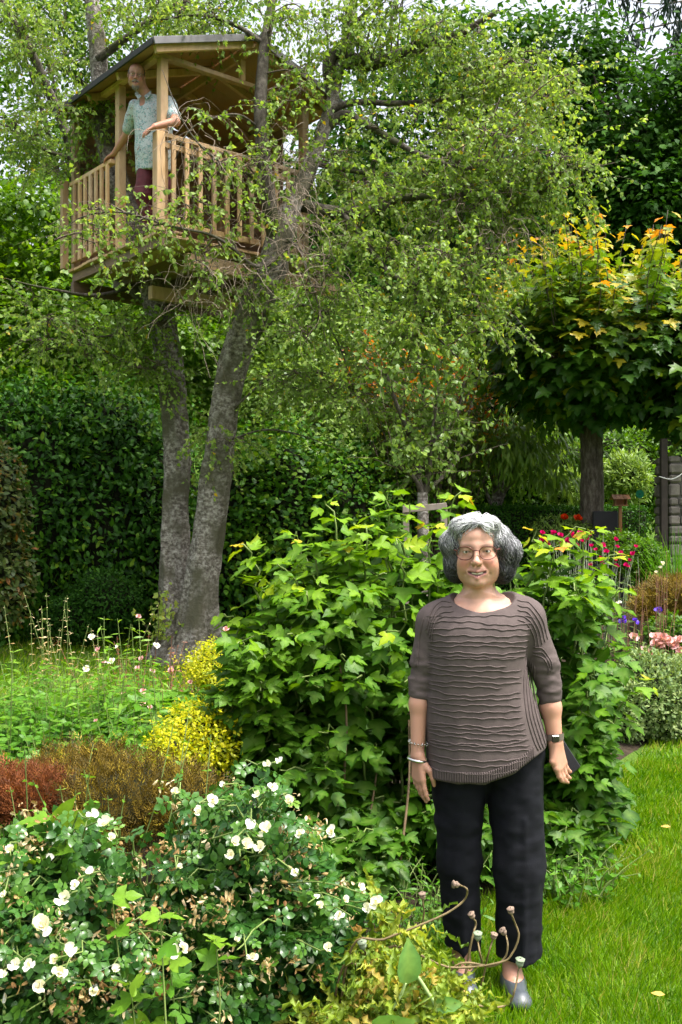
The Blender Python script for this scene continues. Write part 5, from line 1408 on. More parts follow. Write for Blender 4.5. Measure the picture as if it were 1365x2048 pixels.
leafy_clump('gaura_clump', 'thin red stems with small pink and white flowers before the birch foot', at(290, 1300, 6.9)[0], 6.9, 40, 0.72, 0.22, 201, T_LONG, 0.045, leaf_mat('red_stem_leaf', [(0, (0.10, 0.08, 0.03)), (1, (0.24, 0.07, 0.04))], trans=0.3), (0.3, 0.9), M_STEMR, k=7, heads=(B_PINK + BLO[:2], 16), hs=0.022, lean=0.5, cat='flowers')
leafy_clump('gaura_clump', 'thin red stems with pink flowers beside the yellow shrub', at(395, 1400, 5.6)[0], 5.6, 26, 0.62, 0.15, 202, T_LONG, 0.04, bpy.data.materials['red_stem_leaf'], (0.3, 0.9), M_STEMR, k=7, heads=(B_PINK, 8), hs=0.018, lean=0.5, cat='flowers')
leafy_clump('tall_stem_plant', 'few tall dark green leafy stems in front of the yellow shrub', at(372, 1500, 4.3)[0], 4.3, 5, 0.78, 0.10, 203, T_LONG, 0.11, M_LMID, (0.5, 0.7), M_STEMG, k=11, f0=0.1, lean=0.15)
leafy_clump('border_plant', 'few light green stems growing up between rusty and gold conifer', at(120, 1600, 3.4)[0], 3.4, 14, 0.80, 0.22, 218, T_OVAL, 0.045, M_HERB, (0.3, 0.7), M_STEMG, k=9, lean=0.5)
leafy_clump('border_plant', 'few light green stems rising in front of the gold conifer', at(300, 1600, 3.35)[0], 3.35, 12, 0.76, 0.2, 219, T_OVAL, 0.04, M_HERB, (0.3, 0.7), M_STEMG, k=9, lean=0.5)
leafy_clump('border_plant', 'taller pale leafy stems standing above the wild border', at(110, 1400, 5.3)[0], 5.3, 9, 0.95, 0.5, 220, T_LONG, 0.10, M_HERB, (0.4, 0.9), M_STEMG, k=12, f0=0.3, lean=0.25)
leafy_clump('border_plant', 'taller pale leafy stems beside the broad lobed leaves', at(330, 1400, 5.7)[0], 5.7, 9, 0.9, 0.4, 221, T_LONG, 0.09, M_HERB, (0.4, 0.9), M_STEMG, k=12, f0=0.3, lean=0.25, heads=(B_PINK, 4), hs=0.018)
leafy_clump('seed_grass', 'wispy tan flowering grass stems on the lawn edge', at(170, 1400, 6.8)[0], 6.8, 12, 1.0, 0.3, 204, T_LONG, 0.04, M_DEAD, (0.4, 0.9), M_STEMG, k=8, f0=0.55, lean=0.4, cat='grass')
leafy_clump('seed_grass', 'wispy tan grass stems beside the hedge end', at(40, 1400, 6.4)[0], 6.4, 9, 0.95, 0.2, 205, T_LONG, 0.035, M_DEAD, (0.4, 0.9), M_STEMG, k=8, f0=0.6, lean=0.4, cat='grass')
leafy_clump('barberry_shrub', 'golden tipped little shrub at the foot of the birch', at(430, 1300, 8.6)[0], 8.6, 40, 0.45, 0.28, 206, T_OVAL, 0.045, M_YEL, (0.2, 0.7), M_STEMR, k=9, lean=0.6, cat='shrub')
for (px, py, Y, s, sd) in ((60, 1690, 2.6, 0.11, 'beside the rusty conifer'), (352, 1850, 2.42, 0.075, 'between the two rose bushes'), (330, 1970, 2.36, 0.065, 'low at the front of the roses')):
    x = (px - CX) / FPX * Y
    leafy_clump('lobed_weed', 'light green lobed leaves pushing up through the roses ' + sd, x, Y + 0.05, 3, at(px, py, Y)[2] - 0.02, 0.04, 210 + px, T_VIB, s, M_HERB, (0.6, 0.8), M_STEMG, k=2, f0=0.88, group='lobed leaves among the roses', tipsize=0.9, droop=0.1)
leafy_clump('ground_weeds', 'small fine weeds on the soil between roses and poppies', at(560, 2000, 2.75)[0], 2.75, 70, 0.20, 0.30, 215, T_OVAL, 0.035, M_HERB, (0.4, 0.7), M_STEMG, k=5, lean=0.5)
leafy_clump('ground_weeds', 'small fine weeds under the guelder bush behind the woman', at(760, 1830, 3.9)[0], 3.9, 90, 0.22, 0.42, 216, T_LONG, 0.06, M_HERB, (0.3, 0.6), M_STEMG, k=5, lean=0.5)
leafy_clump('ground_weeds', 'small fine weeds at the lawn edge beside the guelder bush', at(1120, 1760, 4.25)[0], 4.25, 60, 0.16, 0.22, 217, T_OVAL, 0.05, M_HERB, (0.3, 0.6), M_STEMG, k=4, lean=0.5)

# ------------------------------------------------------------------ withering poppies at the bed edge
def cut_leaf(n=9, seed=0):
    """long limp leaf cut into toothed lobes"""
    rg = np.random.default_rng(seed)
    V, F = [], []
    for i in range(n + 1):
        y = i / n
        w = 0.015 + 0.10 * math.sin(math.pi * min(1, y * 1.05 + 0.08)) * (1.0 if i % 2 else 0.2)
        z = -0.45 * y * y + 0.06 * rg.standard_normal()
        V += [(-w, y + 0.05 * (i % 2), z + 0.06 + 0.04 * rg.standard_normal()), (0, y, z), (w, y + 0.05 * (i % 2), z + 0.06 + 0.04 * rg.standard_normal())]
        if i:
            a = 3 * (i - 1)
            F += [(a, a + 1, a + 4), (a, a + 4, a + 3), (a + 1, a + 2, a + 5), (a + 1, a + 5, a + 4)]
    V = np.array(V, float)
    return V, np.array(F), np.tile([0, 1.0, 0], n + 1)
M_POPL = leaf_mat('poppy_leaf', [(0.0, (0.07, 0.13, 0.022)), (0.45, (0.20, 0.27, 0.045)), (0.8, (0.36, 0.36, 0.08)), (1.0, (0.36, 0.20, 0.08))], rough=0.5, trans=0.35, vein=0.3)
M_POPS = plain_mat('poppy_stem', (0.16, 0.115, 0.05), 0.75, noise=(30, 0.5))
M_CAPS = plain_mat('poppy_capsule', (0.20, 0.14, 0.10), 0.8, noise=(60, 0.5), bump=0.4, bscale=150)
M_CAPG = plain_mat('green_capsule', (0.20, 0.25, 0.16), 0.75, noise=(60, 0.4))
pop = thing('poppy_plant', (0.25, 2.86, 0.0), 'withering yellow-green poppy plants with bent stems and seed heads at the woman\'s feet', 'poppies')
rp = np.random.default_rng(221)
STEMS = [([(700, 1905), (770, 1878), (870, 1838), (912, 1815), (932, 1795), (934, 1778), (920, 1770)], (-0.5, 0.1), 0, 2.72),
         ([(760, 1905), (900, 1935), (1000, 1925), (1026, 1905), (1038, 1872), (1032, 1850), (1024, 1830)], (-0.2, 0.9), 0, 2.74),
         ([(900, 1945), (985, 1932), (1010, 1915), (1016, 1890), (1012, 1870)], (-0.5, 0.7), 0, 2.78),
         ([(900, 2020), (985, 2016), (1018, 2006), (1030, 1980), (1039, 1935)], (0.1, 1.0), 1, 2.70),
         ([(680, 1950), (718, 1928), (731, 1908), (728, 1900)], (-0.2, 0.9), 1, 2.72),
         ([(815, 1900), (838, 1868), (848, 1830), (846, 1800)], (-0.1, 1.0), 0, 2.80),
         ([(930, 1950), (962, 1930), (960, 1905), (956, 1882)], (0, 1), 1, 2.80),
         ([(836, 2060), (834, 2035), (833, 2010)], (0, 1), 0, 2.66),
         ([(970, 1940), (978, 1905), (986, 1880)], (0.2, 0.9), 0, 2.86), ([(940, 1900), (952, 1850), (948, 1838)], (-0.4, 0.8), 0, 2.9)]
def capsule(mb_caps, p, d, s):
    U = np.linspace(0, 2 * math.pi, 10, endpoint=False)
    prof = [(0.0, 0.15), (0.12, 0.22), (0.45, 0.50), (0.75, 0.48), (0.95, 0.30), (1.0, 0.32), (1.02, 0.62), (1.14, 0.58), (1.2, 0.1)]
    X, Y_, Z_ = basis(np.array([d], float), np.array([[0.3, -1, 0.2]]))
    V = np.array([p + s * (d / np.linalg.norm(d) * h + r * (math.cos(u) * X[0] + math.sin(u) * Z_[0]) * (1 + 0.06 * math.cos(5 * u))) for h, r in prof for u in U])
    n = len(U); i = np.arange(len(prof) - 1)[:, None] * n; j = np.arange(n)[None, :]; k = (j + 1) % n
    mb_caps.add(V, np.stack([i + j, i + k, i + n + k, i + n + j], -1).reshape(-1, 4))
for pts, dr, green, Y in STEMS:
    P = np.array([at(x, y, Y + 0.02 * math.sin(x)) for x, y in pts])
    root = np.array((P[0][0] - 0.05, P[0][1] + 0.06, 0.0))
    C = resample(np.concatenate([[root], P]), 40)
    mb = MB(); tube(mb, C, np.linspace(0.0036, 0.0024, 40), 6, jitter=0.1); st_ = mb.build('stem', M_POPS, pop)
    mc = MB(); d = np.array((dr[0], -0.15, dr[1])); capsule(mc, C[-1], d, 0.018 + 0.004 * green); mc.build('seed_head', M_CAPG if green else M_CAPS, st_)
ml = MB()
n = 1700
base = np.stack([rp.uniform(-0.26, 0.36, n), rp.uniform(2.52, 2.95, n), rp.uniform(0.02, 0.16, n)], 1)
zt = 0.34 * np.exp(-((base[:, 0] - 0.14) / 0.22) ** 2)
base[:, 2] += rp.random(n) * zt
D = rand_dirs(n, rp) * np.array((1, 1, 0.5)) + np.array((0.1, -0.1, 0.35))
tm = [cut_leaf(15, s) for s in range(4)]
NN = rand_dirs(n, rp) * 0.6 + np.array((0, -0.3, 0.8)); SS = rp.uniform(0.05, 0.135, n); TT_ = np.clip(0.45 + 0.28 * rp.standard_normal(n), 0, 1)
od = np.argsort(base[:, 1] - base[:, 2]); pk = od[:300]
leaf_parts(pop, tm, base[pk], D[pk], NN[pk], SS[pk], TT_[pk], M_POPL)
for k in range(4):
    s = od[300 + k::4]
    scatter(ml, tm[k], base[s], D[s], NN[s], SS[s], TT_[s])
ml.build('withered_leaves', M_POPL, pop, kind='stuff')
# fresh broad leaves on two pale stems
M_BROAD = leaf_mat('broad_leaf', [(0, (0.10, 0.22, 0.07)), (1, (0.16, 0.30, 0.10))], rough=0.4, trans=0.35, vein=0.5)
T_BROAD = fold_leaf((0.20, 0.28, 0.24, 0.12), mids=(0, 0.2, 0.45, 0.7, 0.88, 1.0), droop=0.25, fold=0.45)
bl = thing('broad_leaf_seedling', (0.10, 2.62, 0.0), 'pale green stems with broad smooth leaves standing in front of the poppies', 'plant')
for k, (pts, Y, leaf) in enumerate((([(752, 2110), (775, 2035), (800, 1995), (812, 1965)], 2.55, ((812, 1970), (0.12, -0.25, 1.0), 0.12)), ([(905, 2120), (880, 2030), (850, 1975), (830, 1948), (815, 1952)], 2.55, ((868, 2010), (0.7, -0.3, 0.15), 0.075)), ([(720, 2120), (745, 2075), (770, 2050)], 2.5, ((745, 2060), (0.5, -0.5, 0.3), 0.13)))):
    P = np.array([at(x, y, Y) for x, y in pts]); P = np.concatenate([[np.array((P[0][0], P[0][1], 0.0))], P])
    mb = MB(); tube(mb, resample(P, 24), np.linspace(0.006, 0.004, 24), 7); mb.build('stem', plain_mat('pale_stem_%d' % k, (0.28, 0.38, 0.14), 0.5, noise=(10, 0.2)), bl)
    mb = MB(); scatter(mb, T_BROAD, at(*leaf[0], Y)[None], np.array([leaf[1]], float), np.array([[0.3, -0.9, 0.3]]), leaf[2], np.array([0.6])); mb.build('leaf', M_BROAD, bl)

# ------------------------------------------------------------------ garden furniture in the background
M_REDWOOD = wood_mat('feeder_timber', (0.34, 0.13, 0.04), (0.52, 0.23, 0.08), (3, 3, 3))
fy = 12.4
fp = at(1241, 1000, fy); fg = float(ground_h(fp[0], fy))
bf = thing('bird_feeder', (fp[0], fy, fg), 'little orange wooden bird table with a shingled roof on a post', 'bird feeder')
def fbox(name, x, y, z, dx, dy, dz, mat=M_REDWOOD, par=bf):
    mb = MB(); box_on(mb, (fp[0] + x, fy + y, fp[2] + z), (dx, 0, 0), (0, dy, 0), (0, 0, dz), bev=0.002); return mb.build(name, mat, par, smooth=False)
fbox('post', -0.018, -0.018, fg - fp[2], 0.036, 0.036, fp[2] - fg - 0.075)
fbox('tray', -0.085, -0.07, -0.075, 0.17, 0.14, 0.015)
fbox('side_wall', -0.075, -0.05, -0.06, 0.012, 0.1, 0.07); fbox('side_wall', 0.063, -0.05, -0.06, 0.012, 0.1, 0.07); fbox('back_wall', -0.06, 0.04, -0.06, 0.12, 0.01, 0.07)
for s in (-1, 1):
    for r in range(3):
        for q in range(5):
            mb = MB(); a = np.array((fp[0] - 0.11 + q * 0.044, fy + s * (0.095 - r * 0.032), fp[2] + 0.005 + r * 0.018 + 0.002 * (q % 2)))
            box_on(mb, a, (0.042, 0, 0), (0, -s * 0.04, 0.022), (0, s * 0.003, 0.006), bev=0.001); mb.build('shingle', M_REDWOOD, bf, smooth=False)
gp = at(1280, 988, 12.2); gg = float(ground_h(gp[0], 12.2))
M_GREEN = plain_mat('green_enamel', (0.02, 0.28, 0.16), 0.35, noise=(20, 0.2))
gd = thing('garden_disc', (gp[0], 12.2, gg), 'green round ornament on a thin stick beside the bird table', 'ornament')
mb = MB(); tube(mb, np.array([gp + (0, -0.006, 0), gp + (0, 0.006, 0)]), 0.05, 24); mb.build('disc', M_GREEN, gd, smooth=False)
mb = MB(); tube(mb, np.array([gp + (0, -0.013, 0), gp + (0, -0.006, 0)]), 0.008, 10); mb.build('hub', plain_mat('dark_hub', (0.03, 0.08, 0.05), 0.5), gd)
mb = MB(); tube(mb, np.array([(gp[0], 12.22, gg), (gp[0], 12.22, gp[2])]), 0.005, 6); mb.build('stick', M_STEMG, gd)
cy = 11.6; cp = at(1222, 1045, cy); cg = float(ground_h(cp[0], cy))
M_BLK = plain_mat('black_cover', (0.012, 0.012, 0.014), 0.7, noise=(8, 0.3))
ch = thing('garden_chair', (cp[0], cy, cg), 'black garden chair standing beside the maple trunk', 'chair')
def cbox(name, x, y, z, dx, dy, dz):
    mb = MB(); box_on(mb, (cp[0] + x, cy + y, cg + z), (dx, 0, 0), (0, dy, 0), (0, 0, dz), bev=0.012); mb.build(name, M_BLK, ch, smooth=False)
cbox('seat', -0.2, -0.22, 0.40, 0.4, 0.4, 0.05); cbox('backrest', -0.17, 0.14, 0.46, 0.30, 0.05, max(0.35, at(0, 1022, cy)[2] - cg - 0.46))
for sx in (-0.19, 0.15):
    for sy in (-0.21, 0.13): cbox('leg', sx, sy, 0.0, 0.04, 0.04, 0.40)
# stone pillar at the right edge
M_STONE = plain_mat('field_stone', (0.17, 0.15, 0.125), 0.9, noise=(9, 0.5), bump=0.8, bscale=35)
M_MORT = plain_mat('mortar', (0.10, 0.092, 0.08), 0.95, noise=(30, 0.3))
sy = 11.0; sp0 = at(1338, 1000, sy); sg = float(ground_h(sp0[0], sy))
pil = thing('stone_pillar', (sp0[0] + 0.25, sy, sg), 'rough stone pillar of grey blocks at the right edge under the maple', 'pillar')
topz = at(0, 905, sy)[2]
mb = MB(); box_on(mb, (sp0[0] + 0.02, sy + 0.02, sg - 0.05), (0.46, 0, 0), (0, 0.46, 0), (0, 0, topz - sg), bev=0.01); mb.build('mortar_core', M_MORT, pil, smooth=False)
rk = np.random.default_rng(231); z = sg; row = 0
while z < topz - 0.05:
    hgt = rk.uniform(0.08, 0.16); c1 = rk.uniform(0.11, 0.2); c2 = rk.uniform(0.28, 0.4)
    for (xa, xb) in ((0, c1), (c1, c2), (c2, 0.5)):
        mb = MB(); box_on(mb, (sp0[0] + xa + 0.006, sy - rk.uniform(0, 0.035), z + 0.006), (xb - xa - 0.012, 0, 0), (0, 0.1, 0), (0, 0, hgt - 0.012), bev=0.02); mb.build('stone', M_STONE, pil, smooth=False)
        mb = MB(); box_on(mb, (sp0[0] - rk.uniform(0, 0.02), sy + 0.105 + (xa * 0.78), z + 0.006), (0.1, 0, 0), (0, (xb - xa) * 0.78 - 0.012, 0), (0, 0, hgt - 0.012), bev=0.02); mb.build('stone', M_STONE, pil, smooth=False)
    z += hgt; row += 1
mb = MB(); box_on(mb, (sp0[0] - 0.10, sy - 0.06, sg - 0.05), (0.07, 0, 0), (0, 0.07, 0), (0, 0, topz - sg + 0.2)); mb.build('wooden_post', plain_mat('dark_post', (0.035, 0.026, 0.02), 0.85, noise=(12, 0.4)), None, smooth=False, label='dark wooden post standing against the stone pillar', cat='post')
P = resample([at(1318, 953, 10.85), at(1345, 958, 10.8), at(1372, 940, 10.8), at(1400, 900, 10.8)], 20)
mb = MB(); tube(mb, P, 0.006, 6); mb.build('white_cable', plain_mat('white_cable', (0.7, 0.7, 0.66), 0.5), None, label='white cable sagging across the stone pillar', cat='cable')
# ================================================================== people: smooth-blended volumes turned into one skin
class Vol:
    def __init__(s, lo, hi, h):
        s.lo = np.array(lo, float); s.h = h
        s.n = np.ceil((np.array(hi, float) - s.lo) / h).astype(int) + 1
        s.F = np.full(s.n, 1.0, np.float32)
        s.ax = [(s.lo[i] + h * np.arange(s.n[i])).astype(np.float32) for i in range(3)]
        s.ops = []
    def _sl(s, lo, hi, m):
        a = np.clip(np.floor((np.array(lo) - m - s.lo) / s.h).astype(int), 0, s.n)
        b = np.clip(np.ceil((np.array(hi) + m - s.lo) / s.h).astype(int) + 1, 0, s.n)
        return tuple(slice(x, y) for x, y in zip(a, b))
    def _op(s, prim, k, mode):
        fn, lo, hi = prim
        s.ops.append((fn, k, mode))
        sl = s._sl(lo, hi, k + 3 * s.h)
        if any(q.stop <= q.start for q in sl): return s
        x = s.ax[0][sl[0]][:, None, None]; y = s.ax[1][sl[1]][None, :, None]; z = s.ax[2][sl[2]][None, None, :]
        d = fn(x, y, z).astype(np.float32)
        s.F[sl] = comb(s.F[sl], d, k, mode)
        return s
    def u(s, prim, k=0.01): return s._op(prim, k, 0)
    def s_(s, prim, k=0.005): return s._op(prim, k, 1)
    def i(s, prim, k=0.003):
        fn, lo, hi = prim
        s.ops.append((fn, k, 2))
        x = s.ax[0][:, None, None]; y = s.ax[1][None, :, None]; z = s.ax[2][None, None, :]
        s.F = comb(s.F, np.broadcast_to(fn(x, y, z), s.F.shape).astype(np.float32), k, 2)
        return s
    def eval(s, P):
        r = np.full(len(P), 1.0)
        for fn, k, mode in s.ops:
            r = comb(r, fn(P[:, 0], P[:, 1], P[:, 2]), k, mode)
        return r
    def mesh(s): return surface_nets(s.F, s.lo, s.h)
def comb(a, d, k, mode):
    if mode == 0:
        h = np.maximum(k - np.abs(a - d), 0) / max(k, 1e-6)
        return np.minimum(a, d) - h * h * k * 0.25
    if mode == 1: d = -d
    h = np.maximum(k - np.abs(a - d), 0) / max(k, 1e-6)
    return np.maximum(a, d) + h * h * k * 0.25
def surface_nets(F, lo, h):
    S = F < 0
    c = np.zeros(tuple(np.array(F.shape) - 1), np.int8)
    for a in (0, 1):
        for b in (0, 1):
            for d in (0, 1):
                c += S[a:S.shape[0] - 1 + a, b:S.shape[1] - 1 + b, d:S.shape[2] - 1 + d]
    I, J, K = np.nonzero((c > 0) & (c < 8))
    n = len(I)
    idx = np.full(c.shape, -1, np.int32); idx[I, J, K] = np.arange(n)
    cor = [(a, b, d) for a in (0, 1) for b in (0, 1) for d in (0, 1)]
    val = np.stack([F[I + a, J + b, K + d] for a, b, d in cor], 1).astype(np.float64)
    pos = np.array(cor, float)
    acc = np.zeros((n, 3)); cnt = np.zeros(n)
    for p in range(8):
        for q in range(p + 1, 8):
            if np.abs(pos[p] - pos[q]).sum() == 1:
                m = (val[:, p] < 0) != (val[:, q] < 0)
                t = val[m, p] / (val[m, p] - val[m, q])
                acc[m] += pos[p] + (pos[q] - pos[p]) * t[:, None]; cnt[m] += 1
    V = lo + h * (np.stack([I, J, K], 1) + acc / cnt[:, None])
    quads = []
    for ax in range(3):
        sl0 = [slice(None)] * 3; sl1 = [slice(None)] * 3
        sl0[ax] = slice(0, -1); sl1[ax] = slice(1, None)
        s0, s1 = S[tuple(sl0)], S[tuple(sl1)]
        E = np.nonzero(s0 != s1)
        o1, o2 = [(1, 2), (2, 0), (0, 1)][ax]
        e = np.stack(E, 1)
        ok = (e[:, o1] > 0) & (e[:, o2] > 0) & (e[:, o1] < c.shape[o1]) & (e[:, o2] < c.shape[o2])
        e = e[ok]
        flip = s0[tuple(e.T)]
        def at_(d1, d2):
            g = e.copy(); g[:, o1] -= d1; g[:, o2] -= d2
            return idx[g[:, 0], g[:, 1], g[:, 2]]
        a, b, cc, d = at_(1, 1), at_(0, 1), at_(0, 0), at_(1, 0)
        quads.append(np.where(flip[:, None], np.stack([a, b, cc, d], 1), np.stack([a, d, cc, b], 1)))
    return V, np.concatenate(quads)
def cone(a, b, r1, r2, sq=(1, 1, 1)):
    a = np.array(a, float); b = np.array(b, float); R = max(r1, r2)
    ba = b - a; L2 = max(float(ba @ ba), 1e-9)
    def fn(x, y, z):
        t = np.clip(((x - a[0]) * ba[0] + (y - a[1]) * ba[1] + (z - a[2]) * ba[2]) / L2, 0, 1)
        return np.sqrt(((x - a[0] - t * ba[0]) / sq[0]) ** 2 + ((y - a[1] - t * ba[1]) / sq[1]) ** 2 + ((z - a[2] - t * ba[2]) / sq[2]) ** 2) - (r1 + (r2 - r1) * t)
    m = R * max(sq)
    return fn, np.minimum(a, b) - m, np.maximum(a, b) + m
def ell(c, r, Rm=None):
    c = np.array(c, float); r = np.array(r, float); Rm = np.eye(3) if Rm is None else Rm
    def fn(x, y, z):
        dx, dy, dz = x - c[0], y - c[1], z - c[2]
        q = [(Rm[0, i] * dx + Rm[1, i] * dy + Rm[2, i] * dz) for i in range(3)]
        k0 = np.sqrt((q[0] / r[0]) ** 2 + (q[1] / r[1]) ** 2 + (q[2] / r[2]) ** 2)
        k1 = np.sqrt((q[0] / r[0] ** 2) ** 2 + (q[1] / r[1] ** 2) ** 2 + (q[2] / r[2] ** 2) ** 2)
        return k0 * (k0 - 1) / np.maximum(k1, 1e-6)
    m = np.max(r)
    return fn, c - m, c + m
def loft(sec, ex=2.3):
    """sections (z, cx, a, cy, b)"""
    S = resample(np.array(sorted(sec), float), 90)
    def fn(x, y, z):
        cx, a, cy, b = (np.interp(z, S[:, 0], S[:, i]) for i in (1, 2, 3, 4))
        q = (np.abs((x - cx) / a) ** ex + np.abs((y - cy) / b) ** ex) ** (1 / ex)
        d = (q - 1) * np.minimum(a, b)
        return np.maximum(d, np.maximum(S[0, 0] - z, z - S[-1, 0]))
    lo = np.array(((S[:, 1] - S[:, 2]).min(), (S[:, 3] - S[:, 4]).min(), S[0, 0])); hi = np.array(((S[:, 1] + S[:, 2]).max(), (S[:, 3] + S[:, 4]).max(), S[-1, 0]))
    return fn, lo, hi
def rotm(yaw, pitch=0.0, roll=0.0):
    return np.array(Matrix.Rotation(yaw, 3, 'Z') @ Matrix.Rotation(pitch, 3, 'X') @ Matrix.Rotation(roll, 3, 'Y'))
class Head:
    """head frame: origin between the eyes inside the head, +x picture right, -y forward, +z up"""
    def __init__(s, o, R, k=1.0): s.o, s.R, s.k = np.array(o, float), R, k
    def p(s, *v): return s.o + s.R @ (np.array(v, float) * s.k)
    def e(s, c, r): return ell(s.p(*c), np.array(r) * s.k, s.R)
    def c(s, a, b, r1, r2): return cone(s.p(*a), s.p(*b), r1 * s.k, r2 * s.k)
    def local(s, P): return ((P - s.o) @ s.R) / s.k
    def world(s, P): return s.o + (np.asarray(P, float) * s.k) @ s.R.T
def sculpt_head(v, H, man=False):
    v.u(H.e((0, 0.012, 0.028), (0.073, 0.094, 0.080)), 0.01)
    v.u(H.e((0, -0.022, -0.042), (0.0635, 0.064, 0.076)), 0.03)
    v.u(H.e((0, -0.055, -0.098), (0.034, 0.030, 0.024)), 0.03)
    v.u(H.e((0, -0.040, 0.045), (0.060, 0.050, 0.040)), 0.03)
    for s in (-1, 1):
        v.u(H.e((s * 0.040, -0.056, -0.045), (0.026, 0.026, 0.030)), 0.025)
        v.u(H.e((s * 0.046, -0.008, -0.080), (0.020, 0.030, 0.026)), 0.04)
    v.u(H.c((-0.040, -0.074, 0.017), (0.0, -0.082, 0.014), 0.010, 0.011), 0.018)
    v.u(H.c((0.040, -0.074, 0.017), (0.0, -0.082, 0.014), 0.010, 0.011), 0.018)
    for s in (-1, 1):
        v.s_(H.e((s * 0.033, -0.094, -0.001), (0.0195, 0.014, 0.0115)), 0.012)
        v.u(H.e((s * 0.0335, -0.071, 0.001), (0.0150, 0.0150, 0.0135)), 0.004)      # lids over the eye
        v.u(H.c((s * 0.020, -0.0795, -0.014), (s * 0.044, -0.0725, -0.013), 0.004, 0.0035), 0.008)
        v.s_(H.c((s * 0.021, -0.0875, -0.0015), (s * 0.046, -0.0815, -0.0025), 0.0032, 0.0028), 0.002)   # slit
    # nose
    v.u(H.c((0, -0.084, 0.010), (0, -0.109, -0.034), 0.0075, 0.0105), 0.012)
    v.u(H.e((0, -0.108, -0.037), (0.0115, 0.012, 0.0105)), 0.008)
    for s in (-1, 1):
        v.u(H.e((s * 0.0125, -0.096, -0.040), (0.0085, 0.011, 0.008)), 0.006)
        v.s_(H.e((s * 0.0065, -0.103, -0.0485), (0.004, 0.006, 0.004)), 0.003)
        v.s_(H.c((s * 0.021, -0.090, -0.042), (s * 0.039, -0.074, -0.078), 0.0045, 0.0035), 0.008)         # smile fold
    v.u(H.e((0, -0.076, -0.072), (0.032, 0.018, 0.022)), 0.015)
    for s in (-1, 1): v.s_(H.c((0, -0.1015, -0.0780), (s * 0.0290, -0.0860, -0.0705), 0.0074, 0.0034), 0.003)
    for s in (-1, 1):
        v.u(H.c((0, -0.0965, -0.0672), (s * 0.031, -0.0790, -0.0655), 0.0036, 0.0022), 0.004)
        v.u(H.c((0, -0.0955, -0.0890), (s * 0.031, -0.0785, -0.0735), 0.0046, 0.0022), 0.004)
    v.u(H.e((0, -0.080, -0.105), (0.020, 0.014, 0.014)), 0.015)
    if man:
        for s in (-1, 1):
            v.u(H.e((s * 0.077, 0.012, -0.012), (0.009, 0.019, 0.031)), 0.006)
def hand(v, wrist, dirn, lateral, palm_n, size=1.0, curl=(0.25, 0.3, 0.35, 0.4), thumb=0.5, spread=0.06):
    """palm and five fingers; lateral points to the thumb side, palm_n out of the palm"""
    d = nrm(np.array(dirn, float)); l = np.array(lateral, float); l = nrm(l - d * (l @ d)); n = nrm(np.array(palm_n, float) - d * (np.array(palm_n) @ d)); 
    w = np.array(wrist, float); s = size
    kn = []
    for i, (off, ln, fl) in enumerate(((0.027, 0.086, 0.074), (0.009, 0.090, 0.082), (-0.009, 0.085, 0.076), (-0.025, 0.077, 0.060))):
        k = w + s * (d * ln + l * off)
        v.u(cone(w + s * (l * off * 0.55 + d * 0.005), k, 0.0150 * s, 0.0112 * s), 0.014)
        a = k; ang = curl[i]; dd = d + l * (spread * (1.2 - i * 0.8)); dd = nrm(dd)
        for j, (fr, r1, r2) in enumerate(((0.45, 0.0096, 0.0088), (0.30, 0.0088, 0.0080), (0.25, 0.0080, 0.0066))):
            th = ang * (0.8 + 0.8 * j)
            b = a + s * fl * fr * (dd * math.cos(th) + n * math.sin(th))
            v.u(cone(a, b, r1 * s, r2 * s), 0.004)
            a = b
    a = w + s * (d * 0.022 + l * 0.020 + n * 0.006)
    b = a + s * 0.042 * nrm(d * 0.75 + l * 0.65 + n * 0.25); v.u(cone(a, b, 0.0135 * s, 0.0108 * s), 0.012)
    c = b + s * 0.032 * nrm(d * 0.95 + l * (0.35 - thumb * 0.5) + n * 0.35); v.u(cone(b, c, 0.0104 * s, 0.0092 * s), 0.004)
    e = c + s * 0.026 * nrm(d * 1.0 + l * (0.1 - thumb * 0.6) + n * 0.35); v.u(cone(c, e, 0.0092 * s, 0.0068 * s), 0.004)
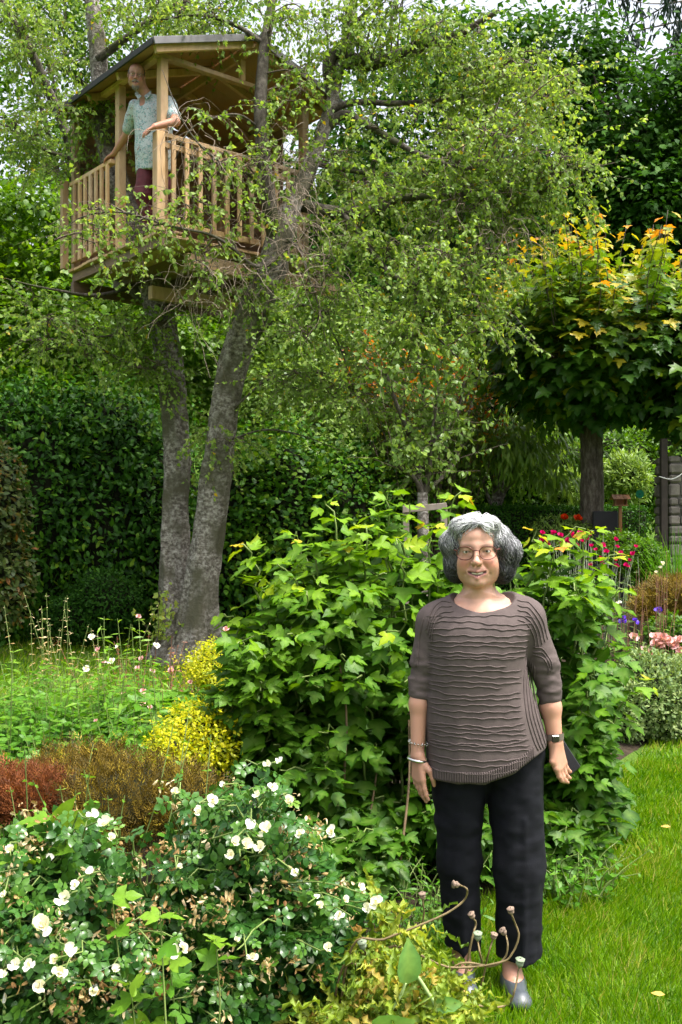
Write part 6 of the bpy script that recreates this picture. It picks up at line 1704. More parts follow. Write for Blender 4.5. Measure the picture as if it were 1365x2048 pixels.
def skin_col(V, H, base, man=False, arm=None):
    L = H.local(V)
    col = np.tile(np.array((*base, 1.0)), (len(V), 1))
    n = vnoise(V, 45, 2)[:, None] * 0.08 + vnoise(V, 130, 3)[:, None] * 0.07
    col[:, :3] *= 1 + n
    def blend(mask, c):
        m = np.clip(mask, 0, 1)[:, None]; col[:, :3] = col[:, :3] * (1 - m) + np.array(c) * m
    g = lambda c, r: np.exp(-(((L - np.array(c)) / np.array(r)) ** 2).sum(1))
    for s in (-1, 1):
        blend(0.75 * g((s * 0.044, -0.07, -0.042), (0.022, 0.04, 0.020)), (base[0] * 1.0, base[1] * 0.60, base[2] * 0.55))
        blend(0.35 * g((s * 0.033, -0.085, -0.016), (0.018, 0.03, 0.007)), (base[0] * 0.85, base[1] * 0.72, base[2] * 0.70))
        blend(0.45 * g((s * 0.034, -0.085, 0.020), (0.020, 0.03, 0.0045)), (0.22, 0.17, 0.14))
    blend(0.45 * g((0, -0.115, -0.040), (0.012, 0.02, 0.012)), (base[0], base[1] * 0.66, base[2] * 0.6))
    lip = (np.abs(L[:, 0]) < 0.031) & (L[:, 1] < -0.070)
    zu = -0.0672 + 0.05 * np.abs(L[:, 0]); zl = -0.0890 + 0.50 * np.abs(L[:, 0])
    lm = np.where(lip, np.maximum(np.exp(-((L[:, 2] - zu) / 0.0042) ** 2), np.exp(-((L[:, 2] - zl) / 0.0055) ** 2)), 0)
    blend(0.85 * lm, (0.44, 0.17, 0.15))
    cav = lip & (np.abs(L[:, 0]) < 0.030) & (np.abs(L[:, 2] + 0.0780 - 0.26 * np.abs(L[:, 0])) < 0.0068 - 0.12 * np.abs(L[:, 0]))
    blend(cav * 1.0, (0.10, 0.03, 0.03))
    sl = np.zeros(len(V))
    for s in (-1, 1):
        sl = np.maximum(sl, np.exp(-((L[:, 2] + 0.002) / 0.0024) ** 2) * (np.abs(np.abs(L[:, 0]) - 0.0335) < 0.0135) * (L[:, 1] < -0.06))
    blend(0.92 * sl, (0.05, 0.035, 0.03))
    if arm is not None:
        blend((V[:, 2] < arm[0]) * 0.85, arm[1])
    return col
def put(V, off): return V + np.array(off)
def smooth_folds(V, F, amp, scale, seed, stretch=(1, 1, 1)):
    """push the cloth in and out along its normals"""
    me_n = np.zeros_like(V)
    a, b, c = V[F[:, 0]], V[F[:, 1]], V[F[:, 2]]
    fn = np.cross(b - a, c - a)
    for i in range(4): np.add.at(me_n, F[:, i], fn)
    me_n = nrm(me_n)
    q = V * np.array(stretch)
    return V + me_n * (amp * (vnoise(q, scale, seed) + 0.5 * vnoise(q, scale * 2.1, seed + 1)))[:, None]

M_SKIN = plain_mat('skin', (0.6, 0.4, 0.3), 0.48, attr=True, sss=0.12, spec=0.4, bump=0.06, bscale=350)
M_KNIT = plain_mat('taupe_knit', (0.098, 0.077, 0.073), 0.92, noise=(45, 0.12), spec=0.15, bump=0.22, bscale=500)
M_TROUS = plain_mat('black_cotton', (0.0065, 0.007, 0.010), 0.85, noise=(25, 0.3), spec=0.18, bump=0.15, bscale=300)
M_LEATHER = plain_mat('grey_leather', (0.055, 0.065, 0.075), 0.4, noise=(40, 0.2))
M_STEEL = plain_mat('silver', (0.62, 0.62, 0.60), 0.25, metal=1.0)
M_FRAME = plain_mat('copper_frame', (0.10, 0.022, 0.016), 0.35, metal=0.2)
M_TEETH = plain_mat('teeth', (0.58, 0.50, 0.37), 0.35)
M_EYE, nt, out = new_mat('eye')
a_ = nd(nt, 'ShaderNodeAttribute', attribute_name='col'); p_ = nd(nt, 'ShaderNodeBsdfPrincipled'); p_.inputs['Roughness'].default_value = 0.12
nt.links.new(a_.outputs['Color'], p_.inputs['Base Color']); nt.links.new(p_.outputs[0], out.inputs[0])
M_LENS, nt, out = new_mat('spectacle_lens')
tr = nd(nt, 'ShaderNodeBsdfTransparent'); gl = nd(nt, 'ShaderNodeBsdfGlossy'); gl.inputs['Roughness'].default_value = 0.03
mx_ = nd(nt, 'ShaderNodeMixShader'); fr = nd(nt, 'ShaderNodeFresnel'); fr.inputs['IOR'].default_value = 1.25
nt.links.new(fr.outputs[0], mx_.inputs[0]); nt.links.new(tr.outputs[0], mx_.inputs[1]); nt.links.new(gl.outputs[0], mx_.inputs[2]); nt.links.new(mx_.outputs[0], out.inputs[0])
M_HAIR, nt, out = new_mat('grey_hair')
a_ = nd(nt, 'ShaderNodeAttribute', attribute_name='tint'); r_ = ramp(nt, [(0, (0.012, 0.012, 0.013)), (0.35, (0.07, 0.07, 0.072)), (0.7, (0.30, 0.30, 0.31)), (1, (0.72, 0.72, 0.72))])
p_ = nd(nt, 'ShaderNodeBsdfPrincipled'); p_.inputs['Roughness'].default_value = 0.42
nt.links.new(a_.outputs['Fac'], r_.inputs[0]); nt.links.new(r_.outputs[0], p_.inputs['Base Color']); nt.links.new(p_.outputs[0], out.inputs[0])

def eyes_and_teeth(H, off, parent, iris=(0.10, 0.07, 0.05)):
    for s in (-1, 1):
        V, F = mound_core(np.zeros(3), np.ones(3) * 0.0128, 0, 24, 18, 0)
        d = V / 0.0128
        f = np.arccos(np.clip(d @ np.array((0, -1.0, 0)), -1, 1))
        col = np.where(f[:, None] < 0.24, (0.01, 0.01, 0.01, 1), np.where(f[:, None] < 0.52, (*iris, 1), (0.72, 0.68, 0.64, 1)))
        MB().add(put(H.world(V + np.array((s * 0.0335, -0.0715, -0.0012))), off), F, col=col).build('eye', M_EYE, parent)
    mb = MB()
    tube(mb, put(H.world(resample([(-0.0225, -0.0790, -0.0705), (-0.012, -0.0870, -0.0735), (0, -0.0900, -0.0748), (0.012, -0.0870, -0.0735), (0.0225, -0.0790, -0.0705)], 16)), off), np.array([0.0022] + [0.0042] * 14 + [0.0022]), 8)
    mb.build('teeth', M_TEETH, parent)
def spectacles(H, off, parent, mat, hw=0.0275, hh=0.0225, sep=0.0375, y=-0.108, r=0.0017, zc=-0.005):
    g = None
    ang = np.linspace(0, 2 * math.pi, 40, endpoint=False)
    def rim(s):
        x = s * sep + hw * np.sign(np.cos(ang)) * np.abs(np.cos(ang)) ** 0.85
        z = zc + hh * np.sign(np.sin(ang)) * np.abs(np.sin(ang)) ** 0.9 * np.where(np.sin(ang) > 0, 0.92, 1.0)
        yy = y + 3.2 * (np.abs(x) - 0.01).clip(0) ** 2 * 2.2
        return np.stack([x, yy, z], 1)
    mb = MB()
    for s in (-1, 1):
        P = rim(s); tube(mb, put(H.world(np.concatenate([P, P[:2]])), off), r, 6, cap=False)
    tube(mb, put(H.world(resample([(-0.0115, y, 0.001), (0, y - 0.003, 0.004), (0.0115, y, 0.001)], 8)), off), r, 6)
    for s in (-1, 1):
        x0 = s * (sep + hw); tube(mb, put(H.world(resample([(x0, y + 0.021, 0.003), (s * 0.074, -0.075, 0.004), (s * 0.078, -0.02, 0.003), (s * 0.078, 0.02, -0.004)], 14)), off), r * 1.1, 6)
    g = mb.build('glasses', mat, parent)
    for s in (-1, 1):
        P = rim(s); n = len(P)
        V = np.concatenate([P.mean(0, keepdims=True) + np.array((0, -0.0015, 0)), P])
        F = np.stack([np.zeros(n, int), 1 + np.arange(n), 1 + (np.arange(n) + 1) % n], 1)
        MB().add(put(H.world(V), off), F).build('lens', M_LENS, g)
    return g
def hair_strands(vol, seeds, rng, flow, m, step, lift, wave):
    """strands that run over the surface of the hair volume"""
    P = seeds.copy(); N = len(P); out = [P.copy()]
    ph = rng.uniform(0, 6.28, N); lf = lift * rng.random(N)
    e = 0.0015
    def grad(Q):
        return nrm(np.stack([vol.eval(Q + d) - vol.eval(Q - d) for d in (np.array((e, 0, 0)), np.array((0, e, 0)), np.array((0, 0, e)))], 1))
    for i in range(1, m):
        g = grad(P)
        d = flow(P) + wave * np.stack([np.sin(ph + i * 0.9), np.cos(ph * 1.7 + i * 0.8), 0.3 * np.sin(ph + i)], 1)
        d = nrm(d - g * np.sum(d * g, 1, keepdims=True))
        P = P + d * step
        g = grad(P); f = vol.eval(P)
        P = P - g * (f - lf * (1 - 0.8 * i / m))[:, None] * 0.9
        out.append(P.copy())
    return np.stack(out, 1)

# ------------------------------------------------------------------ the woman
WO = np.array(((970 - CX) / FPX * 3.4, 3.4, 0.0))
woman = thing('person', WO, 'woman with grey bob, glasses, taupe ridged jumper and black trousers standing before the bush', 'person')
HW = Head((-0.026, -0.020, 1.500), rotm(-0.19, 0.03, -0.03))
v = Vol((-0.31, -0.21, -0.01), (0.34, 0.18, 1.63), 0.0030)
sculpt_head(v, HW)
v.u(cone((-0.020, 0.020, 1.42), (-0.012, 0.022, 1.30), 0.052, 0.058), 0.03)                 # neck
v.u(cone((-0.030, -0.030, 1.400), (-0.024, -0.020, 1.33), 0.026, 0.032), 0.03)              # soft throat
for s in (-1, 1): v.u(cone((-0.016 + s * 0.022, -0.028, 1.37), (-0.014 + s * 0.012, -0.054, 1.292), 0.010, 0.009), 0.02)
v.u(loft([(0.80, 0.0, 0.165, 0.01, 0.105), (1.0, -0.01, 0.150, 0.005, 0.11), (1.16, -0.012, 0.150, 0.0, 0.115), (1.25, -0.012, 0.140, 0.002, 0.100), (1.30, -0.012, 0.115, 0.008, 0.080), (1.335, -0.012, 0.070, 0.016, 0.056)]), 0.05)
v.u(cone((-0.012, 0.012, 1.300), (-0.130, 0.012, 1.278), 0.046, 0.038), 0.03); v.u(cone((-0.012, 0.012, 1.300), (0.110, 0.012, 1.284), 0.046, 0.038), 0.03)
for s in (-1, 1): v.u(cone((-0.012 + s * 0.018, -0.066, 1.286), (-0.012 + s * 0.10, -0.040, 1.312), 0.009, 0.008), 0.02)   # collar bones
v.u(cone((-0.158, 0.010, 1.255), (-0.214, 0.010, 1.06), 0.038, 0.031), 0.03); v.u(cone((-0.214, 0.010, 1.06), (-0.224, 0.004, 0.97), 0.030, 0.0315), 0.02); v.u(cone((-0.224, 0.004, 0.97), (-0.231, -0.015, 0.802), 0.0315, 0.0225), 0.02)
v.u(cone((0.132, 0.010, 1.262), (0.214, 0.012, 1.05), 0.038, 0.032), 0.03); v.u(cone((0.214, 0.012, 1.05), (0.226, 0.004, 0.96), 0.031, 0.034), 0.02); v.u(cone((0.226, 0.004, 0.96), (0.238, -0.010, 0.845), 0.034, 0.0245), 0.02)
hand(v, (-0.229, -0.016, 0.800), (0.02, -0.10, -1.0), (0.55, -0.85, 0), (0.85, 0.55, 0.0), 0.92, curl=(0.16, 0.20, 0.24, 0.30), thumb=0.5)
hand(v, (0.239, -0.012, 0.842), (0.20, -0.06, -1.0), (-0.75, -0.65, 0), (0.55, 0.80, 0.05), 0.95, curl=(0.42, 0.44, 0.46, 0.48), thumb=0.9, spread=0.0)
v.u(ell((0.02, 0.02, 0.86), (0.16, 0.11, 0.13)), 0.03)
for (x, y, xf, yf) in ((0.10, 0.0, 0.092, -0.02), (-0.085, 0.03, -0.072, 0.045)):
    v.u(cone((x, 0.02, 0.80), (x + 0.005, y, 0.43), 0.068, 0.046), 0.03); v.u(cone((x + 0.005, y, 0.43), (xf, yf + 0.02, 0.085), 0.046, 0.032), 0.02)
    v.u(ell((xf, yf - 0.005, 0.045), (0.036, 0.055, 0.045)), 0.02); v.u(cone((xf, yf - 0.02, 0.035), (xf + 0.004, yf - 0.115, 0.022), 0.031, 0.022), 0.02)
V, F = v.mesh()
col = skin_col(V, HW, (0.53, 0.295, 0.21), arm=(1.14, (0.47, 0.245, 0.165)))
body = MB().add(put(V, WO), F, col=col).build('body', M_SKIN, woman)
dm = body.modifiers.new('lighter', 'DECIMATE'); dm.ratio = 0.42
lm = bpy.data.meshes.new_from_object(body.evaluated_get(bpy.context.evaluated_depsgraph_get()))
body.modifiers.clear(); om = body.data; body.data = lm; bpy.data.meshes.remove(om)
eyes_and_teeth(HW, WO, woman)
spectacles(HW, WO, woman, M_FRAME)
# hair
hv = Vol((-0.22, -0.17, 1.33), (0.18, 0.17, 1.66), 0.0042)
for c_, r_2 in (((0, 0.022, 0.032), (0.084, 0.102, 0.086)), ((-0.091, 0.002, 0.024), (0.033, 0.048, 0.038)), ((-0.076, 0.022, -0.050), (0.038, 0.054, 0.060)), ((0.068, 0.008, 0.026), (0.042, 0.058, 0.046)), ((0.099, 0.024, -0.012), (0.042, 0.060, 0.046)), ((0.078, 0.022, -0.064), (0.040, 0.054, 0.050)), ((0.0, 0.075, -0.050), (0.100, 0.052, 0.078)), ((0.015, -0.050, 0.082), (0.058, 0.042, 0.028)), ((-0.045, -0.042, 0.078), (0.040, 0.042, 0.030))):
    hv.u(HW.e(c_, r_2), 0.022)
hv.s_(HW.e((0.0, -0.105, -0.040), (0.0690, 0.110, 0.124)), 0.012)
hv.s_(HW.e((0.0, -0.03, -0.165), (0.062, 0.10, 0.075)), 0.012)
HVm, HF = hv.mesh()
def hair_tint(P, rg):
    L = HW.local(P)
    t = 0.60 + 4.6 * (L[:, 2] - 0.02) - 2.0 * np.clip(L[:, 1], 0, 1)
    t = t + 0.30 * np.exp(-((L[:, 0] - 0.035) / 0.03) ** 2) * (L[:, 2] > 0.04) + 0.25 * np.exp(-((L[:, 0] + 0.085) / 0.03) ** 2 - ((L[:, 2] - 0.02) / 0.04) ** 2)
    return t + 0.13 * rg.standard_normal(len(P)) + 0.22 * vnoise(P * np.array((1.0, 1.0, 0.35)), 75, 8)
rh = np.random.default_rng(301)
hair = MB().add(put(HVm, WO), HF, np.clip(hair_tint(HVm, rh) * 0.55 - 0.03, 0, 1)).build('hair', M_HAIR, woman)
sd = HVm[rh.integers(0, len(HVm), 3000)]
def flow(P):
    L = HW.local(P)
    side = np.where(L[:, 0] > 0.018, 1.0, -1.0)
    top = np.clip((L[:, 2] - 0.03) / 0.07, 0, 1)
    low = np.clip((-L[:, 2] - 0.05) / 0.05, 0, 1)
    d = np.stack([side * (1.1 * top - 0.9 * low), 0.55 * top - 0.35 * low * np.sign(L[:, 1] + 0.01), -1.0 + 0.5 * top + 0.5 * low], 1)
    return d @ HW.R.T
ST = hair_strands(hv, sd, rh, flow, 9, 0.0105, 0.013, 0.6)
LK = hair_strands(hv, HVm[rh.integers(0, len(HVm), 200)], rh, flow, 12, 0.0095, 0.005, 0.8)
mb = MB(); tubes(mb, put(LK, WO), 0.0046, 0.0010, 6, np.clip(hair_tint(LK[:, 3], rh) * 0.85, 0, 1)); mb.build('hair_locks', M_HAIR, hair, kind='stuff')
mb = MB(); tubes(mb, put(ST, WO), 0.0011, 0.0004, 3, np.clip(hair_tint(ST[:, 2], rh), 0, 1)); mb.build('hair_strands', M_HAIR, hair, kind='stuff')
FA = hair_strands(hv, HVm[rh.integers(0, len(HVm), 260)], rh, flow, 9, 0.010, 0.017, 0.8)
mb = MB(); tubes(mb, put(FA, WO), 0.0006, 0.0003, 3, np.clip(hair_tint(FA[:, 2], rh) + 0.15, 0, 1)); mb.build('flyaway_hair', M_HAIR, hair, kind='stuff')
# earring
mb = MB(); V, F = mound_core(HW.p(-0.0735, -0.012, -0.050) + WO, np.ones(3) * 0.005, 0, 10, 8, 0); mb.add(V, F); mb.build('earring', plain_mat('amber', (0.5, 0.15, 0.05), 0.3), woman)
# jumper
sv = Vol((-0.29, -0.20, 0.70), (0.30, 0.20, 1.37), 0.0046)
sv.u(loft([(0.70, 0.008, 0.204, 0.008, 0.150), (0.80, 0.010, 0.205, 0.006, 0.152), (0.92, -0.006, 0.196, 0.002, 0.140), (1.05, -0.026, 0.172, -0.004, 0.134), (1.15, -0.028, 0.166, -0.006, 0.136), (1.235, -0.020, 0.176, 0.0, 0.130), (1.295, -0.016, 0.155, 0.008, 0.100), (1.335, -0.014, 0.110, 0.014, 0.066), (1.358, -0.014, 0.05, 0.018, 0.03)], 2.25), 0.03)
sv.u(cone((-0.10, 0.010, 1.298), (-0.168, 0.010, 1.250), 0.048, 0.062), 0.04); sv.u(cone((0.07, 0.010, 1.306), (0.142, 0.010, 1.262), 0.050, 0.064), 0.04)
sv.u(cone((-0.168, 0.010, 1.250), (-0.203, 0.008, 1.120), 0.061, 0.047), 0.022); sv.u(cone((-0.203, 0.008, 1.120), (-0.221, 0.008, 1.040), 0.047, 0.040), 0.015); sv.u(cone((-0.219, 0.008, 1.040), (-0.223, 0.006, 1.010), 0.040, 0.039), 0.01)
sv.u(cone((0.142, 0.010, 1.262), (0.202, 0.010, 1.110), 0.064, 0.051), 0.022); sv.u(cone((0.202, 0.010, 1.110), (0.222, 0.010, 1.025), 0.051, 0.043), 0.015); sv.u(cone((0.221, 0.010, 1.025), (0.2235, 0.008, 0.992), 0.043, 0.042), 0.008)
HEMX, HEMZ = [-0.25, -0.188, -0.017, 0.08, 0.145, 0.213, 0.26], [0.735, 0.728, 0.736, 0.772, 0.812, 0.842, 0.85]
hem_fn = (lambda x, y, z: np.interp(x, HEMX, HEMZ) - z + 0 * y, (-1, -1, 0), (1, 1, 2))
sv.i(hem_fn, 0.004)
sv.s_(ell((-0.008, -0.030, 1.388), (0.124, 0.118, 0.102), rotm(0, 0.28)), 0.004)
V, F = sv.mesh()
V = smooth_folds(V, F, 0.0065, 8, 5, (1.7, 1, 0.40))
wsl = sstep(0.160, 0.195, np.abs(V[:, 0] + 0.01)) * sstep(1.19, 1.10, V[:, 2]) * (V[:, 2] > 0.97)
V = V + (smooth_folds(V, F, 0.0042, 38, 9, (0.5, 0.5, 1.5)) - V) * wsl[:, None]
jumper = MB().add(put(V, WO), F).build('jumper', M_KNIT, woman)
bvh = BVHTree.FromPolygons(V.tolist(), F.tolist())
def drape(xz, lift=0.0012):
    out = []
    for x, z in xz:
        h = bvh.ray_cast(Vector((x, -1.0, z)), Vector((0, 1, 0)))
        if h[0] is not None and h[0].y < 0.10:
            out.append(np.array(h[0]) + np.array(h[1]) * lift * (1 if h[1].y < 0 else -1))
    return np.array(out)
def wx(px): return (px - 970) * 0.0017077
def wz(py): return (1975 - py) * 0.0017077
rt = np.random.default_rng(311)
mb = MB()
def tuck(pts, r=0.0024, n=60, wob=0.0016):
    XZ = resample([(wx(a), wz(b), 0) for a, b in pts], n)[:, :2]
    ph = rt.uniform(0, 6.28, 3)
    XZ[:, 1] += wob * (np.sin(XZ[:, 0] * 70 + ph[0]) + 0.7 * np.sin(XZ[:, 0] * 150 + ph[1]))
    Q = drape(XZ)
    if len(Q) > 6:
        R = np.full(len(Q), r) * (0.8 + 0.35 * rt.random(len(Q))); R[:3] *= (0.2, 0.5, 0.8); R[-3:] *= (0.8, 0.5, 0.2)
        tube(mb, put(Q, WO), R, 6)
def rx_end(y): return np.interp(y, [1215, 1235, 1290, 1330, 1400, 1450, 1495, 1540], [1068, 1062, 1052, 1036, 1030, 1042, 1052, 1010])
y = 1226.0
while y < 1528:
    xr = rx_end(y); xl = 852 + rt.uniform(-1, 4)
    kind = rt.random()
    if kind < 0.08: xr = xl + rt.uniform(40, 75)
    elif kind < 0.16: xr = xl + rt.uniform(120, 160)
    s = rt.uniform(-4, 5)
    lift_r = -10 * max(0, (y - 1440) / 90) * (xr - xl) / 200
    tuck([(xl, y + s), ((2 * xl + xr) / 3, y + rt.uniform(-4, 2)), ((xl + 2 * xr) / 3, y + rt.uniform(-3, 3)), (xr, y + rt.uniform(-2, 4) + lift_r)])
    y += rt.choice((7, 9, 11, 14)) + rt.uniform(-1, 2)
for q in range(5):   # right shoulder arcs over the sleeve
    o = q * 9
    tuck([(1030 - o * 0.1, 1196 + o), (1058 - o * 0.3, 1206 + o), (1080 - o * 0.5, 1236 + o * 0.9), (1092 - o * 0.7, 1275 + o * 0.5)])
for q in range(4):
    o = q * 9
    tuck([(900 + o * 0.2, 1199 + o), (876, 1204 + o), (858 + o * 0.2, 1225 + o), (850 + o * 0.4, 1255 + o)])
for q in range(3): tuck([(1062, 1288 + q * 9), (1080, 1292 + q * 9), (1096 - q * 2, 1315 + q * 7), (1100 - q * 4, 1335 + q * 4)])
for q in range(6):   # lengthwise tucks down the side panel
    o = q * 6.5
    tuck([(1050 + o * 0.5, 1305 + q * 4), (1040 + o * 0.9, 1355), (1042 + o * 1.1, 1415), (1056 + o * 1.15, 1465), (1066 + o, 1487 - q)], wob=0.0005)
for q in range(5): tuck([(846 - q * 2.5, 1232 + q * 8), (838 - q * 1.5, 1275 + q * 4), (834 - q * 1.0, 1330)], wob=0.0004)
mb.build('tucks', M_KNIT, jumper, kind='stuff')
mb = MB()
for k in range(46):
    x = -0.190 + k * 0.0076
    if x > 0.146: break
    z0 = float(np.interp(x, HEMX, HEMZ))
    Q = drape([(x, z0 + 0.004 + j * 0.006) for j in range(7)], 0.0005)
    if len(Q) == 7: tube(mb, put(Q, WO), 0.0032, 6)
mb.build('ribbed_hem', M_KNIT, jumper, kind='stuff')
# trousers
tv_ = Vol((-0.26, -0.17, 0.09), (0.28, 0.20, 0.98), 0.0055)
tv_.u(ell((0.012, 0.022, 0.84), (0.192, 0.122, 0.150)), 0.03)
tv_.u(cone((0.108, 0.012, 0.80), (0.116, 0.0, 0.42), 0.104, 0.087), 0.03); tv_.u(cone((0.116, 0.0, 0.42), (0.118, 0.0, 0.08), 0.087, 0.073), 0.03)
tv_.u(cone((-0.090, 0.024, 0.80), (-0.080, 0.035, 0.42), 0.098, 0.074), 0.03); tv_.u(cone((-0.080, 0.035, 0.42), (-0.070, 0.05, 0.08), 0.074, 0.062), 0.03)
tv_.i((lambda x, y, z: np.interp(x, [-0.05, 0.02], [0.125, 0.108]) - z + 0 * y, (-1, -1, 0), (1, 1, 2)), 0.003)
for (x0_, dz_) in ((0.118, 0), (-0.074, 0)):
    tv_.u(cone((x0_ + 0.004, -0.088 if x0_ > 0 else -0.036, 0.60), (x0_, -0.074 if x0_ > 0 else -0.012, 0.11), 0.004, 0.004), 0.02)   # pressed crease
V, F = tv_.mesh()
V = smooth_folds(V, F, 0.008, 9, 15, (1.3, 1.3, 0.45)); V = smooth_folds(V, F, 0.0035, 16, 18, (0.9, 0.9, 1.6))
MB().add(put(V, WO), F).build('trousers', M_TROUS, woman)
# shoes
for (xf, yf) in ((0.092, -0.02), (-0.072, 0.045)):
    sh = Vol((xf - 0.07, yf - 0.19, -0.01), (xf + 0.07, yf + 0.10, 0.10), 0.004)
    sh.u(ell((xf, yf + 0.01, 0.034), (0.041, 0.062, 0.038)), 0.01); sh.u(cone((xf, yf - 0.02, 0.032), (xf + 0.004, yf - 0.115, 0.024), 0.040, 0.033), 0.02); sh.u(ell((xf + 0.004, yf - 0.13, 0.022), (0.036, 0.032, 0.022)), 0.02)
    sh.s_(ell((xf, yf + 0.0, 0.085), (0.036, 0.085, 0.040)), 0.006); sh.i((lambda x, y, z: 0.002 - z + 0 * x + 0 * y, (-1,) * 3, (1,) * 3), 0.003)
    V, F = sh.mesh()
    MB().add(put(V, WO), F).build('shoe', M_LEATHER, woman)
# bracelet of links, bangle, watch, ring
def ring_pts(c, ax, r, n=28, sq=1.0):
    ax = nrm(np.array(ax, float)); X = nrm(np.cross(ax, (0.1, 1, 0.2))); Y_ = np.cross(ax, X)
    a = np.linspace(0, 2 * math.pi, n, endpoint=False)
    return np.array(c) + r * (np.cos(a)[:, None] * X + sq * np.sin(a)[:, None] * Y_)
mb = MB()
P = ring_pts((-0.2275, -0.010, 0.842), (0.12, 0, 1), 0.0315, 16)
for k in range(16):
    q = ring_pts(P[k], (P[(k + 1) % 16] - P[k - 1]) if k % 2 else (0.2, 0.3, 1), 0.0045, 8); tube(mb, put(np.concatenate([q, q[:2]]), WO), 0.0014, 5, cap=False)
mb.build('chain_bracelet', M_STEEL, woman, kind='stuff')
mb = MB(); P = ring_pts((-0.229, -0.014, 0.786), (0.15, 0, 1), 0.0335, 28); P = np.concatenate([P, P[:2]])
for dz in (-0.004, 0.0, 0.004): pass
tube(mb, put(P, WO), 0.0055, 8, cap=False); mb.build('bangle', M_STEEL, woman)
mb = MB(); P = ring_pts((0.2365, -0.008, 0.862), (-0.1, 0.1, 1), 0.0315, 28)
ringv = np.stack([P + np.array((0.0, 0, -0.011)), P + np.array((0, 0, 0.011))], 1).reshape(-1, 3); nn = len(P); i_ = np.arange(nn) * 2; j_ = (i_ + 2) % (2 * nn)
mb.add(put(ringv, WO), np.stack([i_, j_, j_ + 1, i_ + 1], 1)); wst = mb.build('watch_strap', plain_mat('watch_mesh', (0.16, 0.13, 0.11), 0.5, metal=0.3), woman)
mb = MB(); box_on(mb, np.array((0.218, -0.0465, 0.851)) + WO, (0.026, 0.004, 0), (0.001, -0.007, 0), (0, 0, 0.024), bev=0.003); mb.build('watch_case', plain_mat('watch_case', (0.05, 0.045, 0.04), 0.2, metal=0.6), wst, smooth=False)
# phone held at her side
pm = np.array(Matrix.Rotation(math.radians(-33), 3, 'Y') @ Matrix.Rotation(math.radians(18), 3, 'Z'))
pc = np.array((0.284, 0.030, 0.772)) + WO
mb = MB(); a0 = pc - pm @ np.array((0.035, 0.004, 0.050)); box_on(mb, a0, pm @ np.array((0.068, 0, 0)), pm @ np.array((0, 0.008, 0)), pm @ np.array((0, 0, 0.120)), bev=0.003)
ph = thing('smartphone', pc, 'black smartphone held at her side in the woman\'s hand', 'phone')
mb.build('case', plain_mat('phone_case', (0.012, 0.012, 0.015), 0.35), ph, smooth=False)
mb = MB(); a1 = a0 + pm @ np.array((0.004, -0.0012, 0.005)); box_on(mb, a1, pm @ np.array((0.060, 0, 0)), pm @ np.array((0, 0.001, 0)), pm @ np.array((0, 0, 0.110)), bev=0); mb.build('screen', plain_mat('phone_glass', (0.01, 0.01, 0.012), 0.06), ph, smooth=False)

# ------------------------------------------------------------------ the man in the treehouse
MO = np.array((-1.99, 10.35, 4.492))
man = thing('person', MO, 'bearded man in glasses, patterned short-sleeved shirt and dark red trousers leaning at the treehouse opening', 'person')
HM = Head((-0.105, -0.15, 1.668), rotm(0.14, 0.30, 0.08), 1.06)
v = Vol((-0.60, -0.58, -0.01), (0.45, 0.52, 1.86), 0.0075)
sculpt_head(v, HM, True)
v.u(cone((-0.09, -0.10, 1.60), (-0.01, -0.01, 1.46), 0.058, 0.066), 0.04)
v.u(loft([(0.80, 0.04, 0.16, 0.03, 0.11), (1.1, 0.04, 0.165, 0.02, 0.12), (1.35, 0.03, 0.175, 0.01, 0.12), (1.45, 0.02, 0.16, 0.0, 0.09), (1.50, 0.01, 0.09, 0.0, 0.07)]), 0.05)
SHR, ELR, WRR = (-0.155, 0.03, 1.42), (-0.275, 0.20, 1.20), (-0.455, 0.375, 1.055)
SHL, ELL, WRL = (0.205, -0.02, 1.435), (0.325, -0.325, 1.120), (0.135, -0.430, 1.030)
for (a, b, c_) in ((SHR, ELR, WRR), (SHL, ELL, WRL)):
    v.u(cone(a, b, 0.055, 0.045), 0.03); v.u(cone(b, c_, 0.046, 0.030), 0.02)
hand(v, WRR, (-0.75, 0.45, -0.25), (0.5, 0.6, 0.3), (0, 0, -1), 1.05, curl=(0.3, 0.3, 0.35, 0.35))
hand(v, WRL, (-0.85, -0.12, -0.48), (-0.1, 0.9, 0.4), (0, 0.2, -1), 1.05, curl=(0.4, 0.45, 0.5, 0.5))
for (hx, kx, ky, fx, fy_) in ((-0.03, -0.06, -0.06, 0.02, 0.02), (0.12, 0.16, -0.02, 0.17, 0.06)):
    v.u(cone((hx, 0.03, 0.85), (kx, ky, 0.46), 0.085, 0.058), 0.03); v.u(cone((kx, ky, 0.46), (fx, fy_, 0.09), 0.056, 0.038), 0.02); v.u(cone((fx, fy_, 0.05), (fx - 0.05, fy_ - 0.14, 0.04), 0.042, 0.032), 0.02)
V, F = v.mesh()
col = skin_col(V, HM, (0.42, 0.215, 0.145), True, arm=(1.40, (0.46, 0.215, 0.14)))
MB().add(put(V, MO), F, col=col).build('body', M_SKIN, man)
eyes_and_teeth(HM, MO, man)
spectacles(HM, MO, man, plain_mat('grey_frame', (0.10, 0.10, 0.11), 0.3, metal=0.6), hw=0.024, hh=0.016, y=-0.104)
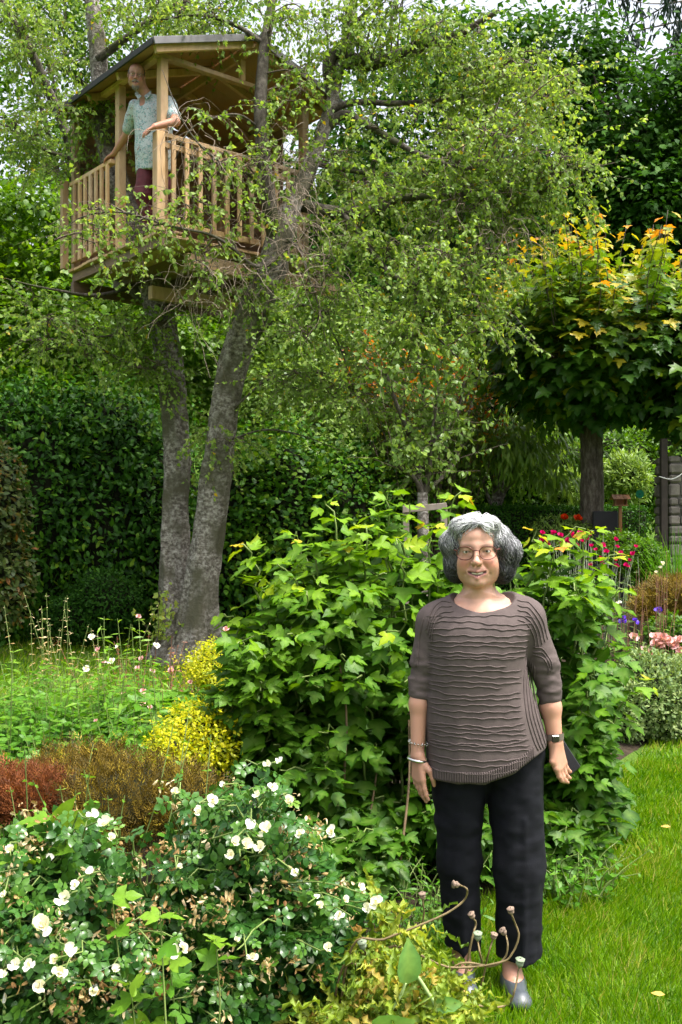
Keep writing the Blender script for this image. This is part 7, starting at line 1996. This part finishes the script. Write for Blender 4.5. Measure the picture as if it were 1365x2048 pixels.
# receding hair and beard grown from the head's own shape
def fur(name, mat, prims, cut, seed, tint, ln, n, out_n, dirs):
    hv2 = Vol(HM.o - 0.18, HM.o + 0.18, 0.004)
    for p_1, k1 in prims: hv2.u(p_1, k1)
    for p_1, k1 in cut: hv2.s_(p_1, k1)
    V2, F2 = hv2.mesh()
    rg = np.random.default_rng(seed)
    o = MB().add(put(V2, MO), F2, np.clip(tint - 0.1 + 0.1 * rg.standard_normal(len(V2)), 0, 1)).build(name, mat, man)
    S0 = V2[rg.integers(0, len(V2), n)]
    d = nrm(S0 - HM.o) * out_n + dirs + 0.5 * rand_dirs(n, rg)
    P = np.stack([S0 - nrm(d) * 0.003, S0 + nrm(d) * ln * 0.5, S0 + nrm(d + dirs) * ln], 1)
    mb = MB(); tubes(mb, put(P, MO), 0.0012, 0.0004, 3, np.clip(tint + 0.2 * rg.standard_normal(n), 0, 1)); mb.build(name + '_strands', mat, o, kind='stuff')
fur('hair', M_HAIR, [(HM.e((0, 0.022, 0.022), (0.0785, 0.094, 0.082)), 0.01)], [(HM.e((0, -0.065, 0.035), (0.085, 0.095, 0.105)), 0.01), (HM.e((0, -0.05, -0.10), (0.09, 0.11, 0.085)), 0.01)], 321, 0.30, 0.012, 700, 0.5, np.array((0, 0.3, -0.6)))
M_BEARD = plain_mat('beard_hair', (0.27, 0.235, 0.20), 0.8, noise=(90, 0.45))
fur('beard', M_BEARD, [(HM.e((0, -0.054, -0.104), (0.036, 0.038, 0.028)), 0.01), (HM.e((0, -0.062, -0.120), (0.026, 0.028, 0.024)), 0.015), (HM.c((-0.030, -0.082, -0.066), (0, -0.096, -0.057), 0.006, 0.007), 0.008), (HM.c((0.030, -0.082, -0.066), (0, -0.096, -0.057), 0.006, 0.007), 0.008)], [(HM.e((0, -0.10, -0.075), (0.022, 0.02, 0.007)), 0.004)], 322, 0.68, 0.011, 700, 0.4, np.array((0, -0.2, -0.8)))
# shirt
m, nt, out = new_mat('patterned_shirt')
tc = nd(nt, 'ShaderNodeTexCoord'); vo = nd(nt, 'ShaderNodeTexVoronoi'); vo.inputs['Scale'].default_value = 75; vo.inputs['Randomness'].default_value = 1
nz = nd(nt, 'ShaderNodeTexNoise'); nz.inputs['Scale'].default_value = 22; nz.inputs['Detail'].default_value = 4
mxv = nd(nt, 'ShaderNodeMixRGB'); mxv.inputs[0].default_value = 0.12
nt.links.new(tc.outputs['Object'], mxv.inputs[1]); nt.links.new(nz.outputs['Color'], mxv.inputs[2]); nt.links.new(mxv.outputs[0], vo.inputs['Vector']); nt.links.new(tc.outputs['Object'], nz.inputs['Vector'])
sepc = nd(nt, 'ShaderNodeSeparateColor'); nt.links.new(vo.outputs['Color'], sepc.inputs[0])
r_ = ramp(nt, [(0.0, (0.46, 0.51, 0.51)), (0.36, (0.14, 0.28, 0.28)), (0.48, (0.40, 0.46, 0.47)), (0.66, (0.24, 0.34, 0.35)), (0.78, (0.24, 0.16, 0.14)), (0.84, (0.44, 0.50, 0.50)), (0.95, (0.16, 0.30, 0.28))], 'CONSTANT')
nt.links.new(sepc.outputs[0], r_.inputs[0])
p_ = nd(nt, 'ShaderNodeBsdfPrincipled'); p_.inputs['Roughness'].default_value = 0.8; nt.links.new(r_.outputs[0], p_.inputs['Base Color']); nt.links.new(p_.outputs[0], out.inputs[0])
M_SHIRT = m
sv = Vol((-0.36, -0.36, 0.72), (0.42, 0.34, 1.58), 0.0085)
sv.u(loft([(0.72, 0.05, 0.200, 0.03, 0.155), (0.95, 0.045, 0.198, 0.02, 0.165), (1.15, 0.04, 0.195, 0.01, 0.155), (1.33, 0.03, 0.195, 0.0, 0.14), (1.43, 0.02, 0.170, 0.0, 0.105), (1.50, 0.005, 0.10, -0.02, 0.085)], 2.2), 0.03)
for (a, b, f) in ((SHR, ELR, 0.80), (SHL, ELL, 0.72)):
    a = np.array(a); b = np.array(b); sv.u(cone(a, a + (b - a) * f, 0.070, 0.072), 0.03)
sv.s_(cone((-0.06, -0.10, 1.40), (-0.11, -0.16, 1.66), 0.030, 0.075), 0.006); sv.s_(cone((-0.045, -0.16, 1.30), (-0.07, -0.14, 1.45), 0.006, 0.040), 0.01)
sv.s_(cone((-0.03, -0.25, 0.70), (-0.035, -0.12, 0.86), 0.030, 0.006), 0.005)
V, F = sv.mesh(); V = smooth_folds(V, F, 0.006, 11, 25, (1, 1, 0.6))
shirt = MB().add(put(V, MO), F).build('shirt', M_SHIRT, man)
mb = MB()
for s in (-1, 1):
    c0 = np.array((-0.045, -0.115, 1.455)); P = [c0 + (s * 0.075, 0.03, 0.075), c0 + (s * 0.085, 0.00, 0.03), c0 + (s * 0.045, -0.035, -0.035), c0 + (s * 0.012, -0.005, 0.005)]
    Vc = np.array(P + [p_ + np.array((0, -0.006, 0.002)) for p_ in P]); mb.add(put(Vc, MO), [np.array([(0, 1, 2, 3), (7, 6, 5, 4), (0, 4, 5, 1), (1, 5, 6, 2), (2, 6, 7, 3), (3, 7, 4, 0)])])
mb.build('collar', M_SHIRT, shirt, smooth=False, kind='stuff')
M_DRED = plain_mat('dark_red_cotton', (0.085, 0.010, 0.016), 0.8, noise=(20, 0.3), bump=0.2, bscale=120)
tv_ = Vol((-0.22, -0.26, 0.06), (0.32, 0.24, 0.95), 0.009)
tv_.u(ell((0.045, 0.035, 0.84), (0.175, 0.135, 0.14)), 0.03)
for (hx, kx, ky, fx, fy_) in ((-0.03, -0.06, -0.06, 0.02, 0.02), (0.12, 0.16, -0.02, 0.17, 0.06)):
    tv_.u(cone((hx, 0.03, 0.82), (kx, ky, 0.46), 0.108, 0.082), 0.03); tv_.u(cone((kx, ky, 0.46), (fx, fy_, 0.07), 0.080, 0.062), 0.03)
tv_.i((lambda x, y, z: 0.075 - z + 0 * x + 0 * y, (-1,) * 3, (1,) * 3), 0.003)
V, F = tv_.mesh(); V = smooth_folds(V, F, 0.008, 12, 35, (1, 1, 0.8)); MB().add(put(V, MO), F).build('trousers', M_DRED, man)
for (fx, fy_) in ((0.02, 0.02), (0.17, 0.06)):
    sh = Vol((fx - 0.14, fy_ - 0.25, -0.01), (fx + 0.09, fy_ + 0.11, 0.13), 0.005)
    sh.u(ell((fx, fy_ + 0.01, 0.05), (0.05, 0.07, 0.05)), 0.01); sh.u(cone((fx, fy_ - 0.02, 0.045), (fx - 0.052, fy_ - 0.15, 0.036), 0.052, 0.042), 0.02); sh.i((lambda x, y, z: 0.001 - z + 0 * x + 0 * y, (-1,) * 3, (1,) * 3), 0.003)
    V, F = sh.mesh(); MB().add(put(V, MO), F).build('shoe', plain_mat('brown_leather_%d' % int(fx * 100), (0.07, 0.035, 0.018), 0.5, noise=(30, 0.3)), man)
